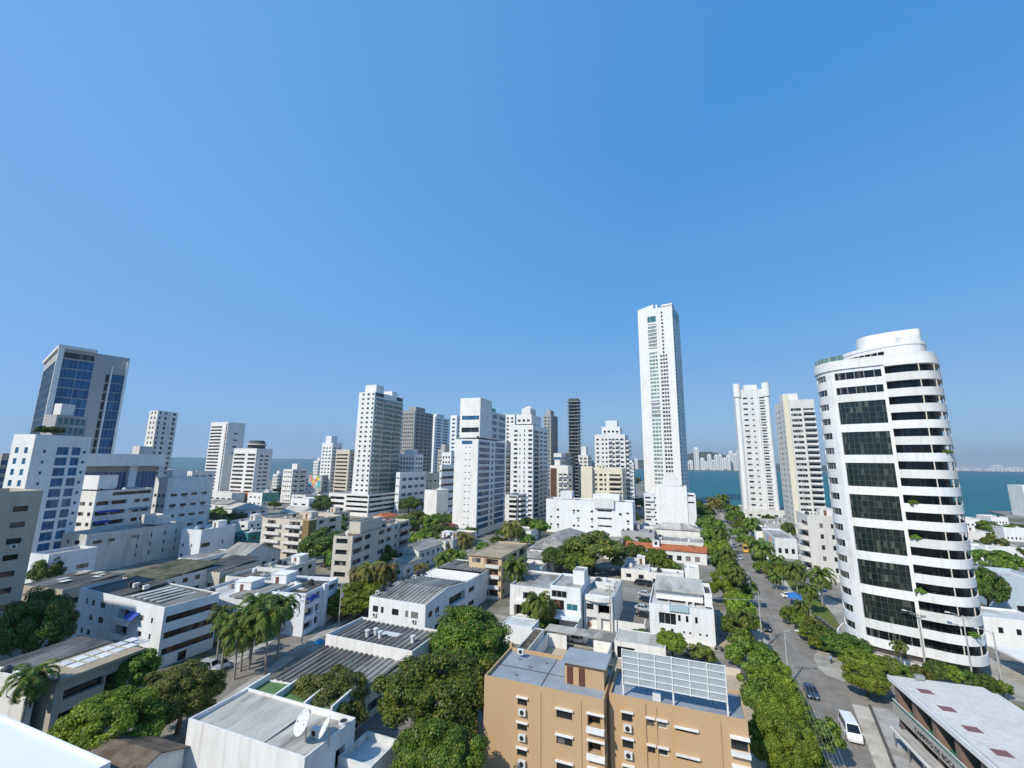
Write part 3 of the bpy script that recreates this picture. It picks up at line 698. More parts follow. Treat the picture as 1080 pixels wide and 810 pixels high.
# ------------------------------------------------------------------ poles
POLEM = surf('pole_concrete', (.40,.39,.37), (.52,.51,.48), 2.0)
def pole(base, h, label, arms=1, transformer=False, lamp=False, rot=0, group=None, r=.16, name='utility_pole'):
    t = thing(name, label, 'utility pole' if name == 'utility_pole' else 'street lamp', (base.x, base.y, 0), math.radians(rot), group)
    mb = MB(); mb.tube((0,0,-.2),(0,0,h),r,r*.6,10); mb.obj('post', POLEM, t)
    for k in range(arms):
        z = h-.35-k*.9; a = MB(); a.box(-1.1,1.1,-.18,-.08,z,z+.1); a.tube((-.6,-.13,z),(0,-.13,z-.55),.025,.025,6); a.tube((.6,-.13,z),(0,-.13,z-.55),.025,.025,6)
        ar = a.obj('crossarm', MET, t); i = MB()
        for x in (-1.0,-.45,.45,1.0): i.cyl(x,-.13,z+.1,z+.28,.06,8)
        i.obj('insulator', plain('insulator', (.35,.33,.32), .3), ar)
    if transformer:
        a = MB(); a.cyl(.42,0,h-3.4,h-2.4,.3,14); a.cyl(.42,0,h-2.4,h-2.3,.24,14); a.obj('transformer', MET, t)
    if lamp:
        a = MB(); a.path([(0,0,h-.4),(.9,0,h+.1),(1.7,0,h+.15)],[.05,.04,.04],8); a.obj('lamp_arm', MET, t)
        a = MB(); a.box(1.6,2.25,-.14,.14,h+.08,h+.24); a.obj('lamp_head', ACW, t)
    return t
WIRE = plain('cable_sheath', (.38,.38,.37), .4)
def wire(a, b, sag, label, group, r=.013, mat=None):
    mb = MB(); a = Vector(a); b = Vector(b); pts = []
    for i in range(13):
        s = i/12; p = a.lerp(b, s); p.z -= sag*4*s*(1-s); pts.append(p)
    mb.path(pts, [r]*13, 5); o = mb.obj('power_line', mat or WIRE); return tag(o, label, 'cable', group)

# ------------------------------------------------------------------ water, land, far shores
def struct(name, mb, m):
    return tag(mb.obj(name, m), kind='structure')
def water_mat():
    mt, n, l, b = new_mat('sea_water')
    tc = n.new('ShaderNodeTexCoord').outputs['Object']
    sx = n.new('ShaderNodeSeparateXYZ'); l.new(tc, sx.inputs[0])
    mr = n.new('ShaderNodeMapRange'); mr.inputs[1].default_value = -500; mr.inputs[2].default_value = -50; l.new(sx.outputs[0], mr.inputs[0])
    o = _mix(n, l, mr.outputs[0], (.085,.15,.14), (.004,.105,.105))
    pat = _ramp(n, l, _noise(n, l, _map(n, l, tc, (.0012,.005,.01)), 1.0, 6, .6), [(.35, (.8,.85,.85)), (.65, (1.12,1.1,1.1))])
    o = _mix(n, l, 1.0, o, pat, 'MULTIPLY'); l.new(o, b.inputs['Base Color'])
    b.inputs['Roughness'].default_value = .38; b.inputs['Specular IOR Level'].default_value = .10
    bp = n.new('ShaderNodeBump'); bp.inputs['Strength'].default_value = .5; bp.inputs['Distance'].default_value = .6
    l.new(_noise(n, l, tc, .12, 6, .65), bp.inputs['Height']); l.new(bp.outputs[0], b.inputs['Normal'])
    return mt
WATER = water_mat()
mb = MB(); S = 45000; mb.poly([(-S,-S,-1.2),(S,-S,-1.2),(S,S,-1.2),(-S,S,-1.2)]); struct('sea', mb, WATER)
land = [(-420,-300),(620,-300),(640,420),(480,540),(330,545),(262,530),(250,484),(225,458),(120,442),(40,470),(22,500),(8,650),(-30,905),(-80,1050),(-300,1500),(-640,1450),(-800,1100),(-760,800),(-650,480),(-570,300),(-520,0)]
mb = MB(); mb.prism(land, -1.6, 0); struct('ground', mb, YARD)
def fpoly(name, pts, z, m): 
    mb = MB(); mb.poly([(p[0],p[1],z) for p in pts]); return struct(name, mb, m)
def slab(name, pts, z0, z1, m): 
    mb = MB(); mb.prism([(p[0],p[1]) for p in pts], z0, z1, bottom=False); return struct(name, mb, m)
_eL = ((30,10.5),(60,13.5),(95,16.2),(110,16.3),(140,17.4),(187,19.8),(269,24.8),(400,33),(470,37)); _eR = ((30,14.5),(60,19.2),(76,21.9),(95,24.9),(121,28.2),(145,29),(231,32.7),(290,36),(400,42),(470,45))
def _interp(T, v):
    for (a, p), (b, q) in zip(T, T[1:]):
        if v <= b: return p+(q-p)*(v-a)/(b-a)
    return T[-1][1]
eL = lambda v: _interp(_eL, v)
eR = lambda v: _interp(_eR, v)
VS = [30,45,60,76,85,95,110,121,145,165,187,231,269,290,350,400,470]
fpoly('avenue', [(eR(v),v) for v in VS]+[(eL(v),v) for v in VS[::-1]], .008, ASPH)
fpoly('cross_street', [(-95,98.2),(eL(100),98.2),(eL(106),105.6),(-95,105.6)], .004, ASPH)
fpoly('side_street', [(eR(96),96),(70,112),(70,119),(eR(106),106)], .004, ASPH)
SIDEW = surf('pale_pavement', (.47,.43,.36), (.60,.55,.46), .35, .92, (.36,.32,.26))
def pstrip(v0, v1, side, w, m):
    mb = MB(); vs = [v0]+[v for v in VS if v0 < v < v1]+[v1]
    f = (lambda v: (eL(v)-w, eL(v))) if side == 'L' else (lambda v: (eR(v), eR(v)+w))
    for a, b in zip(vs, vs[1:]):
        p, q = f(a), f(b); mb.poly([(p[0],a,.13),(p[1],a,.13),(q[1],b,.13),(q[0],b,.13)]); mb.poly([(p[1],a,0),(q[1],b,0),(q[1],b,.13),(p[1],a,.13)]); mb.poly([(q[0],b,0),(p[0],a,0),(p[0],a,.13),(q[0],b,.13)])
    struct('pavement', mb, m)
X_, Y_ = dirs(13); c0 = Vector((-73.2,54.2,0))
ls = lambda t, s: c0+Y_*t+X_*s
fpoly('left_street', [ls(-30,-3.4),ls(-30,3.4),ls(46,3.4),ls(46,-3.4)], .004, ASPH)
for s0, s1, a in ((3.4,5.6,'pavement'),(-6.4,-3.4,'pavement')):
    slab(a, [ls(-30,s0),ls(-30,s1),ls(44,s1),ls(44,s0)], 0, .13, PAVE)
pstrip(30,97,'L',2.4,PAVE)
pstrip(108,400,'L',2.6,PAVE)
slab('pavement', [(eR(45),45),(eR(45)+1.9,45),(eR(76)+1.9,76),(eR(93)+2.6,93),(eR(93),93)] if False else [(eR(45)+1.9,45),(eR(60)+1.9,60),(eR(76)+1.9,76),(eR(92)+2.4,92),(eR(92),92),(eR(76),76),(eR(60),60),(eR(45),45)], 0, .13, SIDEW)
slab('forecourt', [(eR(45)+2.3,45),(33,45),(33,92.5),(eR(92)+2.8,92.5),(eR(76)+2.3,76),(eR(60)+2.3,60)], 0, .10, CONC)
pstrip(111,390,'R',1.5,SIDEW)
slab('pavement', [(-60,105.6),(eL(106)-3,105.6),(eL(106)-3,107.3),(-60,107.3)], 0, .13, PAVE)
slab('pavement', [(-60,96.4),(eL(98)-3,96.4),(eL(98)-3,98.2),(-60,98.2)], 0, .13, PAVE)
slab('verge', [(eR(112)+1.6,112),(eR(112)+6,115),(eR(145)+7,145),(eR(190)+6.5,190),(eR(190)+1.6,190),(eR(145)+1.6,145)], 0, .10, GRASS)
slab('verge', [(eR(200)+1.7,200),(eR(200)+6,200),(eR(330)+6,330),(eR(330)+1.7,330)], 0, .10, GRASS)
fpoly('promenade', [(35,116),(45,105),(75,100),(75,118),(60,122),(46,135),(36.5,170),(34,190)], .012, PAVE)
fpoly('car_park', [(-16,112),(-8.5,112),(-8.5,170),(-22,170)], .012, ASPH)
fpoly('office_forecourt', [(-8.4,105.8),(9,105.8),(9,113.4),(-8.4,113.4)], .135, SAND)
fpoly('house_yard', [(-34,107.5),(-17,107.5),(-17,117),(-34,117)], .012, SAND)
fpoly('terrace', [(-30,110.5),(-24.5,110.5),(-24.5,115.5),(-30,115.5)], .025, BRICKP)
fpoly('courtyard', [(-27,66),(-9,66),(-9,94),(-27,94)], .012, SAND)
fpoly('side_yard', [(-9,66),(13,66),(13,96),(-9,96)], .012, SAND)
fpoly('car_yard', [ls(-24,-13),ls(-24,-6.5),ls(6,-6.5),ls(6,-13)], .012, SAND)
a = [at(1034,738), at(1052,735), at(1082,748), at(1080,762)]
slab('lawn', a[::-1] if (a[1]-a[0]).cross(a[2]-a[0]).z < 0 else a, 0, .1, GRASS)
a = [at(*q) for q in ((857.8,695),(863,705),(871.7,712),(891,719),(908,714),(896,700),(882,689),(866,679))]
slab('pavement', a, 0, .12, PAVE)
# far shore across the bay: wooded hill, low land, towers
HILL = surf('far_hill_scrub', (.045,.06,.03), (.09,.095,.05), .004, .95, (.13,.12,.08))
mb = MB(); r0 = random.Random(3); fx = lambda px, d, z=0: EYE+ray(px, 490)*(d/ray(px,490).dot(_fw))
def hill(name, pxs, d, hs, thick, base):
    mb = MB(); n = len(pxs)
    fr = [fx(p, d) for p in pxs]; bk = [fx(p, d+thick) for p in pxs]; md = [fx(p, d+thick*.5) for p in pxs]
    for i in range(n-1):
        A, B = [(fr[i].x,fr[i].y,base),(fr[i+1].x,fr[i+1].y,base)], [(md[i].x,md[i].y,hs[i]),(md[i+1].x,md[i+1].y,hs[i+1])]
        Cc = [(bk[i].x,bk[i].y,base),(bk[i+1].x,bk[i+1].y,base)]
        mb.poly([A[0],A[1],B[1],B[0]],0,True); mb.poly([B[0],B[1],Cc[1],Cc[0]],0,True)
    return tag(mb.obj(name, HILL), kind='structure')
hp = list(range(560, 900, 10)); hh = [45+105*math.exp(-((p-750)/34)**2)+30*math.exp(-((p-680)/50)**2)+7*math.sin(p*.7) for p in hp]
hill('far_hill', hp, 3300, hh, 1300, -2)
fl = [fx(p, 2600) for p in range(560, 920, 20)]+[fx(p, 3200) for p in range(900, 540, -20)]
mb = MB(); mb.prism([(p.x,p.y) for p in fl], -2, 1.5); struct('far_shore', mb, surf('far_shore_ground', (.10,.10,.07), (.3,.28,.22), .01, .95))
fl = [fx(p, 4700) for p in range(960, 1180, 20)]+[fx(p, 6200) for p in range(1160, 940, -20)]
mb = MB(); mb.prism([(p.x,p.y) for p in fl], -2, 3); struct('far_shore', mb, MATS['far_shore_ground'])
hill('far_dune', [985,1000,1012,1020,1030,1040,1055,1070,1085,1100,1120], 4900, [20,40,55,60,45,38,48,55,48,60,30], 800, -2)
bpy.data.objects['far_dune'].data.materials[0] = surf('pale_dune', (.5,.5,.46), (.65,.64,.6), .01, .95, (.2,.22,.15))
SKYW = stucco('far_tower_white', (.85,.85,.84), .2); SKYG = stucco('far_tower_grey', (.5,.51,.52), .2)
_fk = [(725,8,4,1),(728.5,10,5,1),(735,24,5.5,.9),(741,13,5,1),(744.5,9,4,.8),(748.5,17,4.5,.9),(752.5,11,4,1),(756,16,4.5,1),(760,17,4.5,1),(764.5,13,5,.9),(768.5,16,4,1),(771.5,20.5,4.5,.9),(776,18,4.5,1),(779.5,21,4.5,1),(784,19,5,1),(789,15,5,.9),(793,18,4,1),(798,14,6,1),(804,17,5,1),(811,13,6,1),(660,9,5,1),(666,8,5,1),(671,11,4,.9)]
def far_tower(label, cat, p, w, d, h, wallm, group, rngs):
    X2, Y2 = dirs(0); t = thing('far_tower', label, cat, (p.x, p.y, 0), 0, group)
    mb = MB(); mb.box(-w/2,w/2,0,d,0,h*.93); mb.box(-w*.3,w*.3,d*.15,d*.8,h*.93,h); mb.obj('wall', wallm, t)
    fl = max(3, int(h/3.6)); f = MB()
    for k in range(1, fl): f.box(-w*.40,-w*.08,-.5,-.05,k*h*.92/fl,k*h*.92/fl+1.0,0); f.box(w*.1,w*.36,-.5,-.05,k*h*.92/fl,k*h*.92/fl+1.0,0)
    tag(f.obj('window', GLD, t), kind='stuff')
ORD = ['first','second','third','fourth','fifth','sixth','seventh','eighth','ninth','tenth','eleventh','twelfth','thirteenth','fourteenth','fifteenth','sixteenth','seventeenth','eighteenth','nineteenth','twentieth']
ORD += ['twenty-'+o for o in ORD[:9]]
for i, (px, hpx, wpx, g) in enumerate(sorted(_fk)):
    p = fx(px, 2680+r0.uniform(0,250)); z = (p-EYE).dot(_fw); h = hpx*z/FPX; w = wpx*z/FPX*.85
    far_tower('pale far tower across the bay, %s from the left of the far skyline' % ORD[i], 'tower', p, w, w*.8, h, SKYW if g > .75 else SKYG, 'far towers across the bay', r0)
for i, (px, hpx, wpx) in enumerate([(1006,5,9),(1018,4,8),(1030,4,7),(1043,5,6),(1052,10,10),(1064,6,8),(1073,7,9),(1088,6,9)]):
    p = fx(px, 4780+40*i); z = (p-EYE).dot(_fw)
    far_tower('low white far block on the right-hand shore, %s from the round tower' % ORD[i], 'building', p, wpx*z/FPX*.7, 40, hpx*z/FPX*.7, SKYW, 'far white blocks on the right shore', r0)

# ------------------------------------------------------------------ towers
rng = random.Random(4)
# left: glass hotel tower
pl = place(64, 367, 47, 137, dist=262, rot=-17)
b = Bld('glass_tower', 'tall glass and pale stone hotel tower, tallest on the far left', pl, GREYL, 'tower', roof=RFG); v = b.main
n = 20; fh = b.h/n
v.rows('E', n-2, [(.035,.27),(.275,.49)], z0=fh, fh=fh, sill=.05, hh=fh*.93, st='blue', dep=.25); v.rows('E', 1, [(.06,.48)], z0=(n-1)*fh, sill=.3, hh=fh*.6, st='dark')
v.rows('E', n-2, [(.76,.985)], z0=0, fh=fh, sill=.04, hh=fh*.95, st='blue', dep=.3); v.rows('E', n-2, [(.69,.74)], z0=0, fh=fh, sill=.1, hh=fh*.85, st='black', dep=.4)
v.rows('S', n-2, [(.03,.97)], z0=fh, fh=fh, sill=.02, hh=fh*.975, st='blue')
v.box('roof_slab', -.8, v.w+1.2, -.8, v.d*.5, b.h, b.h+1.3, WHB); v.box('fin', v.w+.01, v.w+1.4, -.6, 1.2, 10, b.h-.02, WH); v.box('fin', v.w+.01, v.w+1.0, v.d*.75, v.d*.77, 0, b.h-5, WH); v.box('fin', v.w+.01, v.w+1.2, v.d*.965, v.d*1.0, 0, b.h-2, WH)
# podium with white canopy band
pl = place(92, 479, 80, 168, dist=238, rot=8)
b = Bld('hotel_podium', 'dark glass hotel podium under a broad white canopy band', pl, GREYR, roof=RFL); v = b.main
v.rows('E', 1, [(.02,.30),(.32,.55),(.68,.99)], z0=2, sill=0, hh=b.h-9, st='blue', dep=.3); v.rows('S', 1, [(.05,.95)], z0=2, sill=0, hh=b.h-9, st='blue', dep=.3)
v.box('canopy', -2, v.w+3, -2, v.d+1, b.h-4.6, b.h+.3, WH); v.box('column', v.w+.05, v.w+1.2, v.d*.56, v.d*.67, 0, b.h-4.65, WH)
# white slab tower behind podium
pl = place(167, 433, 158, 188, dist=330, rot=6)
b = Bld('white_tower', 'white tower with small paired windows beside the glass hotel', pl, WH2, 'tower'); v = b.main; n = 22; fh = b.h/n
v.rows('S', n-1, [(.25,.40),(.62,.78)], z0=fh, fh=fh, hh=1.4); v.rows('E', n-1, [(.08,.16),(.34,.46),(.76,.9)], z0=fh, fh=fh, hh=1.5)
v2 = b.vol(v.w-5, -7, 5.5, 6.9, 0, b.h*.66, WH2); v2.rows('E', 13, [(.15,.4),(.6,.85)], fh=fh, hh=1.4)
# office with blue glass columns and roof garden
pl = place(38, 458, 15, 97, dist=205, rot=10)
b = Bld('white_office', 'white office block with blue glass columns and a planted roof terrace', pl, WH, cat='office building'); v = b.main; n = 13; fh = b.h/n
v.rows('E', n-1, [(.40,.61),(.67,.83)], fh=fh, sill=.4, hh=fh*.78, st='blue', dep=.2); v.rows('E', n-1, [(.17,.22),(.88,.94)], fh=fh, sill=1, hh=1.0, st='blue')
v.rows('S', n-1, [(.2,.36),(.62,.78)], fh=fh, sill=.8, hh=1.9, st='blue')
v2 = b.vol(2, v.d*.36, v.w-4, v.d*.58, b.h, 6.5, GREYR, par=.5); v2.rows('E', 2, cols(5, fill=.8), z0=b.h+.3, fh=3.1, sill=.4, hh=2.3, st='teal')
v2 = b.vol(3, v.d*.45, v.w-6, v.d*.25, b.h+7.1, 3, WH2)
for i in range(6):
    o = link('terrace_plant', crown('d','far',i%3), b.root, loc=(v.w-1.5, 2.0+i*v.d*.055, b.h+1.6)); o.scale = (1.6,1.8,1.7)
# dark glassy block at the very left edge
pl = place(3, 478, -22, 22, dist=330, rot=10, d=None)
b = Bld('grey_block', 'grey block with dark glazed top floor at the left edge', pl, GREYR); b.main.band('E', 9, fh=4, sill=.8, hh=2.4, st='blue'); b.main.band('S', 9, fh=4, sill=.8, hh=2.2, st='blue')
# taupe slab at the left frame edge
p = at(46, 517, 31); b = Bld('taupe_apartments', 'taupe apartment slab with dark slit windows cut by the left frame edge', [p.x-13, p.y-34, 13, 34, 31, 0], TAUPE, cat='apartment block', roof=RFT); v = b.main
for k in range(7):
    z = 31-3.9-k*3.0
    for s_, w_ in ((30.2,2.1),(22.5,3.4),(14,3.0),(6,2.6)): v.win('E', s_, z, w_, 1.05, 'black' if (k+int(s_))%4 else 'dark', .22)
v.rows('S', 9, [(.2,.45),(.6,.85)], fh=3.1); v.clutter(rng, 3, 2, 2)
# two hotels by the sea
pl = place(241, 445, 223, 258, dist=470, d=17)
b = Bld('striped_hotel', 'tall grey and white hotel slab with striped front standing by the open sea', pl, WH2, 'tower'); v = b.main; n = 22; fh = (b.h-6)/n
v.band('S', n-1, .03, .68, z0=6, fh=fh, sill=.6, hh=fh*.52, st='bronze', dep=.6); v.rows('S', n, [(.90,.97)], z0=5, fh=fh, sill=0, hh=fh*.9, st='dark'); v.rows('E', 4, [(.4,.6)], z0=b.h-30, fh=6, hh=1.5)
v2 = b.vol(-6, -10, v.w+40, 9, 0, 8, WH); v2.rows('S', 1, cols(8), z0=2, fh=4)
pl = place(271, 473, 247, 287, dist=440, d=16)
b = Bld('domed_hotel', 'broad seaside hotel block with a dark round lookout on its roof', pl, WH2, 'building'); v = b.main; n = 12; fh = (b.h-4)/n
v.band('S', n-1, .04, .52, z0=4, fh=fh, sill=.6, hh=fh*.5, st='bronze', dep=.5); v.band('S', n-1, .64, .97, z0=4, fh=fh, sill=.6, hh=fh*.5, st='bronze', dep=.5); v.rows('E', n-1, [(.25,.45),(.55,.8)], z0=3, fh=fh, hh=1.3)
mb = MB(); mb.cyl(v.w*.62, v.d*.5, b.h+.01, b.h+3.2, 7, 24, 0); mb.cyl(v.w*.62, v.d*.5, b.h+3.2, b.h+4.4, 8.6, 24, 1, 7.4); mb.cyl(v.w*.62, v.d*.5, b.h+4.4, b.h+7.2, 7.2, 24, 0, 5.8); mb.obj('lookout', [DKST, GREYR], b.root)
# low white block with balconies by the sea
pl = place(309, 495, 299, 328, dist=430, d=16)
b = Bld('seaside_block', 'small white seaside block standing right of the domed hotel', pl, WH2); v = b.main; n = 7; fh = b.h/n
v.rows('S', n, cols(4), fh=fh); v.balc('E', n, [(.1,.42),(.55,.9)], fh=fh, dep=1.3)
v2 = b.vol(v.w*.4, v.d*.3, 6, 5, b.h, 4, WH2)
pl = place(351, 467, 340, 358, dist=460, d=13)
b = Bld('slender_white_tower', 'slender white stepped tower left of the wide glass balcony tower', pl, WH, 'tower'); v = b.main; n = 16; fh = b.h/n
v.rows('S', n-1, cols(3), fh=fh, hh=1.3); v.rows('E', n-1, cols(2), fh=fh); b.vol(2, 2, v.w*.55, 8, b.h, 6, WH)
pl = place(369, 474, 355, 374, dist=440, d=14)
b = Bld('beige_tower', 'beige striped tower half hidden behind the wide glass balcony tower', pl, BEI, 'tower'); v = b.main; n = 14; fh = b.h/n
v.band('S', n-1, .05, .9, fh=fh, sill=.8, hh=fh*.45, st='bronze'); v.rows('E', n-1, [(.2,.8)], fh=fh)
# building with the mural
pl = place(340, 501, 326, 361, yb=527, d=26)
b = Bld('mural_building', 'grey building with a colourful abstract mural on its end wall', pl, GREYR); v = b.main; n = 5; fh = b.h/n
v.rows('E', n, cols(4, fill=.45), fh=fh); mb = MB()
W_, Hm = v.w, b.h
mpal = [plain('mural_teal', (.03,.42,.40), .7), plain('mural_yellow', (.75,.55,.05), .7), plain('mural_white', (.7,.72,.68), .7), plain('mural_coral', (.7,.22,.18), .7), plain('mural_sky', (.12,.45,.6), .7)]
mr_ = random.Random(8)
for k in range(26):
    cx, cz = mr_.uniform(.1,.9)*W_, mr_.uniform(.35,.95)*Hm; s_ = mr_.uniform(1.2,3.2); aa = mr_.uniform(0,6)
    pts = [(min(max(cx+s_*math.cos(aa+t*1.26)*mr_.uniform(.5,1.2),.2),W_-.2), -.006-.004*k, min(max(cz+s_*math.sin(aa+t*1.26)*mr_.uniform(.6,1.3),Hm*.3),Hm-.2)) for t in range(5)]
    mb.poly(pts, mr_.randrange(5))
mb.obj('mural', mpal, b.root)
# wide glass-balcony tower on its parking podium
pod = place(389, 523, 347, 424, yb=545)
pl = place(395.5, 413, 379, 425.5, yb=543); 
b = Bld('balcony_tower', 'white tower with green glass balconies rising from a striped parking podium', pl, WH, 'tower', roof=RFL); v = b.main
zp = pod[4]; n = 21; fh = (b.h-zp-1)/n
v.rows('S', n, [(.22,.36),(.55,.69),(.86,.97)], z0=zp+1, fh=fh, hh=1.4)
v.balc('E', n-1, [(.04,.30),(.32,.64),(.66,.97)], z0=zp+1, fh=fh, dep=1.5, kind='glass', ph=1.15, st='green', hh=2.7); v.rows('E', 1, [(.04,.3),(.75,.97)], z0=zp+1+(n-1)*fh, sill=.3, hh=2.8, st='dark')
b.vol(v.w*.2, 3, v.w*.7, 9, b.h, 5, WH); b.vol(v.w*.2, v.d*.68, v.w*.6, 7, b.h, 3.5, WH2)
ox, oy = pod[0]-pl[0], pod[1]-pl[1]
v2 = b.vol(ox, oy, pod[2], min(pod[3], 44), 0, zp, WH, part='podium'); 
v2.band('E', 4, .02, .98, z0=1.2, fh=(zp-1)/4, sill=1.1, hh=1.5, st='black', dep=1.2); v2.band('S', 4, .45, .98, z0=1.2, fh=(zp-1)/4, sill=1.1, hh=1.5, st='black', dep=1.2); v2.band('S', 3, .03, .40, z0=1.8, fh=(zp-1)/3.4, sill=1.1, hh=1.9, st='black', dep=1.2)
# centre: white tower, blank end wall, blue windows
lo = place(504.5, 463, 480, 533, yb=567)
b = Bld('blank_end_tower', 'white tower with a broad blank end wall and shaded blue windows, front centre', lo, WH, 'tower', roof=RFL); v = b.main; n = 15; fh = b.h/n
v.rows('S', n-2, [(.46,.53),(.62,.69)], z0=fh*1.2, fh=fh, sill=1.4, hh=.5, st='white'); v.rows('S', 1, [(.3,.75)], z0=b.h-fh*1.1, sill=.9, hh=1.9, st='blue'); v.rows('S', 1, [(.2,.85)], z0=.5, sill=.6, hh=2.4, st='teal')
dd = v.d*.42
v.balc('E', n-1, [(.03,.40)], z0=fh*.8, fh=fh, dep=.6, kind='solid', ph=.75, st='blue', hh=2.7); v.rows('E', n-1, [(.46,.54)], z0=fh*.8, fh=fh, sill=.7, hh=fh*.55, st='blue', dep=.3); v.rows('E', n-1, [(.60,.97)], z0=fh*.8, fh=fh, sill=.6, hh=fh*.78, st='blue', dep=.3)
hi_ = place(504.5, 423, 487, 533, yb=565); hz = hi_[4]
up = b.vol(v.w*.12, 1.5, v.w*.88-.02, v.d*.40, b.h+.85, hz-b.h, WH); up.rows('S', 1, [(.1,.95)], z0=b.h+9.5, hh=2.2, st='blue'); up.rows('S', 1, [(.1,.95)], z0=b.h+3.5, sill=.2, hh=2.6, st='dark', dep=.8)
m2 = b.vol(v.w*.1, v.d*.40+1.55, v.w*.9, v.d*.56, b.h+.85, (hz-b.h)*.72, WH); k_ = 4
m2.rows('E', k_, [(.05,.35)], z0=b.h+1, fh=(hz-b.h)*.72/k_, sill=.7, hh=2.2, st='blue', dep=.4); m2.rows('E', k_, [(.5,.96)], z0=b.h+1, fh=(hz-b.h)*.72/k_, sill=.7, hh=2.2, st='blue')
b.vol(v.w*.3, v.d*.55, v.w*.5, 8, b.h+.85+(hz-b.h)*.72+.85, 2, GRNR)
for q in range(6):
    o = link('terrace_plant', crown('d','far',q%3), b.root, loc=(v.w-1, 1.5+q*1.6, b.h+1.2)); o.scale = (.9,.9,.9)
lowb = place(546, 522, 533, 549, dist=235, d=14)
b = Bld('terraced_block', 'small white terraced block with deep planted balconies behind the blank-end tower', lowb, WH2); n = 8
b.main.balc('E', n, [(.05,.95)], fh=b.h/n, dep=1.6, ph=1.0); b.main.balc('S', n, [(.3,.95)], fh=b.h/n, dep=1.4)
# white tower with arched crown
pl = place(562, 448, 539, 578, yb=547)
b = Bld('arched_crown_tower', 'white tower with a small domed crown and columns of narrow windows', pl, WH, 'tower', roof=RFL); v = b.main; n = 20; fh = b.h/n
v.rows('S', n-1, [(.15,.31),(.40,.45),(.60,.65),(.80,.97)], z0=.5, fh=fh, hh=1.5, skip={(k,1) for k in range(0,n,3)}); v.balc('E', n-1, [(.08,.36)], z0=.5, fh=fh, dep=1.3, kind='rail'); v.rows('E', n-1, [(.45,.62),(.72,.92)], z0=.5, fh=fh, hh=1.5, st='bronze')
t1 = b.vol(v.w*.2, 2, v.w*.7, v.d*.6, b.h+.85, 6, WH); t1.rows('S', 1, cols(3), z0=b.h+1.5, hh=1.8); b.vol(v.w*.4, 4, v.w*.4, v.d*.35, b.h+7.7, 4, WH)
mb = MB()
for i in range(5):
    a0, a1 = i*math.pi/10, (i+1)*math.pi/10; mb.cyl(v.w*.6, 4+v.d*.17, b.h+11.7+3*math.sin(a0), b.h+11.7+3*math.sin(a1), 3.4*math.cos(a0), 18, 0, max(.05,3.4*math.cos(a1)))
mb.obj('dome', WH, b.root)
def tower(name, label, xc, yt, xl, xr, dist, wall, n, stS='dark', stE='dark', cS=3, cE=3, d=None, roof=RFG, mode='win', top=None, rot=0, fillS=.55, w=None):
    pl = place(xc, yt, xl, xr, dist=dist, d=d, rot=rot, w=w); b = Bld(name, label, pl, wall, 'tower', roof=roof); v = b.main; fh = b.h/n
    if mode == 'win': v.rows('S', n-1, cols(cS, fill=fillS), z0=fh*.5, fh=fh, hh=fh*.45, st=stS); v.rows('E', n-1, cols(cE), z0=fh*.5, fh=fh, hh=fh*.45, st=stE)
    elif mode == 'band': v.band('S', n-1, .04, .96, z0=fh*.5, fh=fh, sill=.8, hh=fh*.45, st=stS); v.band('E', n-1, .04, .96, z0=fh*.5, fh=fh, sill=.8, hh=fh*.45, st=stE)
    elif mode == 'balc': v.rows('S', n-1, cols(cS), z0=fh*.5, fh=fh, hh=fh*.45, st=stS); v.balc('E', n-1, cols(cE, fill=.85), z0=fh*.5, fh=fh, dep=1.5, st=stE)
    elif mode == 'balcS': v.balc('S', n-1, cols(cS, fill=.8), z0=fh*.5, fh=fh, dep=1.5, st=stS); v.balc('E', n-1, cols(cE, fill=.8), z0=fh*.5, fh=fh, dep=1.5, st=stE)
    if top: b.vol(v.w*.2, v.d*.2, v.w*.55, v.d*.5, b.h+.02, top, wall)
    return b
tower('dark_tower', 'dark grey gridded tower with a raised top right of the glass balcony tower', 438, 433, 424, 453, 430, stucco('grey_grid_cladding', (.34,.33,.31), .3), 24, 'bronze', 'black', 6, 4, d=34, top=4)
tower('grey_tower', 'plain grey fin tower with rounded top behind the dark gridded tower', 459, 439, 452, 466, 520, WHB, 26, 'white', 'dark', 1, 2, d=36, top=3)
tower('pale_tower', 'pale slim tower just left of the blank-end tower', 482, 438, 475.5, 488, 380, WHB, 22, 'blue', 'dark', 1, 3, d=22)
tower('grey_midrise', 'small grey tower with a peaked cap left of the pale slim tower', 469, 474, 462, 474, 400, GREYR, 14, d=16, top=4)
tower('white_midrise', 'white midrise with blue balconies beside the pale slim tower', 476, 477, 466, 483, 330, WH, 12, 'white', 'blue', 3, 2, d=16)
tower('white_stacked_block', 'white stacked block with rows of square windows in front of the dark gridded tower', 438, 479, 421.5, 443.5, 350, WH, 12, 'dark', 'dark', 5, 3, d=12, top=3)
b = Bld('striped_block', 'white block striped with dark continuous balconies left of the blank-end tower', place(466, 490, 464, 487, dist=290, d=26), WH, cat='apartment block'); b.main.band('E', 7, .02, .98, z0=1, fh=b.h/7.4, sill=1.2, hh=1.6, st='bronze', dep=1.0); b.main.rows('S', 7, [(.2,.8)], z0=1, fh=b.h/7.4)
b = Bld('courtyard_block', 'pale grey block with wide white-framed windows beside the parking podium', place(422, 498, 418, 449, dist=330, d=36), WHB); b.main.rows('E', 4, cols(4, fill=.7), z0=5, fh=b.h/5.2, hh=2.2, st='blue'); b.main.rows('S', 5, cols(2), fh=b.h/5)
b = Bld('cream_low_block', 'low cream block right of the pale grey wide-window block', place(457, 499, 443, 464, dist=370, d=14), CR_); b.main.rows('S', 4, cols(4, fill=.4), fh=b.h/4.2); b.main.rows('E', 4, cols(2), fh=b.h/4.2)
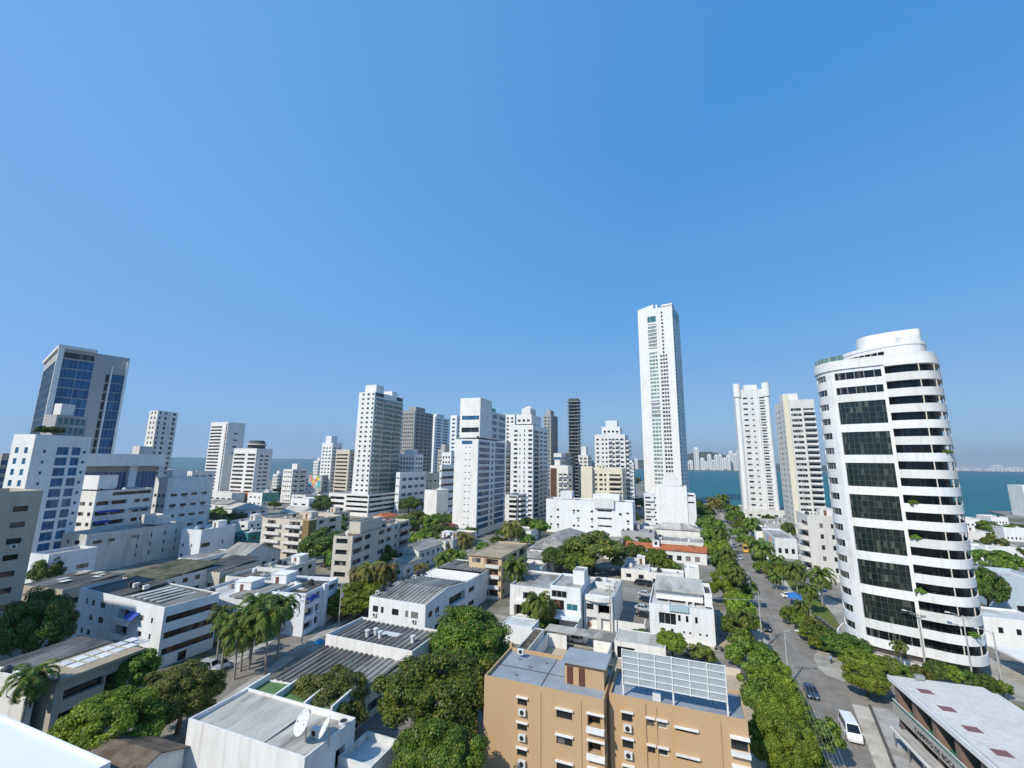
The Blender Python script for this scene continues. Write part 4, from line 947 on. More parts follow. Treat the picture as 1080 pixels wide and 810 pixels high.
b = Bld('low_white_house', 'low white house with a row of square windows amid trees by the parking podium', place(461, 517, 448, 476, dist=265, d=14), WH); b.main.rows('S', 2, cols(5, fill=.4), fh=3.2); b.main.rows('E', 2, cols(3), fh=3.2)
# row behind centre
tower('white_rear_tower', 'white tower seen behind between blank-end and domed-crown towers', 543, 437, 533, 549, 360, WH2, 24, cS=2, d=18)
tower('brown_clad_tower', 'grey and dark topped tower right of the domed-crown tower', 581, 437, 573, 586, 420, GREYR, 26, 'white', 'black', 2, 2, d=26, top=4)
tower('rounded_white_block', 'small white rounded block below the grey dark-topped tower', 592, 478, 584, 599, 360, WHB, 12, 'blue', 'dark', 1, 2, d=14, mode='band')
tower('bluegrey_block', 'blue-grey glazed block left of the dark slender tower base', 602, 478, 595, 606, 385, DKST, 13, 'blue', 'blue', 2, 2, d=16, mode='band')
b = Bld('brown_white_block', 'white block with brown brick panel and stacked white balconies', place(599, 491, 580, 604, dist=310, d=14), WH2, cat='apartment block'); v = b.main; n = 9; fh = b.h/n
v.balc('S', n-1, [(.48,.70),(.74,.97)], fh=fh, dep=1.4, ph=1.1); v.box('brick_panel', .3, v.w*.38, -.05, -.003, 2, b.h-2, BROWNB); b.main.rows('E', n-1, [(.2,.8)], fh=fh)
b.vol(v.w*.2, 3, v.w*.3, 5, b.h, 3.2, WH2)
for i, (xc, yt, xl, xr, dist, wm, n, m, lab) in enumerate([
    (448,470,441,455,470,WH2,12,'win','white midrise peeping between dark gridded tower and grey fin tower'),
    (414,476,405,420,560,WHB,14,'win','distant pale midrise close behind the glass balcony tower, low right'),
    (489,470,483,494,430,WH,14,'balc','white balcony midrise touching the left edge of the blank-end tower'),
    (534,470,529,540,330,GREYR,12,'balc','grey balcony midrise in the slot between blank-end and domed-crown towers'),
    (583,466,577,589,520,WH,16,'win','white distant midrise above the white and brown balcony block'),
    (592,496,586,598,470,WHB,10,'band','banded low midrise left of the dark slender tower'),
    (612,474,606,617,520,WH2,15,'win','white distant midrise directly right of the dark slender tower'),
    (632,486,622,640,450,WH,12,'balcS','white balcony midrise behind the cream block on its left'),
    (668,488,662,676,480,WHB,11,'win','pale low midrise in the gap left of the tallest tower'),
    (336,486,331,341,560,WH,11,'win','small distant white midrise left of the slender stepped tower'),
    (320,503,312,327,500,WH2,6,'win','low distant white block right of the seaside block'),
    (293,500,288,299,520,WH,7,'balc','low distant white balcony block left of the seaside block'),
    (203,497,196,212,420,WH2,7,'win','low white block by the sea left of the striped hotel'),
    (382,512,372,389,400,WH2,6,'win','low pale block behind the parking podium on its left'),
    (434,505,428,442,390,WH,7,'balc','white low-rise with balconies behind the pale courtyard block'),
    (466,508,458,474,420,CR_,6,'win','cream low-rise far behind the striped block')]):
    b = tower('midrise_block', lab, xc, yt, xl, xr, dist, wm, n, rng.choice(['dark','white']), 'dark', 3, 3, d=rng.uniform(14,22), mode=m, top=rng.choice([None,2.5,3.5])); b.root['category'] = 'building'; b.main.clutter(rng, 2, 2, 2, stair=False)
# dark slender tower with projecting slabs
pl = place(609, 420, 599.5, 613, dist=430, d=11)
b = Bld('dark_slender_tower', 'very dark slender tower with thin projecting floor slabs on the skyline', pl, DKST, 'tower', roof=RFD); v = b.main; n = 30; fh = b.h/n
v.band('S', n-1, .06, .94, fh=fh, sill=.4, hh=fh*.72, st='black'); v.band('E', n-1, .06, .94, fh=fh, sill=.4, hh=fh*.72, st='black')
for k in range(1, n): v.box('floor_slab', -1.2-(k%3)*.3, v.w+1.2+(k%2)*.5, -1.3, v.d+1, k*fh-.2, k*fh+.25, GREYR)
tower('white_step_tower', 'white and cream stepped tower between dark slender tower and cream block', 620, 480, 610, 626, 400, WH2, 14, cS=2, d=18, top=7)
# white stepped tower behind the cream block
pl = place(659, 458, 627, 671, dist=330, d=26)
b = Bld('crenellated_tower', 'white tower with stepped top and right-hand balconies behind the cream block', pl, WH, 'tower', roof=RFL); v = b.main; n = 18; fh = b.h/n
v.rows('S', n-1, [(.06,.14),(.24,.30),(.36,.42),(.58,.66),(.84,.95)], z0=1, fh=fh, hh=1.4); v.balc('E', n-1, [(.04,.48),(.52,.96)], z0=1, fh=fh, dep=2.2, ph=1.1, st='bronze')
v.balc('S', n-1, [(.46,.56),(.68,.80)], z0=1, fh=fh, dep=1.4, ph=1.1)
t1 = b.vol(v.w*.24, 1.5, v.w*.6, 14, b.h+.02, 5, WH); t1.rows('S', 1, cols(4), z0=b.h+.5, hh=1.5); b.vol(v.w*.36, 3, v.w*.38, 9, b.h+5.9, 4, WH)
pl = place(656, 494, 613.5, 664, dist=300, d=22)
b = Bld('cream_block', 'cream apartment block with recessed centre standing before the stepped white tower', pl, CR_, cat='apartment block', roof=RFT); v = b.main; n = 11; fh = b.h/n
v.rows('S', n-1, [(.08,.22),(.33,.38),(.44,.52),(.56,.61)], fh=fh, hh=1.4); v.balc('S', n-1, [(.68,.96)], fh=fh, dep=1.5, ph=1.1, st='black'); v.rows('E', n-1, cols(2), fh=fh)
v.box('wing', 0, v.w*.28, -3, -.01, 0, b.h+1, CR_); v.clutter(rng, 3, 2, 4)
# the tallest tower
pl = place(708.5, 322, 672.5, 718.5, dist=430, rot=-13, d=30)
b = Bld('tallest_white_tower', 'tallest tower of the view, bright white with slanting roof fin', pl, WH, 'tower', roof=RFL); v = b.main; n = 52; fh = b.h/n
v.rows('S', n-2, [(.29,.365),(.375,.45),(.465,.53)], z0=fh, fh=fh, sill=.6, hh=fh*.64, st='green', skip={(k,c) for k in list(range(22,26))+list(range(39,50)) for c in range(3)})
v.rows('S', n-2, [(.60,.66),(.675,.73),(.745,.80)], z0=fh, fh=fh, sill=.6, hh=fh*.62, st='white', skip={(k,c) for k in range(38,50) for c in (0,2)})
for k in list(range(22,26))+list(range(40,47)): v.balc('S', 1, [(.28,.53)], z0=fh*(k+1), dep=.9, ph=1.1, st='green', hh=2.4)
v.rows('S', 1, [(.28,.53)], z0=fh*48.2, sill=0, hh=fh*1.7, st='teal')
v.rows('E', n-3, [(.08,.22)], z0=fh, fh=fh, sill=.8, hh=fh*.55, st='dark'); v.rows('E', n-3, [(.5,.6),(.75,.85)], z0=fh, fh=fh, sill=.8, hh=fh*.5, st='white'); v.rows('E', 1, [(.05,.9)], z0=b.h-fh*3, sill=0, hh=fh*2, st='teal')
q = MB(); w_ = v.w*.47
q.poly([(0,-.02,b.h),(w_,-.02,b.h),(w_,-.02,b.h+4.6),(0,-.02,b.h+1.2)]); q.poly([(w_,3,b.h),(0,3,b.h),(0,3,b.h+1.2),(w_,3,b.h+4.6)]); q.poly([(w_,-.02,b.h),(w_,3,b.h),(w_,3,b.h+4.6),(w_,-.02,b.h+4.6)]); q.poly([(0,-.02,b.h+1.2),(w_,-.02,b.h+4.6),(w_,3,b.h+4.6),(0,3,b.h+1.2)]); q.poly([(0,3,b.h),(0,-.02,b.h),(0,-.02,b.h+1.2),(0,3,b.h+1.2)])
q.obj('roof_fin', WH, b.root); v.box('core_fin', v.w*.54, v.w*.59, -.3, 2, 4, b.h+3.5, WH); v.box('roof_frame', v.w*.7, v.w, .2, 12, b.h+.85, b.h+2.6, WHB)
# stepped white block in front of it
pl = place(733.5, 522, 679, 736, yb=557, d=18)
b = Bld('stepped_white_block', 'stepped white block at the foot of the tallest tower', pl, WHB, cat='apartment block', roof=RFL); v = b.main
v.rows('S', 4, [(.02,.13),(.20,.38)], z0=2, fh=4.4, hh=1.1); v.rows('S', 3, [(.60,.70)], z0=4, fh=4.6, hh=1.2); v.rows('S', 2, [(.85,.97)], z0=b.h-6, fh=4, hh=.9)
c1 = b.vol(v.w*.24, -.6, v.w*.6, 12, 0, b.h+4, WHB); b.vol(v.w*.38, 1.5, v.w*.34, 8, b.h+4.85, 3.4, WH); b.vol(v.w*.46, 2.2, v.w*.18, 5, b.h+9.1, 3, WH)
v.balc('S', 3, [(.02,.2)], z0=6, fh=4.4, dep=1.1, door=False)
# white apartment block, wide blank front
pl = place(667, 530, 576, 669.5, yb=567, d=14)
b = Bld('wide_white_block', 'wide white block with few small windows beyond the big olive-green tree', pl, WHB, cat='apartment block', roof=RFG); v = b.main; n = 4; fh = (b.h-2)/n
v.rows('S', 3, [(.05,.075),(.13,.16),(.32,.35),(.37,.40),(.53,.56),(.93,.96)], z0=2.5, fh=fh, sill=1.2, hh=1.0, skip={(2,0),(1,2)}); v.rows('S', 3, [(.61,.77)], z0=3.5, fh=fh, sill=1, hh=.9); v.rows('S', 1, [(.85,.88)], z0=2+2*fh, hh=1.2)
v.box('projecting_bay', v.w*.58, v.w*.80, -1.2, -.01, b.h-3.6, b.h+1.4, WHB); v.box('blue_plinth', v.w*.5, v.w*.7, -.12, -.01, 0, 1.6, BLUEC)
b.vol(v.w*.16, 3, v.w*.14, 6, b.h+.02, 3.4, WHB); b.vol(v.w*.55, 3, v.w*.3, 7, b.h+.02, 2.6, WHB); v.clutter(rng, 6, 4, 6, stair=False)
# towers right of the avenue
pl = place(809, 410, 776, 818, dist=365, d=18)
b = Bld('twin_cylinder_tower', 'white tower topped by two round corner turrets right of the bay', pl, WH, 'tower', roof=RFL); v = b.main; n = 23; fh = b.h/n
v.rows('S', n-2, [(.20,.34)], z0=4, fh=fh, hh=1.3); v.rows('S', n-2, [(.46,.53)], z0=4, fh=fh, hh=1.0); v.balc('S', n-2, [(.72,.93)], z0=4, fh=fh, dep=.9, ph=1.0); v.balc('E', n-2, [(.1,.45),(.55,.9)], z0=4, fh=fh, dep=1.2, ph=1.0)
v.box('rib', v.w*.62, v.w*.67, -.5, -.01, 4, b.h, WHB)
mb = MB()
for x in (.8, v.w-.8): mb.cyl(x, .8, 0, b.h-5.5, 1.9, 18); mb.cyl(x, .8, b.h-5.5, b.h+4.6, 2.6, 22)
mb.obj('turret', WH, b.root); t1 = b.vol(v.w*.28, 2, v.w*.42, 8, b.h+.02, 3, WH)
pd = b.vol(-2, -6, v.w+14, 30, 0, 6.5, WH2, part='podium'); pd.rows('S', 1, cols(6, fill=.4), z0=1.5, hh=1.5)
pl = place(826, 422, 817, 858, dist=300, side='W', d=26)
b = Bld('cream_edged_tower', 'off-white tower with a cream corner pier and stacked right-hand balconies', pl, WH2, 'tower', roof=RFT); v = b.main; n = 24; fh = b.h/n
v.band('S', n-2, .22, .56, z0=2, fh=fh, sill=.9, hh=fh*.5, st='white', dep=.25); v.balc('S', n-2, [(.62,.98)], z0=2, fh=fh, dep=1.6, ph=1.1, st='black'); v.rows('W', n-2, [(.1,.2),(.35,.5),(.75,.85)], z0=2, fh=fh, hh=1.3)
v.box('corner_pier', -.25, v.w*.16, -.5, -.01, 0, b.h+2.5, CR_); b.vol(v.w*.05, 4, v.w*.5, 9, b.h+.02, 3.5, WH2)
# curved balcony block behind the round tower
pl = place(851, 543, 838, 869, yb=612, side='W', d=15, w=12)
b = Bld('curved_balcony_block', 'low off-white block with curved balconies between the cream-edged tower and round tower', pl, OFFW, cat='apartment block', roof=RFL); v = b.main; n = 6; fh = b.h/n
v.rows('S', n-1, [(.28,.36),(.55,.72)], z0=2, fh=fh, hh=1.5); mbx = None
for k in range(n-1):
    mb = MB(); z = 2.2+k*fh; pts = [(-.02, 9)]+[(-3.2*math.sin(t*math.pi/10), 5-4.5*math.cos(t*math.pi/10)+0) for t in range(0, 11)]
    pts = [(-.01-2.6*math.sin(t*math.pi/12), .4+8.6*(1-math.cos(t*math.pi/12))/2) for t in range(13)]
    mb.prism(pts[::-1] if False else pts[::-1], z-.15, z+1.15); mb.obj('balcony', OFFW, b.root)
v.rows('W', n-1, [(.42,.95)], z0=2.2, fh=fh, sill=.1, hh=2.4, st='bronze'); v.clutter(rng, 3, 2, 3)
# ------------------------------------------------------------------ round-fronted tower
def round_tower():
    g0 = at(969, 688, 3.2); X, Y = dirs(-20); zt = 60.5; n = 17; fh = 3.3; z0 = 3.2
    org = g0-X*1.5; t = thing('round_tower', 'white curved tower with wraparound balconies and dark glass bays, largest at right', 'tower', (org.x, org.y, 0), math.radians(-20))
    def spline(P, m=7):
        out = []
        for i in range(len(P)-1):
            a, b_, c, d_ = P[max(0,i-1)], P[i], P[i+1], P[min(len(P)-1,i+2)]
            for k in range(m):
                s = k/m; out.append(tuple(.5*((2*b_[j])+(-a[j]+c[j])*s+(2*a[j]-5*b_[j]+4*c[j]-d_[j])*s*s+(-a[j]+3*b_[j]-3*c[j]+d_[j])*s**3) for j in (0,1)))
        out.append(P[-1]); return out
    ctl = [(-9.6,15),(-10.1,8.5),(-9.5,4.2),(-7.2,1.3),(-4.6,.2),(-1,-.1),(3,-.2),(6,-.3),(8.7,.5),(10.3,2.8),(10.8,6.5),(10.6,11),(9.8,15)]
    P = spline(ctl)
    def off(pts, d):
        o = []
        for i in range(len(pts)):
            a = Vector(pts[max(0,i-1)]); c = Vector(pts[min(len(pts)-1,i+1)]); tn = (c-a).normalized(); nn = Vector((tn.y, -tn.x)); o.append((pts[i][0]+nn.x*d, pts[i][1]+nn.y*d))
        return o
    def sub(xa, xb, lo=False):   # index range of the outline between two stations
        return P[xa:xb+1]
    IL = 23; IG = 40; N = len(P)-1        # left curved part | glass bay | balconies
    def wallstrip(mb, pts, za, zb, th=.25, m=0, d0=0.):
        o = off(pts, d0) if d0 else pts; i = off(pts, d0-th)
        for k in range(len(pts)-1):
            a, b_, c, d_ = o[k], o[k+1], i[k+1], i[k]
            mb.poly([(*a,za),(*b_,za),(*b_,zb),(*a,zb)],m,True); mb.poly([(*a,zb),(*b_,zb),(*c,zb),(*d_,zb)],m); mb.poly([(*d_,za),(*c,za),(*b_,za),(*a,za)],m); mb.poly([(*c,za),(*d_,za),(*d_,zb),(*c,zb)],m)
        for k, s_ in ((0,1),(len(pts)-1,-1)):
            q = [(*o[k],za),(*o[k],zb),(*i[k],zb),(*i[k],za)]; mb.poly(q if s_ > 0 else q[::-1], m)
    # core
    core = [p for p in off(P[:IG+1], -.35)]+[p for p in off(P[IG:60], -1.35)+off(P[60:], -.7)]+[(8,17.5),(-9,17.5)]
    mb = MB(); mb.prism(core, 0, zt-.5); mb.obj('core', plain('room_interior', (.055,.045,.038), .6), t)
    RW = WH
    for k in range(n+1):
        z = z0+k*fh
        nm = 'balcony'
        # balcony side: parapet, slab, glazing behind
        if k <= n:
            pts = P[IG+1:]; mb = MB(); wallstrip(mb, pts, z-.35, z+1.32 if k < n else z+1.0, .22, 0, .55)
            fl = off(pts,.33); ins = off(pts,-1.2)
            for i in range(len(pts)-1): mb.poly([(*ins[i],z),(*fl[i],z),(*fl[i+1],z),(*ins[i+1],z)]); mb.poly([(*ins[i+1],z-.3),(*fl[i+1],z-.3),(*fl[i],z-.3),(*ins[i],z-.3)])
            mb.obj('balcony', RW, t)
            if k < n:
                g = MB(); gp = off(pts,-1.15)
                for i in range(2, len(pts)-1):
                    g.poly([(*gp[i],z+.05),(*gp[i+1],z+.05),(*gp[i+1],z+2.9),(*gp[i],z+2.9)],0)
                for i in range(2, len(pts), 4): g.obox((gp[i][0],gp[i][1]-.04,0), Vector((1,0,0)), Vector((0,1,0)), .05,.05, z+.05, z+2.9, 1)
                g.obj('balcony_window', [GLD, FRD], t)
                c = MB()
                for i in (12, 19, 26, 34):
                    if i < len(pts): e = off(pts,.42)[i]; c = MB(); c.obox((e[0],e[1],0), Vector((1,0,0)), Vector((0,1,0)), .09,.09, z+1.3, z+fh-.34, 0); c.obj('balcony_post', BEI, t)
        # left curved part: spandrel and strip window
        pts = P[4:IL+1]; mb = MB(); wallstrip(mb, pts, z-.75, z+1.15, .3); 
        mb.obj('spandrel', RW, t)
        if k < n:
            g = MB(); gp = off(P,-.2)[11:20]
            for i in range(8): g.poly([(*gp[i],z+1.1),(*gp[i+1],z+1.1),(*gp[i+1],z+fh-.7),(*gp[i],z+fh-.7)],0)
            for i in (0,3,6,8): g.obox((gp[i][0],gp[i][1],0), Vector((1,0,0)), Vector((0,1,0)), .045,.045, z+1.1, z+fh-.7, 1)
            g.obj('window', [GL, FRA], t)
            if k == n-2:
                g = MB(); q_ = off(P,-.5)[5:14]
                for i in range(8): g.poly([(*q_[i],z+1.15),(*q_[i+1],z+1.15),(*q_[i+1],z+fh-.75),(*q_[i],z+fh-.75)])
                g.obj('terrace_window', GLD, t)
            p = MB(); wallstrip(p, P[4:12] if k != n-2 else P[4:6], z+1.15, z+fh-.75, .28); tag(p.obj('pier', RW, t)); p = MB(); wallstrip(p, P[19:IL+1], z+1.15, z+fh-.75, .28); p.obj('pier', RW, t)
        # glass bay spandrels every second storey
        pts = P[IL:IG+1]
        if k == 0 or k % 2 == 1 or k >= n-1:
            mb = MB(); wallstrip(mb, pts, z-.75, z+.95, .3); mb.obj('spandrel', RW, t)
    gp = off(P,-.22)[IL:IG+1]
    k = 1
    while k < n-2:
        za, zb = z0+k*fh+.95, z0+(k+2)*fh-.75; g = MB(); nr = 4
        for j in range(nr):
            for i in range(0, len(gp)-1):
                g.poly([(*gp[i],za+(zb-za)*j/nr),(*gp[i+1],za+(zb-za)*j/nr),(*gp[i+1],za+(zb-za)*(j+1)/nr),(*gp[i],za+(zb-za)*(j+1)/nr)],0)
        for i in range(0, len(gp), 2): g.obox((gp[i][0],gp[i][1]-.03,0), Vector((1,0,0)), Vector((0,1,0)), .03,.03, za, zb, 1)
        for j in range(1, nr):
            zz = za+(zb-za)*j/nr; wallstrip(g, off(gp,.035), zz-.025, zz+.025, .03, 1)
        g.obj('glass_bay', [glass('bay_glass', (.008,.014,.012), (.09,.10,.08), .18, .06, .5) if 'bay_glass' not in MATS else MATS['bay_glass'], plain('bronze_mullion', (.12,.12,.11), .4, .4)], t); k += 2
    for ii, kk in ((0,0),(0,n-2),(0,n-1)):
        za, zb = z0+kk*fh+.95, z0+(kk+1)*fh-.75; g = MB()
        for i in range(len(gp)-1): g.poly([(*gp[i],za),(*gp[i+1],za),(*gp[i+1],zb),(*gp[i],zb)],0)
        for i in range(0, len(gp), 3): g.obox((gp[i][0],gp[i][1]-.03,0), Vector((1,0,0)), Vector((0,1,0)), .05,.05, za, zb, 1)
        g.obj('window', [GLD, FRA], t)
    for ia, ib in ((IL-1,IL+1),(IG,IG+1)):
        mb = MB(); wallstrip(mb, P[ia:ib+1], z0-.7, z0+n*fh+.6, .5, 0, .03); mb.obj('pier', RW, t)
    # curved foot
    mb = MB(); foot = spline([(-11.2,15),(-11.8,8),(-10.4,2.4),(-6.6,-1.4),(-1,-2.4),(4,-2.0),(6.6,-1.2)], 6); wallstrip(mb, foot, -.2, 1.7, .3); mb.obj('base_wall', RW, t)
    ip = off(foot,-.25)+[(6,15),(-10,15)]; mb = MB(); mb.prism(ip, 1.2, 1.5); mb.obj('plinth', PAVE, t)
    # top: roof slab, set-back storeys, crown walls
    zr = z0+n*fh+.95
    mb = MB(); mb.prism(off(P,.2)+[(9,17.5),(-9,17.5)], zr-.6, zr); mb.obj('roof', RFL, t)
    mb = MB(); wallstrip(mb, off(P[8:],.3), zr-.9, zr+1.15, .25); mb.obj('parapet', RW, t)
    c = spline([(-5.2,14.5),(-4.8,9),(-2.6,5.6),(.6,3.4),(4,2.0),(7.0,1.7),(9.2,3.6),(9.8,8.0),(9.2,14.5)], 6)
    mb = MB(); mb.prism(c, zr+.004, zr+3.3); mb.obj('penthouse', RW, t)
    mb = MB(); wallstrip(mb, off(c[2:],.12), zr+3.3, zr+4.0, .25); mb.obj('penthouse_parapet', RW, t)
    mb = MB(); mb.prism(spline([(-1.6,14.5),(-1.8,10),(-.4,7.0),(3,5.8),(6.4,5.6),(9.1,6.2),(9.3,10),(8.8,14.5)],6), zr+3.3, zr+7.4); mb.obj('penthouse', WHB, t)
    mb = MB(); mb.prism(spline([(5.0,3.6),(5.8,2.5),(7.4,2.3),(8.9,3.4),(9,5.4),(7.2,5.6),(5.4,5.2)],6), zr+3.3, zr+5.4); mb.obj('stair_drum', RW, t)
    g = MB(); oc = off(c,.03)
    for i in range(8, 22): g.poly([(*oc[i],zr+.9),(*oc[i+1],zr+.9),(*oc[i+1],zr+2.5),(*oc[i],zr+2.5)])
    for i in range(8, 23, 2): g.obox((oc[i][0],oc[i][1],0), Vector((1,0,0)), Vector((0,1,0)), .05,.05, zr+.9, zr+2.5, 1)
    g.obj('penthouse_window', [GLD, FRW], t)
    g = MB(); gl = off(P[12:30],.05)
    for i in range(len(gl)-1): g.poly([(*gl[i],zr+1.16),(*gl[i+1],zr+1.16),(*gl[i+1],zr+2.3),(*gl[i],zr+2.3)])
    g.obj('glass_rail', GLG, t)
    for k, i in ((6,43),(8,44),(3,42),(11,60),(1,58)):
        q = off(P,.3)[i]; o = link('balcony_plant', crown('g','far',k%3), t, loc=(q[0],q[1],z0+k*fh+1.4)); o.scale = (.9,.8,.8)
round_tower()

# ------------------------------------------------------------------ near and middle buildings
# ochre apartment building
def ochre():
    x0 = -24.3; b = Bld('ochre_apartments', 'ochre orange apartment building with white window hoods, centre foreground', [x0, 55, 15.0, 9.2, 11.2, 0], ORG, cat='apartment building', roof=RFB, par=.45); v = b.main
    zr = 10.75
    r = b.vol(15.35, 1.9, 14.55, 6.7, 0, zr, ORG, part='wall', par=.4, roof=RFB)
    b.vol(15.0, 2.6, .35, 6, 0, zr-.1, ORG, par=.1)
    def hood(name, vol, xa, xb, z, d, t=.12, m=WH):
        mb = MB(); y = vol.y; mb.box(vol.x+xa, vol.x+xb, y-d, y-.003, z, z+t); mb.obj(name, m, b.root)
    def acu(vol, x, z):
        o = link('air_conditioner', ac_mesh(), b.root, loc=(vol.x+x, vol.y-.42, z))
    for k in range(4):
        dz = -2.72*k
        for vol, uu, zt, zb, st in ((v,(-19.8,-18.55),9.6,8.72,'dark'),(v,(-14.9,-13.0),9.3,8.3,'dark'),(r,(-7.56,-6.35),9.5,8.5,'dark'),(r,(-4.75,-3.95),9.42,8.6,'dark'),(r,(-3.6,-2.6),9.42,8.6,'white'),(r,(-1.7,.56),9.1,8.72,'black')):
            if zb+dz < .2: continue
            vol.win('S', uu[0]-x0-vol.x, zb+dz, uu[1]-uu[0], zt-zb, st, .2)
            hood('window_hood', vol, uu[0]-x0-vol.x-.12, uu[1]-x0-vol.x+.12, zt+dz+.01, .32)
        if 7.4+dz > 0:
            acu(v, 4.75, 7.75+dz); acu(r, 1.6, 7.6+dz)
        # right end window with projecting sill and cheek
        xa, xb = 3.85-x0-r.x, 5.45-x0-r.x
        if 8.0+dz > .1:
            r.win('S', xa, 8.15+dz, xb-xa, 1.2, 'dark', .12); hood('window_hood', r, xa-.1, r.w+.05, 9.36+dz, .5, .16); hood('window_sill', r, xa-.1, r.w+.05, 7.75+dz, .55, .34)
        # corner loggia of the left wing
        xa, xb = -11.2-x0, 15.0
        if 8+dz > 0:
            v.win('S', xa, 8.15+dz, xb-xa-.22, 1.35, 'black', 1.0); hood('balcony', v, xa-.1, 15.05, 7.75+dz, .55, .42); hood('window_hood', v, xa-.1, 15.05, 9.52+dz, .3)
            v.win('E', .25, 8.15+dz, 1.1, 1.35, 'black', .5)
    for x in (7.4, 12.3): v.box('downpipe', x, x+.1, -.1, -.004, 0, 10.6, ORG)
    for x in (5.2, 11.8): r.box('downpipe', x, x+.1, -.1, -.004, 0, zr-.2, ORG)
    r.box('conduit', 4.1, 4.15, -.05, -.004, 4, zr, FRD); v.box('floor_joint', .02, 14.9, -.012, -.003, 5.55, 5.59, ORG); v.box('floor_joint', .02, 14.9, -.012, -.003, 8.25, 8.29, ORG)
    # roof hut with rust doors
    h = b.vol(9.7, 3.0, 4.9, 3.6, zr+.004, 2.5, ORG, part='roof_hut', par=0, roof=RFB)
    mb = MB(); mb.box(9.4, 14.95, 2.5, 6.9, zr+2.51, zr+2.66, 0); mb.obj('hut_roof', [RFB], b.root)
    for xx in (10.0, 11.5):
        mb = MB(); mb.box(xx, xx+.75, 2.94, 2.998, zr+.05, zr+2.0, 0); mb.obj('door', RUST, b.root)
    mb = MB(); mb.box(.2, 14.8, 4.4, 4.5, zr+.006, zr+.05); mb.box(7.1,7.2,.3,8.9,zr+.006,zr+.04); mb.obj('roof_seam', RFD, b.root)
    for x,y in ((2.2,6.6),(4.3,4.9),(6.0,6.9),(3.3,2.2),(9,7.6),(19.5,5.2),(24,5.6),(27,4.4),(21.4,7)):
        mb = MB(); mb.cyl(x,y,zr+.005,zr+.4,.07,8); mb.cyl(x,y,zr+.4,zr+.46,.14,8); mb.obj('vent_pipe', MET, b.root)
    mb = MB(); mb.box(20.2,21.1,3.0,3.6,zr-.2+.21,zr+.75); mb.obj('roof_box', ACW, b.root); link('air_conditioner', ac_mesh(), b.root, loc=(1.8,7.2,zr+.45))
    mb = MB(); mb.box(-.16,.2,9.2,9.6,zr-.6,zr+.9); mb.obj('chimney', ORG, b.root)
    # billboard seen from its lit face
    t = thing('billboard', 'large blank grey billboard panel in a white grid frame on the ochre roof', 'billboard', (-7.4, 57.5, zr))
    Wb, za, zb = 11.2, 1.55, 5.15
    mb = MB(); mb.box(.02, Wb-.02, .06, .12, za, zb); mb.obj('panel', surf('billboard_sheet', (.34,.39,.41), (.42,.46,.47), .5, .5), t)
    mb = MB()
    for i in range(7): x = Wb*i/6; mb.box(x-.05, x+.05, -.06, .055, za-.1, zb+.05)
    for j in range(6):
        z = za+(zb-za)*j/5
        for i in range(6): mb.box(Wb*i/6+.052, Wb*(i+1)/6-.052, -.03, .052, z-.04, z+.04)
    mb.obj('frame', FRW, t)
    for x in (0.0, Wb/2, Wb):
        mb = MB(); mb.box(x-.09, x+.09, .13, .31, .01, zb); mb.obj('post', FRW, t)
        mb = MB(); mb.tube((x,.3,za+1.4),(x,2.6,.02),.05,.05,6); mb.obj('strut', FRW, t)
    b.finish_later = True
ochre()
# peach block with tan roof
pl = place(529, 587.5, 495, 556, yb=633)
b = Bld('peach_apartments', 'small peach apartment block with a tan sloping roof and pinkish side wall', pl, PEACH, cat='apartment block', roof=RFT, par=.25); v = b.main; n = 4; fh = (b.h-.3)/n
v.rows('S', n, [(.10,.36)], fh=fh, sill=.9, hh=1.2); v.rows('S', n, [(.56,.90)], fh=fh, sill=.7, hh=1.5, st='bronze', dep=.5); v.balc('S', n, [(.52,.96)], fh=fh, dep=.7, ph=.75, door=False, wall=WH2)
v.rows('E', n, [(.06,.12),(.30,.55)], fh=fh, st='bronze'); v.rows('E', n, [(.66,.92)], fh=fh, sill=.2, hh=2.1, st='black', dep=.8)
v.box('side_skin', v.w+.004, v.w+.03, .02, .4, 0, b.h-.3, PINKB); v.box('roof_overhang', -.5, v.w+.3, -.5, -.01, b.h-.25, b.h+.02, RFT)
v.box('stair_shaft', v.w*.48, v.w*.55, -.25, -.01, 0, b.h-.4, PINKB)
# white two-storey house with corrugated roofs in the middle
pl = place(449, 638, 390, 527, yb=None, h=7.6); 
b = Bld('white_house', 'white two-storey house under grey sheet roofs beside the tall mango tree', pl, WH, cat='house', par=.5, roof=FIB); v = b.main
L = v.d
v.rows('S', 2, [(.07,.17),(.22,.27),(.42,.54),(.66,.71),(.76,.88)], z0=.2, fh=3.4, hh=1.3, st='dark'); v.rows('E', 2, [(.03,.07),(.10,.14)], z0=.2, fh=3.4, hh=1.2)
v.rows('E', 2, [(.25,.45)], z0=.2, fh=3.4, sill=.3, hh=2.2, st='black', dep=1.2); v.rows('E', 2, [(.50,.58)], z0=.2, fh=3.4, hh=1.2); v.win('E', L*.80, 3.0, .5, 3.2, 'black', .2); v.win('E', L*.78, .3, 1.4, 2.0, 'blue')
for ya, yb_, za, zb in ((.3,L*.225,b.h-.35,b.h+.9),(L*.23,L*.47,b.h+.9,b.h-.1),(L*.70,L-.3,b.h+.2,b.h-.4)): mb = MB(); corr(mb, .3, v.w-.3, ya, yb_, za, zb); mb.obj('roof_sheets', FIB, b.root)
g = MB(); g.prism([(0,0),(L*.46,0),(L*.23,1.2)], 0, .2); o = g.obj('gable', WH, b.root); o.matrix_basis = Matrix(((0,0,1,v.w-.21),(1,0,0,.01),(0,1,0,b.h),(0,0,0,1)))
pg = v.box('pergola', .4, v.w-.5, L*.48, L*.68, b.h-.3, b.h-.2, FIBL)
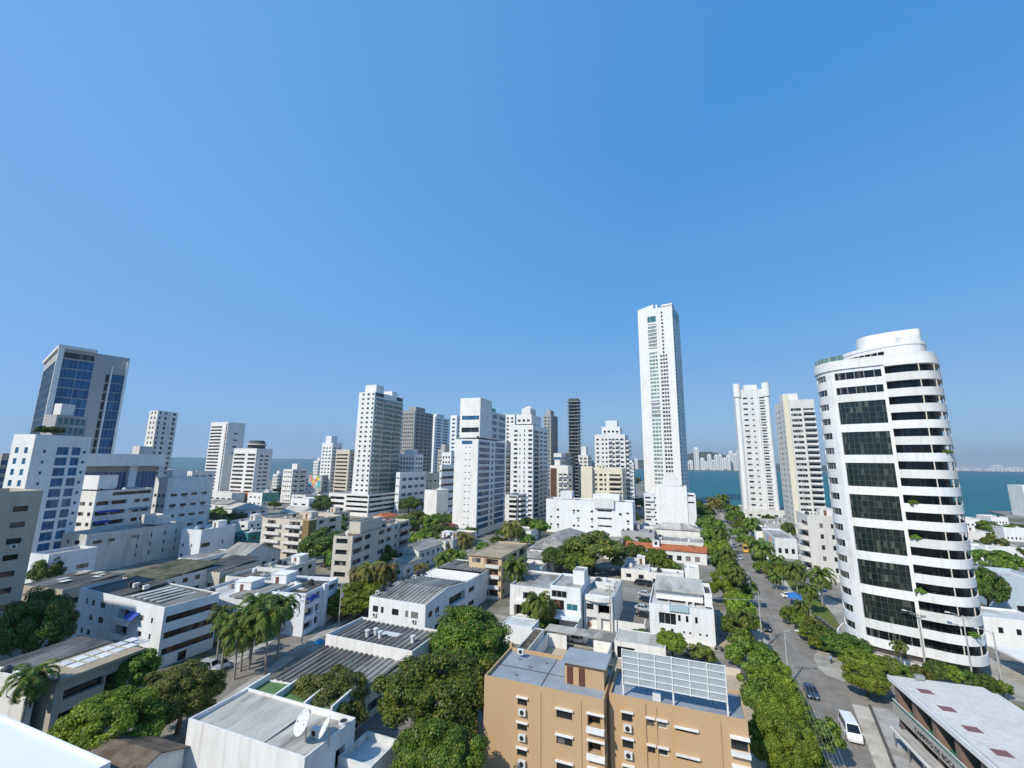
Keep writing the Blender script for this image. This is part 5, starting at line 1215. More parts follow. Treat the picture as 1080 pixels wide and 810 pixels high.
for i in range(6): v.box('pergola_beam', .4, v.w-.4, L*(.49+.035*i), L*(.49+.035*i)+.25, b.h-.19, b.h+.12, WH)
for i in range(9): link('water_tank' if i % 3 else 'air_conditioner', tank_mesh() if i % 3 else ac_mesh(), b.root, loc=(-.4+.0*i+1.0, 1.2+i*L*.06, b.h+.25))
# flat house with corrugated roof and white parapet
def flat_T():
    b = Bld('parapet_house', 'white parapet house with blackened corrugated roof and rooftop fans', [-60.6, 66.3, 18.2, 9.6, 7.0, 0], WH2, cat='house', par=.9, roof=FIBD); v = b.main
    mb = MB(); corr(mb, .3, v.w-.3, .3, v.d-.3, b.h-.85, b.h-.5); mb.obj('roof_sheets', FIBD, b.root)
    v.rows('S', 1, [(.75,.79)], z0=4.6, sill=.2, hh=.5); v.rows('E', 1, [(.3,.5)], z0=2.6)
    for x, y in ((6.5,3.2),(7.4,4.4),(9.0,3.6),(15.5,4.2)): 
        mb = MB(); mb.cyl(x,y,b.h-.6,b.h+.35,.33,12); mb.cyl(x,y,b.h+.35,b.h+.6,.45,12); mb.obj('roof_fan', ACW, b.root)
    mb = MB(); mb.box(8.2,11.8,4.8,6.2,b.h-.45,b.h-.3); mb.obj('skylight', RFL, b.root)
    b = Bld('corrugated_house', 'low cream house with dark wide-channel sheet roof and small front columns', [-60.4, 55.6, 15.6, 10.6, 4.4, 0], CR_, cat='house', roofkind='corr', roof=FIBD); v = b.main
    v.rows('S', 1, [(.55,.68)], z0=.3, hh=1.4); v.rows('S', 1, [(.05,.12),(.17,.24),(.29,.36)], z0=.1, sill=.1, hh=2.9, st='black', dep=.9); v.rows('E', 1, [(.3,.6)])
    mb = MB(); pts = [Vector((7.5,10.4,5.25)),Vector((8.2,8,5.1)),Vector((9.2,5,4.98)),Vector((11.3,2.5,4.85)),Vector((12.2,.8,4.8))]; mb.path(pts, [.05]*5, 6); mb.obj('hose', GRNR, b.root)
flat_T()
# pale flat roof with the dishes, bottom
def dish_house():
    x0, y0 = -55.5, 39.5; b = Bld('pale_roof_house', 'white house with a pale ribbed roof and open terrace, bottom edge', [x0, y0, 18.0, 7.6, 7.6, 0], WH2, cat='house', par=.7, roof=FIBL); v = b.main
    mb = MB(); corr(mb, .25, v.w*.62, .25, v.d-.25, b.h-.65, b.h-.35, .45, .05); mb.obj('roof_sheets', FIBL, b.root)
    v.rows('E', 1, [(.60,.80)], z0=3.3, sill=.2, hh=2.2, st='black', dep=.8)
    b.vol(18.02, 5.0, 4.6, 5, 0, 4.2, WH2, roof=RFL).rows('S', 1, [(.1,.5)], hh=1.5, st='black')
    b.vol(18.02, .6, 3.0, 4.0, 0, 3.2, WH2, roof=RFG)
    g = Bld('green_roof_annexe', 'low annexe with a moss green flat roof and slanted white cross walls', [x0-1.5, y0+7.7, 14.5, 4.6, 6.3, 8], WH2, cat='annexe', par=.15, roof=surf('moss_green_roof', (.09,.17,.06), (.13,.22,.09), .6, .9, (.20,.22,.13)))
    for i, xx in enumerate((.2, 5.2, 10.2, 14.2)):
        mb = MB(); mb.box(xx, xx+.3, -.4, 4.9, 6.2, 7.0); mb.obj('cross_wall', WH2, g.root)
    mb = MB(); mb.box(11.5,12.3,2,2.7,6.3,6.8); mb.obj('vent', WH, g.root)
    # two dishes
    for q, (px, py, R, lab) in enumerate(((321,763,1.25,'large white satellite dish, bigger of the pair on the pale roof'),(345,768,1.1,'smaller white satellite dish seen nearly edge-on on the pale roof'))):
        p = at(px, py, 8.9); t = thing('satellite_dish', lab, 'satellite dish', (p.x, p.y, 7.0), math.radians((-24, -48)[q]))
        mb = MB(); tilt = math.radians(60); nr, na = 6, 28
        def P(i, a, o=0):
            rr = R*i/nr; d = .28*R*(i/nr)**2+o; lx, ly, lz = rr*math.cos(a), rr*math.sin(a), d
            return (lx, -ly*math.cos(tilt)*1-lz*math.sin(tilt)*-1 if False else ly*math.cos(tilt)-lz*math.sin(tilt), 1.95+ly*math.sin(tilt)+lz*math.cos(tilt))
        for o in (0, -.03):
            for i in range(nr):
                for k in range(na):
                    a, c = 2*math.pi*k/na, 2*math.pi*(k+1)/na
                    f = [P(i,a,o),P(i+1,a,o),P(i+1,c,o),P(i,c,o)]; mb.poly(f if o == 0 else f[::-1], 0, True)
        mb.obj('reflector', ACW, t)
        mb = MB(); mb.tube((0,.3,.0),(0,.25,1.7),.09,.08,8); mb.tube((0,.3,1.2),(0,.05,1.9),.07,.06,8); mb.obj('mount', MET, t)
        f = P(0,0,0); fo = (0, f[1]-.75*R*math.sin(tilt), f[2]+.75*R*math.cos(tilt)); mb = MB()
        for a in (0.5, 2.6, 4.7): mb.tube(P(6,a), fo, .018,.018,5)
        mb.tube(fo, (fo[0],fo[1]+.12,fo[2]-.08), .09,.09,8); mb.obj('feed_arm', MET, t)
    p = at(333, 774, 7.2); mb = MB(); mb.box(-.5,.5,-.35,.35,0,.9); mb.tube((0,-.36,.45),(0,-.37,.45),.3,.3,12,1); o = mb.obj('air_conditioner', [ACW, BLK], None, loc=(p.x,p.y,6.95)); tag(o, 'boxy white cooling unit between the two satellite dishes', 'air conditioner')
    p = at(362, 764, 7.5); mb = MB(); mb.tube((0,0,0),(0,0,.25),.55,.55,14); mb.tube((0,0,.26),(0,0,.3),.4,.4,14,1); o = mb.obj('roof_fan', [ACW, BLK], None, loc=(p.x,p.y,7.62)); tag(o, 'round roof fan right of the smaller satellite dish', 'fan')
    # brown tiled roof
    a = at(165, 800, 5.5); b2 = Bld('brown_tile_house', 'house with an old grey-brown tiled roof at the bottom frame edge', [-63, 32.5, 8.5, 6.0, 5.0, 4], WH2, cat='house', roofkind='gablex', roof=TILB)
    b3 = Bld('white_roof_building', 'bright white roof terrace filling the bottom left corner', [-92, 14.5, 44, 13.2, 11.5, 0], WH, cat='building', roof=stucco('white_roof_paint', (.80,.80,.79), .1), par=.25)
    b3.main.rows('N', 1, cols(6), z0=6)
dish_house()
# bottom-left grey house with flat canopy roof, white-roofed neighbour
b = Bld('grey_canopy_house', 'grey house with wide flat sheet roof over a dark open garage', place(60, 718, 44, 135, h=7.6, rot=5, w=13), TAUPE, cat='house', par=.2, roof=FIBD); v = b.main
v.rows('E', 1, [(.12,.68)], z0=4.3, sill=.3, hh=1.3, st='black', dep=.7); v.rows('E', 1, [(.10,.60)], z0=0, sill=.1, hh=3.0, st='black', dep=2.0); v.rows('E', 1, [(.7,.95)], z0=0, sill=.1, hh=5.6, st='black', dep=2.2)
v.box('roof_slab', -.6, v.w+1.3, -.5, v.d+1.5, b.h+.01, b.h+.4, RFT); mb = MB(); corr(mb, -.4, v.w*.55, -.3, v.d+1.2, b.h+.42, b.h+.6, .9, .1); mb.obj('roof_sheets', FIBD, b.root)
for i in range(6):
    for j in range(2): v.box('skylight', v.w*.62+j*2.2, v.w*.62+j*2.2+1.7, v.d*.28+i*1.75, v.d*.28+i*1.75+1.35, b.h+.41, b.h+.5, FRW if (i+j)%2 else RFL)
b = Bld('white_terrace_house', 'small white house with a grey roof terrace and tanks at the left edge', place(30, 716, -24, 41, h=8.4, rot=5, w=20), WH2, cat='house', roof=RFG); v = b.main
v.rows('E', 2, cols(2), fh=3.6, st='black'); v.clutter(rng, 3, 3, 3, stair=False); v.box('canopy', v.w+.01, v.w+1.4, -.5, v.d, 6.1, 6.3, WH)
# white angled apartment block, left
def angled():
    pl = place(173, 645.5, 84, 231, yb=707, rot=-2); pl[4] = max(pl[4], 10.5)
    b = Bld('banded_apartments', 'white apartment block with three brown window bands and blue awnings, left', pl, WH, cat='apartment block', par=.5, roof=FIB); v = b.main; fh = (b.h-1.5)/3.25
    for k in range(3): v.win('E', v.d*.05, .9+.25*fh+k*fh+.9-.4, v.d*.93, fh*.42, 'bronze', .25)
    v.rows('E', 1, [(.35,.5)], z0=0, sill=.05, hh=1.6, st='red')
    v.rows('S', 3, [(.10,.13),(.18,.22),(.29,.35)], z0=1.2, fh=fh, hh=1.1, skip={(0,2),(1,0)}); v.rows('S', 3, [(.51,.64)], z0=.7, fh=fh, sill=.3, hh=2.0, st='black', dep=1.3); v.rows('S', 3, [(.76,.80),(.88,.90)], z0=.9, fh=fh, sill=.9, hh=.95)
    v.balc('S', 3, [(.49,.68)], z0=.7, fh=fh, dep=.9, ph=.9, door=False)
    mb = MB(); x0, x1 = v.w*.66, v.w*.76; z = b.h-2.4; mb.poly([(x0,-.02,z+.5),(x1,-.02,z+.5),(x1+.3,-1.6,z-.35),(x0+.3,-1.6,z-.35)]); mb.poly([(x0,-.02,z+.47),(x0+.3,-1.6,z-.38),(x1+.3,-1.6,z-.38),(x1,-.02,z+.47)]); mb.obj('awning', BLUEC, b.root)
    mb = MB(); corr(mb, v.w*.02, v.w*.44, .6, v.d-.4, b.h-.4, b.h+.25, .9, .12); mb.obj('roof_sheets', FIBD, b.root); mb = MB(); corr(mb, v.w*.5, v.w*.98, .5, v.d*.9, b.h-.4, b.h+.1, .8, .12); mb.obj('roof_sheets', FIB, b.root)
    for i in range(5): v.box('skylight', v.w*(.56+.07*i), v.w*(.56+.07*i)+.7, 1.0, v.d*.8, b.h+.12, b.h+.2, RFL)
    for i in range(4): v.box('roof_clutter', v.w*(.3+.06*i), v.w*(.3+.06*i)+.6, v.d*.4, v.d*.5, b.h+.3, b.h+1.1, WH2 if i%2 else RFD)
    c = at(46, 612, 8); b2 = Bld('dark_roof_house', 'low house with a big dark sheet roof behind the banded apartments', place(66, 622, 26, 130, h=8.0, rot=8, w=14), TAUPE, cat='house', par=.15, roof=FIBD); v = b2.main
    v.rows('E', 2, cols(3), fh=3.4); mb = MB(); corr(mb, .2, v.w-.2, .2, v.d-.2, b2.h-.1, b2.h+.5, 1.0, .12); mb.obj('roof_sheets', FIBD, b2.root)
    for i in range(7):
        a_, c_ = rng.uniform(.05,.8), rng.uniform(.1,.85); v.box('roof_patch', v.w*a_, v.w*a_+rng.uniform(1,2.6), v.d*c_, v.d*c_+rng.uniform(.8,2.4), b2.h+.62+.012*i, b2.h+.66+.012*i, rng.choice([RFL, RFT, FIBL, RFD]))
    # white low roofs and the three-storey neighbour along the street
    b4 = Bld('street_apartments', 'white three-storey block with dark balconies and one blue awning facing the palms', place(323, 626, 250, 357, yb=672, rot=13), WHB, cat='apartment block', roof=RFD, par=.9); v = b4.main; fh = b4.h/3.25
    v.band('E', 3, .64, .99, z0=.3, fh=fh, sill=.9, hh=fh*.5, st='black', dep=1.0); v.rows('E', 3, [(.30,.42)], z0=.3, fh=fh, sill=.7, hh=1.6, dep=.5); v.rows('E', 3, [(.02,.25)], z0=.3, fh=fh, sill=.7, hh=1.5, st='black', dep=.8)
    v.box('stair_fin', v.w+.005, v.w+.7, v.d*.46, v.d*.56, 0, b4.h+.3, WHB); v.box('stair_fin', v.w+.005, v.w+.5, v.d*.60, v.d*.62, 0, b4.h, WHB)
    mb = MB(); z = fh*2+1.8; mb.poly([(v.w+.02,0,z+.6),(v.w+.9,0,z),(v.w+.9,v.d*.27,z),(v.w+.02,v.d*.27,z+.6)]); mb.poly([(v.w+.9,0,z-.02),(v.w+.02,0,z+.57),(v.w+.02,v.d*.27,z+.57),(v.w+.9,v.d*.27,z-.02)]); mb.obj('awning', BLUEC, b4.root)
    v.clutter(rng, 4, 2, 4); v.box('roof_sheets', v.w*.1, v.w*.5, v.d*.2, v.d*.8, b4.h-.79, b4.h-.4, FIBL)
    b5 = Bld('white_low_block', 'low white block with tiled skylights joining the two apartment blocks on the left', place(272, 634, 196, 318, h=8.6, rot=10, d=14), WH, cat='building', roof=RFL, par=.6); v = b5.main
    v.rows('S', 2, cols(4, fill=.5), fh=3.6); v.rows('E', 2, [(.05,.9)], fh=3.6, hh=1.6, st='black', dep=.6); v.clutter(rng, 3, 2, 4, wall=WH); v.box('roof_sheets', v.w*.55, v.w*.9, 1, v.d*.8, b5.h-.1, b5.h+.3, FIB)
angled()
# grey stained slab wall, white houses around
b = Bld('stained_slab', 'long grey rain-stained slab building with very few windows, left', place(92, 564, 66, 195, yb=607, rot=5), STAIN, cat='building', roof=RFG); v = b.main
v.rows('E', 2, [(.06,.14),(.2,.26),(.42,.47)], z0=b.h-4.2, fh=3, sill=.9, hh=1.0, skip={(1,0),(1,1),(1,2)}); v.rows('E', 3, [(.48,.495),(.62,.635),(.77,.785),(.9,.915)], z0=2.2, fh=3.1, sill=.3, hh=1.5); v.rows('S', 3, [(.25,.33),(.55,.75)], z0=1.5, fh=3.4)
b.vol(v.w*.1, v.d*.72, v.w*.7, 5, b.h+.02, 2.6, WH2)
b = Bld('blue_awning_block', 'white seven-storey block with wide balconies and two blue awnings, left', place(102, 518, 62, 162, yb=594, rot=12), WH2, cat='apartment block', roof=RFG); v = b.main; n = 7; fh = b.h/n
v.rows('S', n-1, [(.12,.24),(.38,.46),(.62,.76),(.86,.94)], z0=1, fh=fh, hh=1.3); 
v.rows('E', n-1, [(.03,.24),(.27,.54)], z0=1, fh=fh, sill=.9, hh=1.5, st='bronze', dep=1.0); v.rows('E', n-1, [(.66,.78),(.82,.96)], z0=1, fh=fh, sill=.9, hh=1.4, st='dark', dep=.6); v.band('E', 1, .27, .97, z0=b.h-2.2-fh*.0, sill=.2, hh=1.4, st='bronze', dep=.8)
for (a, c, k) in ((.05,.40,4),(.02,.28,3),(.58,.95,4)):
    mb = MB(); z = 1+k*fh+2.6; y0_, y1_ = v.d*a, v.d*c
    mb.poly([(v.w+.02,y0_,z),(v.w+1.3,y0_,z-.7),(v.w+1.3,y1_,z-.7),(v.w+.02,y1_,z)]); mb.poly([(v.w+1.3,y0_,z-.73),(v.w+.02,y0_,z-.03),(v.w+.02,y1_,z-.03),(v.w+1.3,y1_,z-.73)]); mb.obj('awning', BLUEC if a < .5 else plain('grey_canvas', (.2,.24,.27), .8), b.root)
b.vol(1.5, v.d*.25, v.w*.5, 7, b.h+.02, 4.5, WH); v.clutter(rng, 4, 3, 5, stair=False)
b = Bld('white_corner_block', 'white block with blue strip glazing right of the blue awning block', place(192, 521, 164, 224, yb=562, rot=6), WH2, cat='building', roof=RFG); v = b.main; n = 5; fh = b.h/n
v.rows('S', n-1, [(.2,.9)], z0=1, fh=fh, hh=1.7, st='blue', dep=.3); v.rows('E', n-1, [(.12,.18),(.3,.45),(.62,.7),(.8,.92)], z0=1, fh=fh, hh=1.2, st='black'); v.clutter(rng, 4, 3, 4)
b = Bld('small_white_tower', 'small white building with a crown of roof terraces in front of the hotel podium', place(178, 504, 164, 212, dist=255, rot=6, d=22), WH2, cat='building'); v = b.main; n = 6; fh = b.h/n
v.rows('S', n-1, cols(3), fh=fh); v.rows('E', n-1, cols(4), fh=fh); b.vol(2, 3, v.w*.5, 7, b.h+.02, 3, WH)
b = Bld('pale_low_house', 'plain white low house behind the taupe slab', place(52, 585, 32, 66, h=10, rot=8, d=12), WH2, cat='house'); b.main.rows('E', 2, cols(2), fh=3.5)
b = Bld('white_cube_house', 'white two-storey house with clean roof right of the stained slab', place(213, 559, 192, 249, yb=592, rot=8), WH, cat='house', roof=RFL); v = b.main; v.rows('S', 2, [(.1,.2),(.55,.62)], fh=3.6, hh=1.2); v.rows('E', 2, [(.03,.28),(.62,.66)], fh=3.6, hh=1.5, st='dark'); v.clutter(rng, 5, 2, 5, wall=WH)
b = Bld('veranda_house', 'low house with an open dark veranda under a white slab roof, left', place(208, 590, 188, 252, h=6.2, rot=8, d=15), WH2, cat='house', roof=RFG, par=.3); v = b.main; v.rows('E', 1, [(.05,.85)], z0=2.6, sill=.2, hh=2.2, st='black', dep=2); v.rows('S', 1, [(.2,.6)], z0=2.6, hh=1.5, st='black')
# beige pair
b = Bld('beige_apartments', 'beige five-storey apartment block with a brown brick corner strip', place(326, 549, 277, 361, yb=592, rot=4), BEI, cat='apartment block', roof=RFT); v = b.main; n = 5; fh = b.h/n
v.rows('S', n, [(.12,.30),(.60,.82)], fh=fh, sill=.9, hh=1.3); v.balc('S', n-1, [(.06,.42),(.50,.86)], z0=fh, fh=fh, dep=.9, ph=.9, door=False, wall=WH2); v.rows('E', n, [(.30,.42),(.60,.80)], fh=fh, hh=1.3, st='bronze')
v.box('brick_strip', v.w+.004, v.w+.2, -.15, v.d*.2, 0, b.h, surf('mustard_tile', (.22,.16,.06),(.30,.22,.09),1.0)); v.box('brick_strip', v.w*.88, v.w-.01, -.15, -.004, 0, b.h, MATS['mustard_tile']); v.clutter(rng, 4, 3, 3)
b = Bld('long_beige_apartments', 'long weathered beige block with balconies behind the dark leafy trees', place(372, 566, 352, 432, h=15.5, rot=10), BEI, cat='apartment block', roof=RFT); v = b.main; n = 5; fh = b.h/n
v.rows('S', n, [(.15,.75)], fh=fh, hh=1.4, dep=.6); v.rows('E', n, [(.02,.14),(.18,.27),(.40,.5),(.54,.62),(.70,.74),(.80,.98)], fh=fh, hh=1.4, dep=.4); v.balc('E', n-1, [(.78,.99)], z0=fh, fh=fh, dep=1.2, door=False); v.clutter(rng, 5, 4, 6)
b.vol(2, v.d*.12, v.w*.6, v.d*.35, b.h+.02, 2.7, BEI)
def low(name, label, xc, yt, xl, xr, h, wall=WH2, rk='flat', roof=RFG, rot=0, cS=3, cE=2, n=2, d=None, w=None, side='E', clut=True, st='dark', cat='house'):
    b = Bld(name, label, place(xc, yt, xl, xr, h=h, rot=rot, d=d, w=w, side=side), wall, cat=cat, roof=roof, roofkind=rk); v = b.main; fh = max(2.8, (b.h-.3)/n)
    if cS: v.rows('S', n, cols(cS, fill=.45), fh=fh, hh=1.2, st=st)
    if cE: v.rows('W' if side == 'W' else 'E', n, cols(cE, fill=.45), fh=fh, hh=1.2, st=st)
    if clut and rk == 'flat': v.clutter(rng, 3, 1, 2, stair=b.w > 9 and rng.random() < .4)
    return b
low('orange_house', 'terracotta orange walled house left of the sea-green house', 262, 519, 247, 270, 9, ORH, d=10)
low('mauve_house', 'mauve brown block beside the orange walled house', 246, 518, 229, 250, 9, MAU, d=9)
g_ = low('green_house', 'white and sea-green house below the domed hotel', 277, 520, 262, 293, 10, WH, d=16, cE=4); v = g_.main; v.box('green_skin', v.w+.004, v.w+.06, 0, v.d, 3, g_.h, GRNR)
low('white_box_house', 'plain white box house left of the dark tree by the parking podium', 326, 526, 307, 332, 11, WHB, d=10, cS=2)
low('red_tile_house', 'small house with a terracotta roof behind the beige apartments', 268, 549, 258, 278, 6, WH2, 'gablex', TIL, d=10)
low('grey_roof_house', 'low house with pale hipped sheet roof left of the red-tiled house', 262, 538, 232, 276, 6.5, WH2, 'hip', FIBL, d=14)
low('shed_roof_house', 'low grey-roofed house above the white cube house', 240, 532, 218, 262, 7, WH2, 'gablex', FIB, d=12)
low('teal_shop', 'white low shop with teal side wall beside parked cars, left', 262, 562, 247, 277, 7.5, TEALR, d=14, cE=3, roof=RFL)
low('wide_low_block', 'wide low flat-roofed block with small windows under the mural building', 338, 521, 304, 350, 7, WH2, d=18, cS=5)
low('white_flat_house', 'white flat-roofed house right of the long beige block', 385, 585, 373, 409, 5.2, WH, d=None, cS=2, cE=3, roof=RFL)
low('pink_tile_house', 'house with pinkish clay tile roof at the foot of the parking podium', 404, 546, 391, 420, 6, BEI, 'hip', TIL, d=14)
gh = low('white_gable_house', 'white gabled house with grey roof left of the lime palm', 442, 581, 418, 466, 6.6, WH, 'gable', FIB, d=None, cS=3, cE=4)
low('small_gable_house', 'smaller low white house in front of the white gabled house', 426, 595, 407, 444, 4.2, WH, 'gable', FIB, d=None, cS=2, cE=2, n=1)
low('brown_flat_house', 'long low house with a brownish flat roof left of the peach block', 470, 571, 440, 503, 4.8, WH2, roof=RFT, d=None, cS=4, n=1)
low('dark_red_house', 'house with a dark red tiled roof left of the blank-end tower base', 470, 557, 456, 481, 5.2, WH2, 'hip', surf('dark_red_tiles', (.14,.05,.045),(.22,.08,.06),1.2), d=12)
low('white_wall_house', 'low pale house left of the tower base behind the mid-street trees', 476, 545, 458, 482, 5.5, WH2, d=14)
hh_ = low('grey_hip_house', 'white house under several old grey hipped roofs right of the peach block', 600, 581, 559, 622, 6.2, WH2, 'hip', FIB, d=None, cS=4, cE=3)
v2 = hh_.vol(-4, -7, 15, 6.9, 0, 4.2, WH2, roofkind='hip', roof=FIB); v2.rows('S', 1, cols(4))
low('long_white_annexe', 'long low plain white annexe right of the peach block', 571, 598, 556, 592, 3.6, WH, d=8, cS=0, cE=0, n=1, clut=False)
low('pavilion_house', 'white pavilion with a row of dark openings behind the red tile roof', 738, 560, 690, 740, 5.2, WH2, 'hip', FIBL, d=12, cS=6, cE=0, n=1)
low('rear_flat_house', 'low grey flat roofs just behind the red-tiled long house', 743, 573, 697, 744, 4.6, WH2, roof=RFG, d=16, cS=4, cE=0, n=1)
# long house with the red tile roof
pl = place(745, 583, 653, 746, h=4.6, d=7.5)
b = Bld('red_roof_house', 'long white house with a bright terracotta tile roof', pl, WH, cat='house', roofkind='gablex', roof=TIL); v = b.main
v.rows('S', 1, cols(9, fill=.55), z0=.2, sill=.6, hh=1.9, st='white', dep=.25); b.vol(v.w*.40, 1.0, 2.6, 3.6, 4.5, 2.6, WH, par=.2).rows('S', 1, [(.3,.7)], z0=4.9, hh=1.2)
low('white_back_block', 'small stark white block between the red-tiled house and the white office', 737, 600, 722, 738, 6.5, WH, d=6, cS=0, cE=0, roof=RFL)
low('low_grey_annexe', 'low pale roofed annexe left of the stark white block', 721, 607, 684, 722, 4.0, WH2, roof=RFL, d=7, cS=4, cE=0, n=1)
# modern white house group
def modern():
    p0 = at(584, 621, 7.4); x0 = at(540, 614, 7.4).x
    b = Bld('white_modern_house', 'white modern house with red-framed window grid and cubic stair tower', [x0, p0.y, 26, 16, 7.2, 0], WH2, cat='house', roof=RFG, par=.5); v = b.main
    xl = p0.x-x0; xm = at(616, 640, 4).x-x0
    v.rows('S', 1, [(.30*xl/v.w,.62*xl/v.w),(.66*xl/v.w,.97*xl/v.w)], z0=3.6, sill=.5, hh=1.7, st='black', dep=1.4); v.rows('S', 1, [(.1*xl/v.w,.3*xl/v.w),(.4*xl/v.w,.95*xl/v.w)], z0=0, sill=.1, hh=2.5, st='black', dep=1.8)
    v.box('balcony', 1.6, xl-.4, -1.3, -.01, 3.2, 4.0, WH)
    c = b.vol(xl+.01, -3.2, xm-xl, 12, 0, 8.6, WH, roof=RFG, par=.5)
    c.rows('S', 1, [(.04,.46)], z0=3.2, sill=.7, hh=2.1, st='red', dep=.2); c.rows('S', 1, [(.05,.55)], z0=6.0, sill=.5, hh=1.5, st='white', dep=.2); c.rows('S', 1, [(.02,.3)], z0=0, sill=.2, hh=2.4, st='black', dep=1.2); c.rows('S', 1, [(.55,.9)], z0=3.4, sill=.6, hh=1.4, st='teal')
    c.box('canopy', 1.8, c.w+.2, -3.4, -.01, 2.9, 3.1, WH); b.vol(xl+(xm-xl)*.62, 1.5, (xm-xl)*.38, 4.5, 8.62, 3.0, WH, par=.2); c.box('yard_wall', c.w*.94, c.w*.98, -6, -.01, 0, 2.2, WH)
    # right wing with curved canopy
    x1 = at(649, 640, 4).x-x0; r = b.vol(xm+.3, -1.2, x1-xm-.3, 17, 0, 7.0, WH2, roof=FIBL, par=.4)
    r.rows('S', 1, [(.1,.35)], z0=3.4, sill=.8, hh=1.3); r.rows('S', 1, [(.5,.95)], z0=3.2, sill=.3, hh=2.0, st='black', dep=1.2); r.rows('S', 1, [(.1,.45)], z0=0, sill=.1, hh=2.5, st='black', dep=2); r.rows('S', 1, [(.6,.9)], z0=0, sill=.1, hh=2.5, st='black', dep=2)
    r.rows('E', 1, [(.15,.28),(.35,.5),(.6,.72)], z0=3.4, sill=.8, hh=1.3)
    mb = MB(); pts = [(r.x+r.w*t/14, r.y-.02-1.1*math.sin(math.pi*t/14)) for t in range(15)]; mb.prism(pts+[(r.x+r.w, r.y-.015), (r.x, r.y-.015)], 6.3, 7.3); mb.obj('curved_canopy', WH2, b.root)
    r.box('roof_ridge', r.w*.2, r.w*.9, 8, 9, 7.01, 8.3, WH2); r.clutter(rng, 3, 2, 3, stair=False)
    return b
modern()
# white office right of it
def office():
    xL = at(686, 630, 7.0); xR = at(753, 645.5, 7.0)
    b = Bld('white_office_house', 'white two-storey office with a pale blue sign panel and grey sheet roof', [xL.x, xR.y, xR.x-xL.x, 17, 7.2, 0], WH, cat='office', roof=RFL, par=.6); v = b.main
    v.rows('S', 1, [(.45,.49),(.57,.61),(.71,.75)], z0=3.5, sill=.7, hh=1.3, st='black', dep=.2); v.rows('S', 1, [(.52,.55),(.61,.64),(.76,.79),(.86,.89)], z0=.6, sill=1.3, hh=.45, st='black'); v.rows('S', 1, [(.15,.42)], z0=3.2, sill=0, hh=2.4, st='white', dep=.5)
    v.rows('S', 1, [(.33,.37)], z0=0, sill=.1, hh=2.4, st='black', dep=.3, ); v.rows('E', 2, [(.02,.3)], fh=3.4, sill=.3, hh=2, st='black')
    sg = MB(); sg.box(v.w*.32, v.w*.62, -.35, -.01, 6.2, 7.5); sg.obj('sign_panel', plain('pale_blue_sign', (.40,.52,.56), .5), b.root)
    u = b.vol(v.w*.10, 4.5, v.w*.76, 12, 7.2, 2.0, WH, par=.05, roof=FIBL); u.box('roof_sheets', -.4, u.w+.4, -.9, u.d+.3, 9.26, 9.5, FIBL)
    g = b.vol(v.w*.88, 3, v.w*.12-.05, 9, 7.0, 2.0, WHB, roof=RFD); g.rows('E', 1, [(.05,.95)], z0=7.0, sill=.3, hh=1.4, st='blue')
    v.clutter(rng, 2, 1, 3, stair=False)
office()
# yard walls, canopy, sheds behind the ochre building
def wall_obj(name, label, pts, h, t=.2, m=WH2, cat='wall', z=0):
    mb = MB()
    for a, c in zip(pts, pts[1:]):
        a = Vector((a[0],a[1],0)); c = Vector((c[0],c[1],0)); d = (c-a); L = d.length; d.normalize(); n = Vector((-d.y,d.x,0)); mb.obox((a+c)/2, d, n, L/2+t/2, t/2, z, z+h)
    return tag(mb.obj(name, m), label, cat)
wall_obj('yard_wall', 'white street wall in front of the modern house', [(-33,108.6),(-24.2,108.6)], 2.0)
wall_obj('yard_wall', 'long white street wall with posters between modern house and white office', [(-20.5,108.2),(-8.8,108.0),(-8.8,112)], 2.4)
wall_obj('yard_wall', 'low brick-topped wall by the palm bed of the modern house', [(-24,108.4),(-21,108.4)], 1.0, .25, surf('old_brick', (.28,.12,.07),(.36,.18,.11),2))
wall_obj('courtyard_wall', 'white courtyard wall with an open gateway under the long grey canopy', [(-27,94.3),(-23.4,94.3)], 2.6, .25)
wall_obj('courtyard_wall', 'white courtyard wall right of the gateway', [(-17.6,94.3),(-14.2,94.3)], 2.6, .25)
wall_obj('courtyard_wall', 'pale side wall of the courtyard behind the ochre roof', [(-14.2,94.3),(-14.2,72)], 2.6, .2)
wall_obj('courtyard_wall', 'shaded side wall of the courtyard with green gate', [(-27.3,94.3),(-27.3,70)], 2.6, .2)
wall_obj('side_yard_wall', 'low sandy wall along the pavement right of the ochre building', [(10.5,58),(11.5,95.5),(-6,95.5)], 1.2, .25, BEI)
t = thing('canopy', 'long weathered grey sheet canopy along the cross street', 'canopy', (-28.2, 94.4, 0))
mb = MB(); corr(mb, 0, 14.6, 0, 4.4, 3.0, 2.8, .5, .05); mb.poly([(0,0,2.9),(0,4.4,2.7),(14.6,4.4,2.7),(14.6,0,2.9)]); mb.obj('roof', FIBL, t)
for x in (.4,5,9.6,14.2):
    mb = MB(); mb.box(x-.07,x+.07,4.0,4.14,0,2.75); mb.obj('post', MET, t)
b = Bld('grey_shed', 'flat grey concrete shed roof right of the long canopy', place(702, 684, 648, 703, h=3.2, d=7), WH2, cat='shed', roof=FIBL, par=.12)
b.main.rows('S', 1, [(.05,.4)], z0=0, sill=.1, hh=2.2, st='black', dep=.5)
b = Bld('white_shed', 'small white flat-roofed shed at the corner of the cross street', place(561, 662, 530, 574, h=3.6, d=5), WH, cat='shed', roof=RFL, par=.12)
b = Bld('courtyard_room', 'narrow white outbuilding with brown roof and green gate behind the ochre building', place(556, 686, 545, 574, h=4.0), WH2, cat='outbuilding', roof=TILB, par=.15); b.main.rows('E', 1, [(.1,.25),(.55,.75)], hh=1.3, st='black')
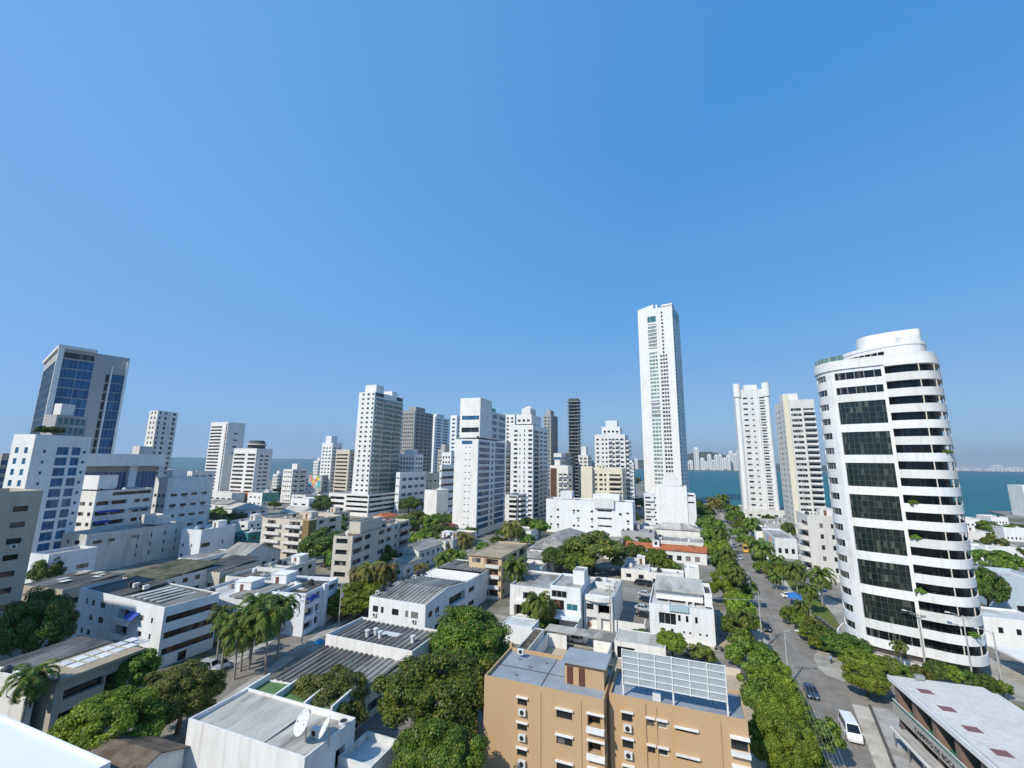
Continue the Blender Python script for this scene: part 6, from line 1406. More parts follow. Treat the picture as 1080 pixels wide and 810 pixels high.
wall_obj('metal_gate', 'dark green sheet metal gate beside the narrow outbuilding', [(-25.8,78),(-25.8,86)], 2.3, .08, plain('green_paint', (.02,.10,.04), .5), 'gate')
# right side: low shops, podium, yards
b = Bld('striped_banner_shop', 'low white shop with vertical coloured banners on its street front', place(817, 567, 806, 840, h=8, side='W', d=30), WHB, cat='shop', roof=RFG); v = b.main
bc = [plain('banner_'+k, c, .7) for k, c in (('teal',(.05,.25,.35)),('orange',(.65,.22,.03)),('red',(.45,.05,.05)),('blue',(.05,.12,.4)),('grey',(.25,.27,.3)),('yellow',(.6,.42,.06)))]
for i in range(6):
    mb = MB(); mb.box(-.12, -.01, v.d*(.10+.15*i), v.d*(.10+.15*i)+1.0, 1.2, 7.0); mb.obj('banner', bc[i], b.root)
v.rows('S', 1, cols(3, fill=.5), z0=1, hh=2.0, st='dark')
b = Bld('blue_front_shop', 'low white shop with a blue lettering panel beyond the banner shop', place(797, 560, 790, 818, h=6.5, side='W', d=25), WH, cat='shop', roof=RFG); v = b.main
v.rows('W', 1, cols(4, fill=.7), z0=.3, hh=2, st='blue'); v.rows('S', 1, [(.1,.4)], z0=.4, hh=2, st='blue')
mb = MB(); mb.box(-.15, -.01, v.d*.2, v.d*.5, 3.5, 5.4); mb.obj('sign_panel', bc[3], b.root)
low('grey_podium', 'plain grey wall block at the foot of the twin cylinder tower', 836, 553, 806, 837, 6, GREYR, d=22, cS=0, cE=0, cat='building')
# white town by the water, far right
for (n_, lab, xc, yt, xl, xr, h, m_, d_) in (('white_low_house','low white roofs nearest the water right of the round tower',1012,547,1010,1038,5,WH,16),('white_low_house','bright white low house between the two right-hand tree clumps',1058,556,1056,1082,7,WH,18),
    ('white_low_house','white flat house with small dark windows beside the round tower, right',1016,560,1014,1046,6,WH2,16),('white_low_house','white house under the big clipped tree on the right',1040,575,1038,1082,6,WH,14),('white_low_house','flat white house just right of the round tower balconies',1022,577,1018,1052,6,WH,12),('white_low_house','small white seaside house beside the large white hall',1045,545,1043,1063,5,WH,16)):
    b = low(n_, lab, xc, yt, xl, xr, h, m_, d=d_, side='W', cS=5, cE=0, n=1 if h < 12 else 2, roof=RFL)
b = Bld('white_hall', 'big plain white hall at the right edge above the bay', place(1078,512,1062,1110,dist=545,side='W'), WH, cat='hall', roof=RFL); b.main.rows('S', 2, cols(4), fh=7)
b = Bld('blue_wall_house', 'pale blue-white house wall standing in tower shade at the right edge', place(1056, 607, 1055, 1100, yb=649, side='W', d=12), stucco('pale_blue_render', (.50,.62,.70), .15), cat='house', roof=RFL); b.main.rows('S', 1, [(.25,.5)], z0=0, hh=1.6, st='black')
b = Bld('white_wing_house', 'white sloping-topped house wing behind the round tower balconies', place(1036, 650, 1033, 1105, h=6, side='W', d=9), WHB, cat='house', roof=RFL, par=.4); b.main.rows('S', 1, [(.22,.30),(.50,.58)], z0=2.0, hh=1.2, st='black')
mb = MB(); p = at(1052, 684, 3.4); q = at(1085, 700, 3.4); d_ = (q-p).normalized(); n_ = Vector((-d_.y,d_.x,0)); 
t = thing('white_canopy', 'white flat canopy below the white wing house at the right edge', 'canopy', (p.x,p.y,0)); mb.obox(d_*6+n_*2.2, d_, n_, 7, 2.6, 3.2, 3.5); mb.obj('roof', WH, t)
for s_ in (-.5, 12): mb = MB(); w_ = d_*s_+n_*.3; mb.cyl(w_.x,w_.y,0,3.2,.12,8); mb.obj('post', MET, t)
wall_obj('kerb_shadow_wall', 'low wall coloured dark for the shadow line between the pale pavement and the grey forecourt, bottom right', [(eR(v)+2.1+(.3 if v > 80 else 0), v) for v in (45,60,76,92)], .45, .3, DKST)  # dark wall colour stands in for the shadow line beside the pavement
# low terrace building with the lettered balcony
def terrace_bld():
    A = at(938, 713.5, 7.8); B = at(1050, 810, 7.8); d = (A-B); d.z = 0; L = 34; d.normalize(); ang = math.degrees(math.atan2(-d.x, d.y)); X, Y = dirs(ang)
    Wd = 9.4; org = A-Y*L+X*2.9
    b = Bld('terrace_building', 'low two-storey building with wide beige flat roof and lettered balcony, bottom right', [org.x, org.y, Wd, L, 7.4, ang], stucco('brown_stone_pier', (.24,.17,.14), .4), cat='building', roof=surf('beige_roof_gravel', (.58,.55,.50), (.68,.65,.59), .15, .95), par=0); v = b.main
    for k in range(8):
        v.win('W', .9+k*4.2, 3.9, 3.0, 3.0, 'teal', 1.2); v.win('W', .9+k*4.2, .3, 3.3, 2.5, 'bronze', .9)
    v.rows('N', 2, [(.2,.8)], fh=3.7); v.rows('E', 2, cols(7), fh=3.7)
    v.box('roof_slab', -2.7, Wd-1.2, -.2, L+.5, 7.401, 7.8, RFL); r = MB(); r.poly([(-2.5,0,7.806),(Wd-1.4,0,7.806),(Wd-1.4,L+.3,7.806),(-2.5,L+.3,7.806)]); r.obj('roof_cover', MATS['beige_roof_gravel'], b.root)
    v.box('roof_edge', -2.76, -2.701, -.2, L+.5, 7.45, 7.84, RFD); v.box('fascia', -2.95, -2.77, -.2, L+.5, 7.2, 7.86, WH)
    for k in range(7):
        y = L-3.6-k*4.4; mb = MB(); mb.box(-1.2,.3,y-.6,y+.6,7.81,7.85); mb.obj('roof_tile_patch', plain('maroon_tile', (.20,.09,.09), .8), b.root)
    # balcony
    v.box('balcony', -2.7, -.01, -.2, L+.2, 3.55, 3.75, BEI); v.box('balcony_fascia', -2.85, -2.71, -.2, L+.2, 3.0, 4.3, stucco('stone_grey_fascia', (.50,.48,.43), .2)); v.box('balcony_rail', -2.82, -2.74, -.2, L+.2, 4.8, 4.9, WH); v.box('rail_glass', -2.795, -2.765, -.1, L+.1, 4.31, 4.79, GLG)
    v.box('balcony_end', -2.7, -.3, L+.05, L+.19, 3.76, 4.6, BEI); v.box('floor_turf', -2.6, -.1, 1, L-1, 3.76, 3.79, plain('green_turf', (.01,.16,.09), .9))
    cu = bpy.data.curves.new('lettering', 'FONT'); cu.body = 'CAMPITO DE BOCA'; cu.size = .82; cu.extrude = .03; cu.space_character = 1.1
    tmp = bpy.data.objects.new('lettering_curve', cu); col.objects.link(tmp); bpy.context.view_layer.update(); me = bpy.data.meshes.new_from_object(tmp.evaluated_get(bpy.context.evaluated_depsgraph_get())); bpy.data.objects.remove(tmp); o = link('lettering', me, b.root); me.materials.clear(); me.materials.append(plain('dark_letters', (.035,.03,.03), .5))
    o.rotation_euler = (math.pi/2, 0, -math.pi/2); o.location = (-2.885, L-5.0, 3.35)
    for k in range(9): v.box('pier', -2.5, -.01, L-.9-k*4.2, L-.1-k*4.2, 3.79, 7.4, v.wall); v.box('pier', -2.4, -.01, L-.9-k*4.2, L-.1-k*4.2, 0, 3.54, v.wall)
    # ground canopy with white rail
    v.box('shop_canopy', -4.6, -2.9, -.2, L-3, 2.3, 2.42, FIBL); v.box('canopy_edge', -4.75, -4.61, -.2, L-2.9, 2.2, 2.55, WH)
    for k in range(10):
        y = 1+k*3.3; v.box('canopy_post', -4.6, -4.48, y, y+.12, 0, 2.25, MET)
    mb = MB(); mb.box(.2,1.3,L-.2,L+.35,7.9,8.5); mb.obj('roof_box', MET, b.root)
terrace_bld()
# tall neighbour outside the frame on the left: its shade falls on the left foreground
b = Bld('neighbour_tower', 'plain white apartment tower standing left of the view, outside the frame', [-148, -6, 25, 10, 62, 0], WH2, 'tower'); b.main.rows('E', 14, cols(4), fh=3.4); b.main.rows('N', 14, cols(4), fh=3.4)


# fillers of the low-rise quarter
for a in [
 ('old_roof_house','low house with mossy tan sheet roof in front of the stained slab',172,612,128,204,6.0,WH2,'corr',surf('mossy_sheets',(.16,.14,.08),(.30,.27,.18),.5,.95,(.10,.11,.05))),
 ('old_roof_house','low house with dark patched roof between stained slab and veranda house',232,603,200,262,5.4,BEI,'corr',FIBD),
 ('flat_roof_house','low felt-roofed house behind the white low block, left',268,610,238,300,6.0,WH2,'flat',RFD),
 ('flat_roof_house','small white flat house under the palms end of the white low block',300,600,270,318,6.4,WH,'flat',RFG),
 ('sheet_roof_house','grey sheet-roofed house left of the beige apartments',250,592,225,272,4.6,WH2,'gablex',FIB),
 ('flat_roof_house','white flat-roofed house right behind the white cube house',262,550,243,285,7.5,WH,'flat',RFL),
 ('sheet_roof_house','pale sheet-roofed house behind the beige apartments',318,541,296,338,7,WH2,'gablex',FIBL),
 ('flat_roof_house','low grey flat house between beige apartments and parking podium',352,541,333,366,7,BEI,'flat',RFG),
 ('flat_roof_house','low white house hugging the left foot of the parking podium',344,531,330,352,7,WH,'flat',RFL),
 ('flat_roof_house','low pale house in front of the white box house',305,548,286,322,6,WH2,'flat',RFG),
 ('tile_roof_house','small tiled house right of the pinkish tiled house',420,552,404,432,5,BEI,'hip',TIL),
 ('flat_roof_house','low house amid grove trees right of the long beige block',438,583,410,446,4,WH2,'flat',RFG),
 ('flat_roof_house','white low house beyond the grove, left of the dark red roof',455,541,438,466,6,WH,'flat',RFL),
 ('flat_roof_house','white low house behind the low white row house by the podium',440,523,430,456,7,WH2,'flat',RFG),
 ('flat_roof_house','grey low house at the left foot of the blank-end tower',478,570,462,490,5,GREYR,'flat',RFT),
 ('flat_roof_house','low white building right of the blank-end tower foot',560,560,535,572,5,WH2,'flat',RFG),
 ('flat_roof_house','low grey building between wide white block and red-tiled house',690,562,655,700,4.5,GREYR,'flat',RFG),
 ('sheet_roof_house','low grey sheet-roofed house behind the olive-green tree',655,577,615,664,5,WH2,'gablex',FIB),
 ('flat_roof_house','pale low roof between car park and red-tiled house',684,602,655,690,3.6,WH2,'flat',RFL),
 ('flat_roof_house','white low building at the far foot of the stepped white block',700,556,676,712,5,WH2,'flat',RFL),
 ('flat_roof_house','low seaside building in front of the striped hotel',232,513,205,262,8,WH,'flat',RFL),
 ('flat_roof_house','brownish seaside low building right of the striped hotel foot',330,512,322,350,8,BEI,'flat',RFT),
 ('flat_roof_house','low grey house in front of the seaside block',322,522,296,334,7,WH2,'flat',RFG),
 ('midrise_block','white midrise filling the gap right of the domed-crown tower foot',590,515,576,606,14,WH2,'flat',RFG),
 ('midrise_block','pale midrise behind the wide white block and cream block',640,512,606,650,13,WHB,'flat',RFG),
 ('midrise_block','grey midrise in the far gap between blank-end and glass balcony towers',470,505,456,482,16,GREYR,'flat',RFG),
 ('midrise_block','white midrise far behind the domed-crown tower on its left',540,505,528,552,18,WH,'flat',RFL)]:
    n_, lab, xc, yt, xl, xr, h, wm, rk, rf = a
    b = Bld(n_, lab, place(xc, yt, xl, xr, h=h, d=rng.uniform(12,20), rot=8 if xc < 330 else 0), wm, cat='house' if h < 10 else 'building', roof=rf, roofkind=rk); v = b.main; n = max(1, int(b.h/3))
    v.rows('S', n, cols(max(2,int(v.w/4)), fill=.42), fh=b.h/n*.96, hh=1.2, st=rng.choice(['dark','white','black'])); v.rows('E', n, cols(max(2,int(v.d/4)), fill=.42), fh=b.h/n*.96, hh=1.2)
    if rk == 'flat': v.clutter(rng, 4, rng.randrange(1,4), rng.randrange(2,5), stair=rng.random()<.5)
for b in VOLS: b.finish()

# ------------------------------------------------------------------ trees
tree(498,678,92,11,'m','dense dark mango tree right beside the white two-storey house', name='mango_tree', cat='tree')
tree(458,738,112,12,'m','largest mango tree with tawny young leaves against the ochre building', name='mango_tree')
tree(455,806,92,9,'m','yellowish mango tree cut by the bottom frame edge', name='mango_tree')
tree(352,742,90,8,'o','thin olive tree in front of the corrugated house and the dishes', name='tree')
tree(116,764,112,10,'l','bright lime green spreading tree, bottom left', name='ficus_tree')
tree(192,733,92,9,'o','dark brownish-green tree next to the green flat roof', name='tree')
tree(144,709,48,8,'g','mid-green tree touching the corner of the banded apartments', name='tree')
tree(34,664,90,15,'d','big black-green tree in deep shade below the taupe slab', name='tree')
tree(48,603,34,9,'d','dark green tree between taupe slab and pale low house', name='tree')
tree(384,631,66,6,'l','long bright green tree along the left street near the white house', name='tree')
tree(405,622,26,5,'g','smaller green tree at the far end of the bright street tree', name='tree')
tree(344,576,46,13,'d','dark tall tree covering the beige apartment blocks, left one of two', name='tree')
tree(368,591,44,11,'g','greener tree covering the beige apartment blocks, right one of two', name='tree')
for i, (x, y, w, h, k) in enumerate([(404,588,28,9,'d'),(407,573,26,9,'g'),(417,561,26,9,'d'),(428,553,26,10,'g'),(441,548,26,10,'o'),(448,566,24,8,'g'),(459,551,24,10,'g'),(466,560,24,9,'d'),(436,569,24,7,'l'),(472,549,18,8,'g'),(421,578,22,7,'g')]):
    tree(x, y, w, h, k, 'leafy tree in the grove before the parking podium, %s counting from the left' % ORD[[0,1,3,5,6,7,8,9,4,10,2][i]], 'trees of the grove in front of the parking podium')
tree(477,590,26,8,'l','lime green round tree left of the peach block', name='tree'); tree(479,608,24,3,'g','low dark shrub by the street left of the peach block', name='shrub', cat='shrub'); tree(468,603,18,4,'d','small dark tree among the palms left of the peach block')
tree(626,581,54,13,'o','big olive-green tree standing before the wide white block', name='tree'); tree(592,588,34,9,'d','dark green tree left of the big olive-green tree', name='tree')
tree(609,594,24,8,'g','green tree joining the big olive-green tree and its dark neighbour')
tree(557,553,17,9,'d','dark small tree left at the foot of the domed-crown tower'); tree(569,556,17,9,'g','green tree right at the foot of the domed-crown tower'); tree(546,561,15,7,'d','dark tree between two towers in the middle distance')
tree(571,652,24,3,'g','round shrub below the palms of the modern house', name='shrub', cat='shrub'); tree(562,640,22,5,'g','leafy small tree mixed with the palms of the modern house')
tree(637,644,22,4.5,'o','small tree before the right wing of the modern house'); tree(675,671,20,2.5,'d','low dark bush behind the grey shed', name='shrub', cat='shrub')
tree(709,677,30,5.5,'l','bright round street tree in front of the white office', name='tree')
tree(669,580,20,7,'d','dark tree at the left end of the red tile roof'); tree(689,589,28,8,'g','green tree overlapping the middle of the red-tiled house'); tree(700,596,16,6,'l','small bright tree right of the tree overlapping the red-tiled house')
av = [(735,536,22,12,'d'),(744,541,20,11,'d'),(748,553,24,10,'g'),(754,566,24,10,'g'),(757,579,24,9,'l'),(764,592,24,9,'d'),(769,604,24,8,'g'),(764,617,36,9,'l'),(780,622,26,8,'g'),(783,640,26,7,'l'),(774,634,20,7,'l'),(776,660,28,6,'g'),(789,658,26,6,'g'),(783,678,22,6,'g'),(775,689,20,4,'g'),(799,700,46,8,'g'),(812,724,52,8,'l'),(806,745,46,8,'g'),(826,756,62,9,'l'),(828,790,74,9,'l'),(850,772,50,7,'g'),(842,800,64,6,'g')]
for i, (x, y, w, h, k) in enumerate(av):
    tree(x, y, w, h, k, 'street tree on the left side of the avenue, %s in the row from the bay' % ORD[i], 'street trees along the left side of the avenue', name='street_tree')
for i, (x, y, w, h, k) in enumerate([(760,533,16,10,'d'),(770,536,18,9,'d'),(777,546,24,8,'g'),(783,553,20,8,'o'),(778,562,18,6,'g'),(786,569,20,6,'g'),(792,573,16,5,'l'),(801,589,16,4,'d'),(806,598,22,4,'g'),(814,604,18,4,'o'),(823,603,14,5,'l'),(832,648,20,4,'g'),(840,645,16,3.5,'l'),(846,656,24,4,'g'),(852,668,20,3,'l'),(857,661,22,4,'o'),(866,668,24,4,'d'),(874,677,24,3.5,'o'),(861,678,18,2.5,'l')]):
    tree(x, y, w, h, k, 'shrubby tree on the right verge of the avenue, %s counting from the bay' % ORD[i], 'shrubs and trees on the right verge of the avenue', name='verge_tree', shrink=.88)
tree(893,681,42,4,'d','dark clipped hedge tree at the foot of the round tower'); tree(911,698,46,5,'l','yellow-green umbrella tree at the round tower corner'); tree(914,715,46,5,'l','bright tree between the junction and the terrace building'); tree(938,704,28,4,'o','olive tree right of the yellow-green umbrella tree')
for i,(x,y,w,h,k) in enumerate([(950,710,28,3.5,'g'),(968,711,28,3.5,'o'),(988,709,32,4,'d'),(1006,712,28,4,'l'),(1024,718,26,3.5,'d'),(1041,722,30,3.5,'d'),(1058,727,22,3,'g')]):
    tree(x,y,w,h,k,'garden tree below the round tower, %s counting rightwards behind the beige roof' % ORD[i],'garden trees between the round tower and the beige roof', name='garden_tree', shrink=.85)
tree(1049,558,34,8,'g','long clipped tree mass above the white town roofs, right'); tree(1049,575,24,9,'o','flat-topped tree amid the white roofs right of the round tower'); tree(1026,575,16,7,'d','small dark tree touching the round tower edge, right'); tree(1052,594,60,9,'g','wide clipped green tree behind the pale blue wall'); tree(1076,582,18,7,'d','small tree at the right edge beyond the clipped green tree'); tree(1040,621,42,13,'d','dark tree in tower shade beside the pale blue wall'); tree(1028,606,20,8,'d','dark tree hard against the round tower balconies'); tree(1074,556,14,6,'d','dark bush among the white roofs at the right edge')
for x,y,w,h,k,l in [(249,547,24,8,'d','dark tree right of the shed-roofed house, left district'),(238,552,18,7,'g','green tree left of the dark tree by the red-tiled house'),(229,541,17,7,'g','round green tree behind the white cube house'),(342,533,28,10,'d','dark domed tree right of the plain white box house'),(273,515,20,8,'d','dark tree in front of the domed hotel'),(297,519,18,7,'d','dark tree between domed hotel and seaside block'),(284,562,14,6,'o','small tree by the teal shop'),(431,532,22,11,'d','very dark tree beside the parking podium'),(452,508,13,7,'l','bright small tree beyond the pale courtyard block'),(472,516,15,8,'o','olive tree left of the blank-end tower'),(478,531,16,7,'d','dark tree left beside the blank-end tower'),(452,533,15,7,'g','green tree before the low white house'),(668,507,12,9,'d','dark tree seen between the cream block and tallest tower'),(671,530,16,8,'d','dark tree left of the stepped white block'),(664,546,18,9,'d','dark tree below the cream block and wide white block'),(612,500,10,7,'g','green treetop left of the cream block'),(598,517,14,7,'o','tree in front of the brown brick panelled block'),(533,562,14,6,'d','dark tree at the blue-window corner of the blank-end tower'),(740,690,22,4,'o','small olive tree beside the parked motorbike'),(812,549,14,8,'d','dark tree before the grey podium wall'),(830,558,12,9,'d','slender dark conifer by the curved balcony block'),(130,632,18,5,'g','small tree in the yard behind the banded apartments'),(358,548,16,6,'d','small tree behind the beige apartments')]:
    tree(x,y,w,h,k,l)
P6_ = [(259,652,34,12),(284,651,38,13),(272,638,34,14),(252,668,34,10),(298,638,32,13),(240,658,26,11),(266,664,30,9),(234,646,24,12)]
for i,(x,y,w,h) in enumerate(P6_): palm(x,y,w*1.08,h*.74,'tall green palm in the cluster on the left street, %s from the left' % ORD[sorted(range(8),key=lambda j:P6_[j][0]).index(i)],'palms in the cluster on the left street')
palm(33,715,52,9,'big palm in front of the grey canopy house', kind=0)
for x,y,w,h,k,l in [(379,603,22,8,1,'yellowed coconut palm left of three by the left street'),(391,601,26,9,1,'yellowed coconut palm in the middle of three by the left street'),(408,601,26,9,1,'yellowed coconut palm right of three by the left street'),(445,600,18,7,1,'yellow palm before the white gabled house'),(491,568,20,11,1,'tall yellow-topped palm at the blank-end tower base'),(467,590,18,8,0,'green palm left of the lime tree'),(485,586,16,8,0,'palm between the lime tree and the peach block'),(543,598,26,10,0,'feathery green palm against the pink side of the peach block'),(539,556,20,9,1,'yellowish palm right of the blue-window tower'),(568,634,26,7,0,'palm in front of the modern white house balcony'),(578,640,20,5,1,'short yellow palm beside the modern house canopy'),(753,529,16,14,1,'yellowish palm left at the bay end of the avenue'),(762,526,16,14,0,'green palm right at the bay end of the avenue'),(774,537,15,11,0,'palm above the verge at the bay end'),(793,552,20,9,0,'spreading palm before the twin cylinder tower podium'),(803,577,26,7,0,'broad low palm beside the banner shop'),(838,600,26,7,0,'palm in front of the curved balcony block'),(865,607,28,8,0,'big palm against the round tower foot'),(853,622,22,6,0,'lower palm left of the big palm by the round tower'),(818,608,16,4,0,'small palm in the flower bed before the banner shop'),(427,548,16,8,1,'yellowed palm in the grove before the parking podium'),(476,517,12,8,0,'palm in front of the striped block'),(761,560,20,10,0,'palm amid the left avenue trees near the bay end'),(768,585,20,9,0,'palm rising among the left avenue trees beside the red roof end'),(778,606,22,9,0,'palm among the left avenue trees by the white van'),(786,650,22,8,0,'palm among the left avenue trees beside the white office'),(820,590,16,6,0,'short palm behind the red parked car'),(846,640,18,5,0,'low palm in the shrubs of the right verge'),(948,681,18,5,0,'small palm on the round tower bank')]:
    palm(x,y,w,h,l,None,k)

sm = [(300,577,14,5,'g'),(312,552,14,6,'d'),(328,546,12,5,'g'),(357,556,16,7,'g'),(392,553,16,7,'g'),(398,600,16,5,'l'),(412,596,14,4,'g'),(430,593,14,4,'d'),(452,582,16,5,'g'),(466,575,14,5,'l'),(487,597,16,5,'g'),(497,560,12,6,'d'),(510,578,14,5,'g'),(525,571,12,5,'d'),(556,570,14,6,'g'),(580,572,14,6,'l'),(600,567,12,6,'g'),(645,580,14,6,'d'),(661,572,14,6,'g'),(681,571,12,5,'d'),(712,600,12,5,'g'),(730,583,12,6,'g'),(290,532,12,6,'g'),(318,530,12,6,'d'),(360,535,12,6,'d'),(225,545,12,5,'g'),(208,549,12,5,'d'),(282,605,14,5,'g'),(243,612,14,5,'d')]
for i,(x,y,w,h,k) in enumerate(sorted(sm)): tree(x,y,w,h,k,'small tree scattered among the low roofs, %s counting from the left' % ORD[i],'small trees scattered among the low roofs')
# ------------------------------------------------------------------ vehicles
car(897,770,-3,'van','white','white van driving up the avenue at the bottom right', name='van', cat='van')
car(855,728,-4,'sedan','navy','dark blue car half under the tree at the junction', name='car')
car(786,580,-3,'bus','yellow','yellow minibus on the avenue near the banner shop', name='minibus', cat='minibus')
for px,py,k,c,l in [(777,597,'suv','black','black car in the avenue queue beside the yellow minibus'),(780.5,588,'hatch','silver','silver car in the avenue queue next to the black one'),(774,575,'sedan','grey','grey car far up the avenue queue, nearest the bay'),(787,607,'sedan','white','white saloon waiting in the middle of the avenue'),(794,620,'van','white','white delivery van in the avenue under the street trees'),(808,661,'hatch','black','black hatchback parked by the tall pole on the avenue'),(803,683,'sedan','navy','dark car parked at the avenue kerb near the corner')]:
    car(px,py,-3,k,c,l,name='car',cat='van' if k == 'van' else 'car')
car(781,648,85,'hatch','blue','pale blue car parked under the trees by the white office')
for px,py,h,k,c,l in [(678,609,10,'suv','white','white pick-up at the far end of the office car park'),(677,615,80,'suv','black','black off-roader on the left in the office car park'),(684,616,80,'suv','black','black off-roader on the right in the office car park'),(687,608,15,'sedan','grey','grey saloon behind the black off-roaders'),(681,626,75,'sedan','silver','silver saloon, farthest of the car park row by the office wall'),(682,632,75,'hatch','navy','navy hatchback in the car park row by the office wall'),(678,641,75,'sedan','silver','pale silver saloon, nearest bright car in the office car park'),(680,648,75,'sedan','black','black saloon nearest the street in the office car park'),
    (735,672,5,'hatch','white','white hatchback parked nose-in before the white office'),(732,688,95,'sedan','silver','silver saloon on the cross street beside the bright round tree'),(551,640,60,'hatch','silver','silver hatchback in the driveway by the peach block'),(610,674,85,'hatch','white','white car seen through the courtyard gateway'),(222,703,100,'suv','silver','silver car in the shaded yard of the banded apartments'),(212,706,100,'sedan','navy','dark car beside the silver one in the shaded yard'),(233,700,80,'hatch','grey','grey hatchback under the palms by the left street'),(271,588,100,'sedan','white','white car left of the beige apartments'),(278,590,95,'sedan','silver','silver car parked at the foot of the beige apartments'),(265,578,90,'hatch','black','black car under the teal shop canopy'),(820,597,100,'sedan','red','red car parked behind the flower bed near the banner shop'),(810,588,100,'hatch','white','white car in front of the striped banner shop'),(832,628,95,'hatch','white','white car beside the blue canopy'),(850,617,95,'sedan','silver','silver car under palms by the curved balcony block'),(665,605,90,'van','white','white van parked beyond the big olive-green tree'),(118,721,80,'hatch','navy','dark car in the yard of the grey canopy house')]:
    car(px,py,h,k,c,l,cat='van' if k == 'van' else 'car')
car(444,612,90,'sedan','white','white car at the street bend by the white gabled house')
# shrouded car by the office
p = at(748,672,.8); t = thing('covered_car', 'car wrapped in a dark grey cover beside the white hatchback', 'car', (p.x,p.y,.14), math.radians(5))
mb = MB(); rings = []
for y, zt, w in ((-2.2,.5,.7),(-2.05,.85,.86),(-1.0,1.0,.92),(-.5,1.5,.85),(1.0,1.55,.85),(1.6,1.05,.9),(2.1,.9,.84),(2.25,.5,.7)):
    rings.append([(-w-.05,y,0),(-w,y,zt*.6),(-w*.8,y,zt*.94),(0,y,zt),(w*.8,y,zt*.94),(w,y,zt*.6),(w+.05,y,0)])
for a, c in zip(rings, rings[1:]):
    for i in range(6): mb.poly([a[i],a[i+1],c[i+1],c[i]],0,True)
mb.poly(rings[0][::-1]); mb.poly(rings[-1]); mb.obj('cover', plain('grey_tarpaulin', (.09,.095,.10), .8), t)
motorbike(769,687,70,'motorbike standing on the cross street corner by the avenue')
motorbike(763,685,80,'second motorbike just left of the corner motorbike')
for i in range(7):
    p = at(866+4.2*i, 653+3.2*i, .5); motorbike(0,0,35,'parked motorbike below the round tower, %s in the slanting row' % ORD[i],'motorbikes parked in a row under the round tower',loc=p)

# ------------------------------------------------------------------ poles, wires, small props
pA = at(804.7,686); pB = at(832.5,723); pC = at(770,580); pD = at(644,670); pE = at(357,660); pF = at(318,679); pG = at(114,729); pH = at(415,617); pI = at(785,640)
pole(pA, 11.5, 'tall concrete pole with crossarms on the left kerb of the avenue', 3, rot=0)
pole(pB, 9.0, 'thinner pole with one crossarm at the junction trees', 1, lamp=True)
pole(pC, 11, 'pole far up the avenue beside the queue of cars', 2); pole(pI, 8, 'short pole by the office side trees', 1, r=.12)
pole(pD, 10.5, 'slim pole on the cross street between modern house and office', 2)
pole(pE, 9.5, 'pole with a transformer drum on the left street', 2, True, rot=13); pole(pF, 9.5, 'pole with double arms beside the palm cluster', 2, True, rot=13)
pole(pG, 7, 'small pole in the yard of the grey canopy house', 1, r=.1); pole(pH, 8, 'bare pole before the white gabled house', 1, r=.12)
for (bx,by,h,l) in ((977,711,10.5,'grey street lamp pole left of the beige roof'),(1028,728,12.0,'taller pale street lamp pole rising before the round tower'),(1059,734,10,'lamp post with a small double head at the right edge')):
    pole(at(bx,by), h, l, 1 if bx < 1050 else 0, lamp=True, rot=160, name='street_lamp')
for k in range(5):
    a = (pA.x-1+.5*k, pA.y, 11.0-.9*(k%3)); b_ = (pB.x-1+.5*k, pB.y, 8.7); wire(a, b_, .5, 'power line between the two near avenue poles, %s counting rightwards' % ORD[k], 'power lines above the avenue')
    e = at(880+9*k, 812, 9.0); wire(b_, (eL(52)-1+.35*k, 48, 9.5), .6, 'power line leaving the frame at the bottom over the street trees, %s counting rightwards' % ORD[k], 'power lines above the avenue')
    wire(a, (pC.x-1+.5*k, pC.y, 10.6-.9*(k%2)), .9, 'power line running up the avenue, %s counting rightwards' % ORD[k], 'power lines above the avenue')
for k in range(3):
    wire((pE.x-.8+.8*k,pE.y,9.2),(pF.x-.8+.8*k,pF.y,9.2),.3,'power line along the left street, %s counting rightwards' % ORD[k],'power lines along the left street')
    wire((pD.x-.8+.8*k,pD.y,10.2),(pA.x,pA.y-.3+.3*k,9.8),.6,'power line crossing before the white office, %s counting upwards' % ORD[k],'power lines over the cross street')
# blue canopies, umbrella
p = at(838,628,2.4); t = thing('blue_canopy', 'bright blue canopy tent beside the avenue', 'canopy', (p.x,p.y,0), math.radians(-10))
mb = MB(); n_ = 6
c4 = [(-1.7,-2.4,2.3),(1.7,-2.4,2.3),(1.7,2.4,2.3),(-1.7,2.4,2.3)]
for i in range(4): a,b_ = c4[i],c4[(i+1)%4]; mb.poly([a,b_,(0,0,3.3)]); mb.poly([b_,a,(a[0],a[1],2.0),(b_[0],b_[1],2.0)])
BT = plain('sky_blue_canvas', (.03,.16,.45), .7); mb.obj('cover', BT, t)
for x in (-1.6,1.6):
    for y in (-2.3,2.3): mb = MB(); mb.cyl(x,y,0,2.3,.05,8); mb.obj('post', MET, t)
def umbrella(px,py,lab,m,R=1.5,h=2.6):
    p = at(px,py,h); t = thing('umbrella', lab, 'umbrella', (p.x,p.y,0)); mb = MB()
    for i in range(8):
        a,b_ = i*math.pi/4,(i+1)*math.pi/4; mb.poly([(R*math.cos(a),R*math.sin(a),h-.3),(R*math.cos(b_),R*math.sin(b_),h-.3),(0,0,h+.3)]); mb.poly([(R*math.cos(b_),R*math.sin(b_),h-.3),(R*math.cos(a),R*math.sin(a),h-.3),(R*math.cos(a),R*math.sin(a),h-.5),(R*math.cos(b_),R*math.sin(b_),h-.5)])
    mb.obj('canopy', m, t); mb = MB(); mb.cyl(0,0,0,h,.04,8); mb.obj('pole', MET, t)
umbrella(866,621,'blue parasol among palms at the round tower foot',BT); umbrella(337,675,'small bright blue awning umbrella beside the left street',plain('cyan_canvas',(.02,.2,.38),.7),1.1,2.4)
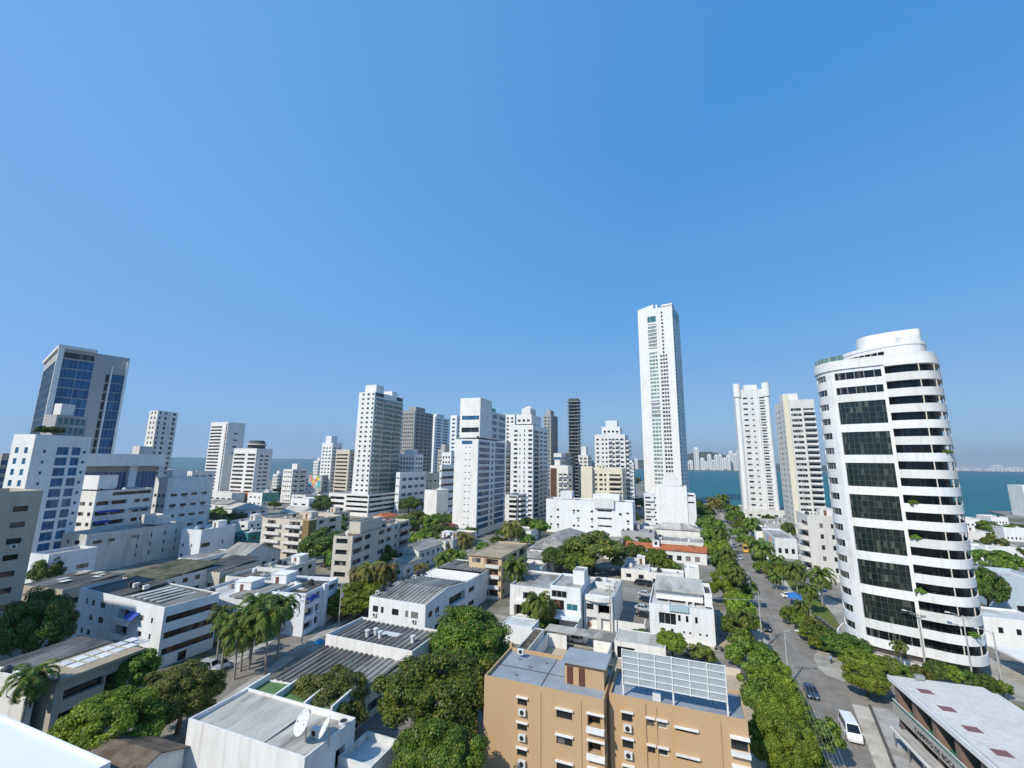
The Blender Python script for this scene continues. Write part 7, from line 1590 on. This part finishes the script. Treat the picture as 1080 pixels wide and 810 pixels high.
# pedestrian on the pavement by the junction
def person(px, py, lab, shirt, trousers):
    p = at(px, py, 0); me = bpy.data.meshes.new('person'); 
    V = [(0,0,.92),(0,0,1.12),(0,.01,1.36),(0,.02,1.50),(0,-.01,1.62),(-.1,0,.88),(-.11,-.08,.48),(-.11,.02,.06),(-.11,-.14,.03),(.1,0,.88),(.11,.12,.50),(.11,.26,.10),(.11,.13,.04),(-.19,.01,1.38),(-.24,.05,1.10),(-.22,-.10,.86),(.19,.01,1.38),(.24,-.03,1.10),(.22,.10,.86)]
    E_ = [(0,1),(1,2),(2,3),(3,4),(0,5),(5,6),(6,7),(7,8),(0,9),(9,10),(10,11),(11,12),(2,13),(13,14),(14,15),(2,16),(16,17),(17,18)]
    Rr = [.15,.14,.17,.06,.10,.10,.07,.05,.045,.10,.07,.05,.045,.065,.045,.035,.065,.045,.035]
    me.from_pydata(V, E_, []); o = link('person', me, None); o.location = (p.x,p.y,.12); o.rotation_euler.z = math.radians(20)
    me.materials.append(trousers); o.modifiers.new('skin','SKIN')
    for i, r_ in enumerate(Rr): me.skin_vertices[0].data[i].radius = (r_, r_)
    me.skin_vertices[0].data[0].use_root = True
    s_ = o.modifiers.new('smooth','SUBSURF'); s_.levels = 1; s_.render_levels = 2
    dg = bpy.context.evaluated_depsgraph_get(); ev = o.evaluated_get(dg); m2 = bpy.data.meshes.new_from_object(ev); o.modifiers.clear(); o.data = m2
    skin = plain('skin', (.28,.15,.09), .6)
    m2.materials.clear()
    for q in (trousers, shirt, skin, BLK): m2.materials.append(q)
    for f in m2.polygons:
        c = f.center; f.material_index = 0 if c.z < .93 and abs(c.x) < .19 else (2 if c.z > 1.47 or (c.z < 1.08 and abs(c.x) >= .19) else 1)
        if c.z < .1: f.material_index = 3
        f.use_smooth = True
    h = MB(); 
    for i in range(5): a0 = i*math.pi/10; a1 = (i+1)*math.pi/10; h.cyl(0,.005,1.64+.105*math.sin(a0),1.64+.105*math.sin(a1),.108*math.cos(a0),14,0,max(.004,.108*math.cos(a1)))
    h.obj('hair', BLK, o); tag(o, lab, 'person')
person(877, 701, 'pedestrian in pale blue shirt and dark trousers on the junction pavement', plain('pale_blue_shirt', (.30,.42,.60), .8), plain('dark_trousers', (.03,.03,.04), .8))

# sea air that pales the far shore
hz, n, l, b = new_mat('haze_air'); n.remove(b)
pv = n.new('ShaderNodeVolumePrincipled'); pv.inputs['Density'].default_value = HAZE; pv.inputs['Color'].default_value = (.62,.74,.88,1); pv.inputs['Anisotropy'].default_value = .3
l.new(pv.outputs[0], n['Material Output'].inputs['Volume']); hz.cycles.homogeneous_volume = True
mb = MB(); mb.box(-4200, 6800, -1500, 8200, -3.2, 262); tag(mb.obj('haze', hz), kind='stuff')
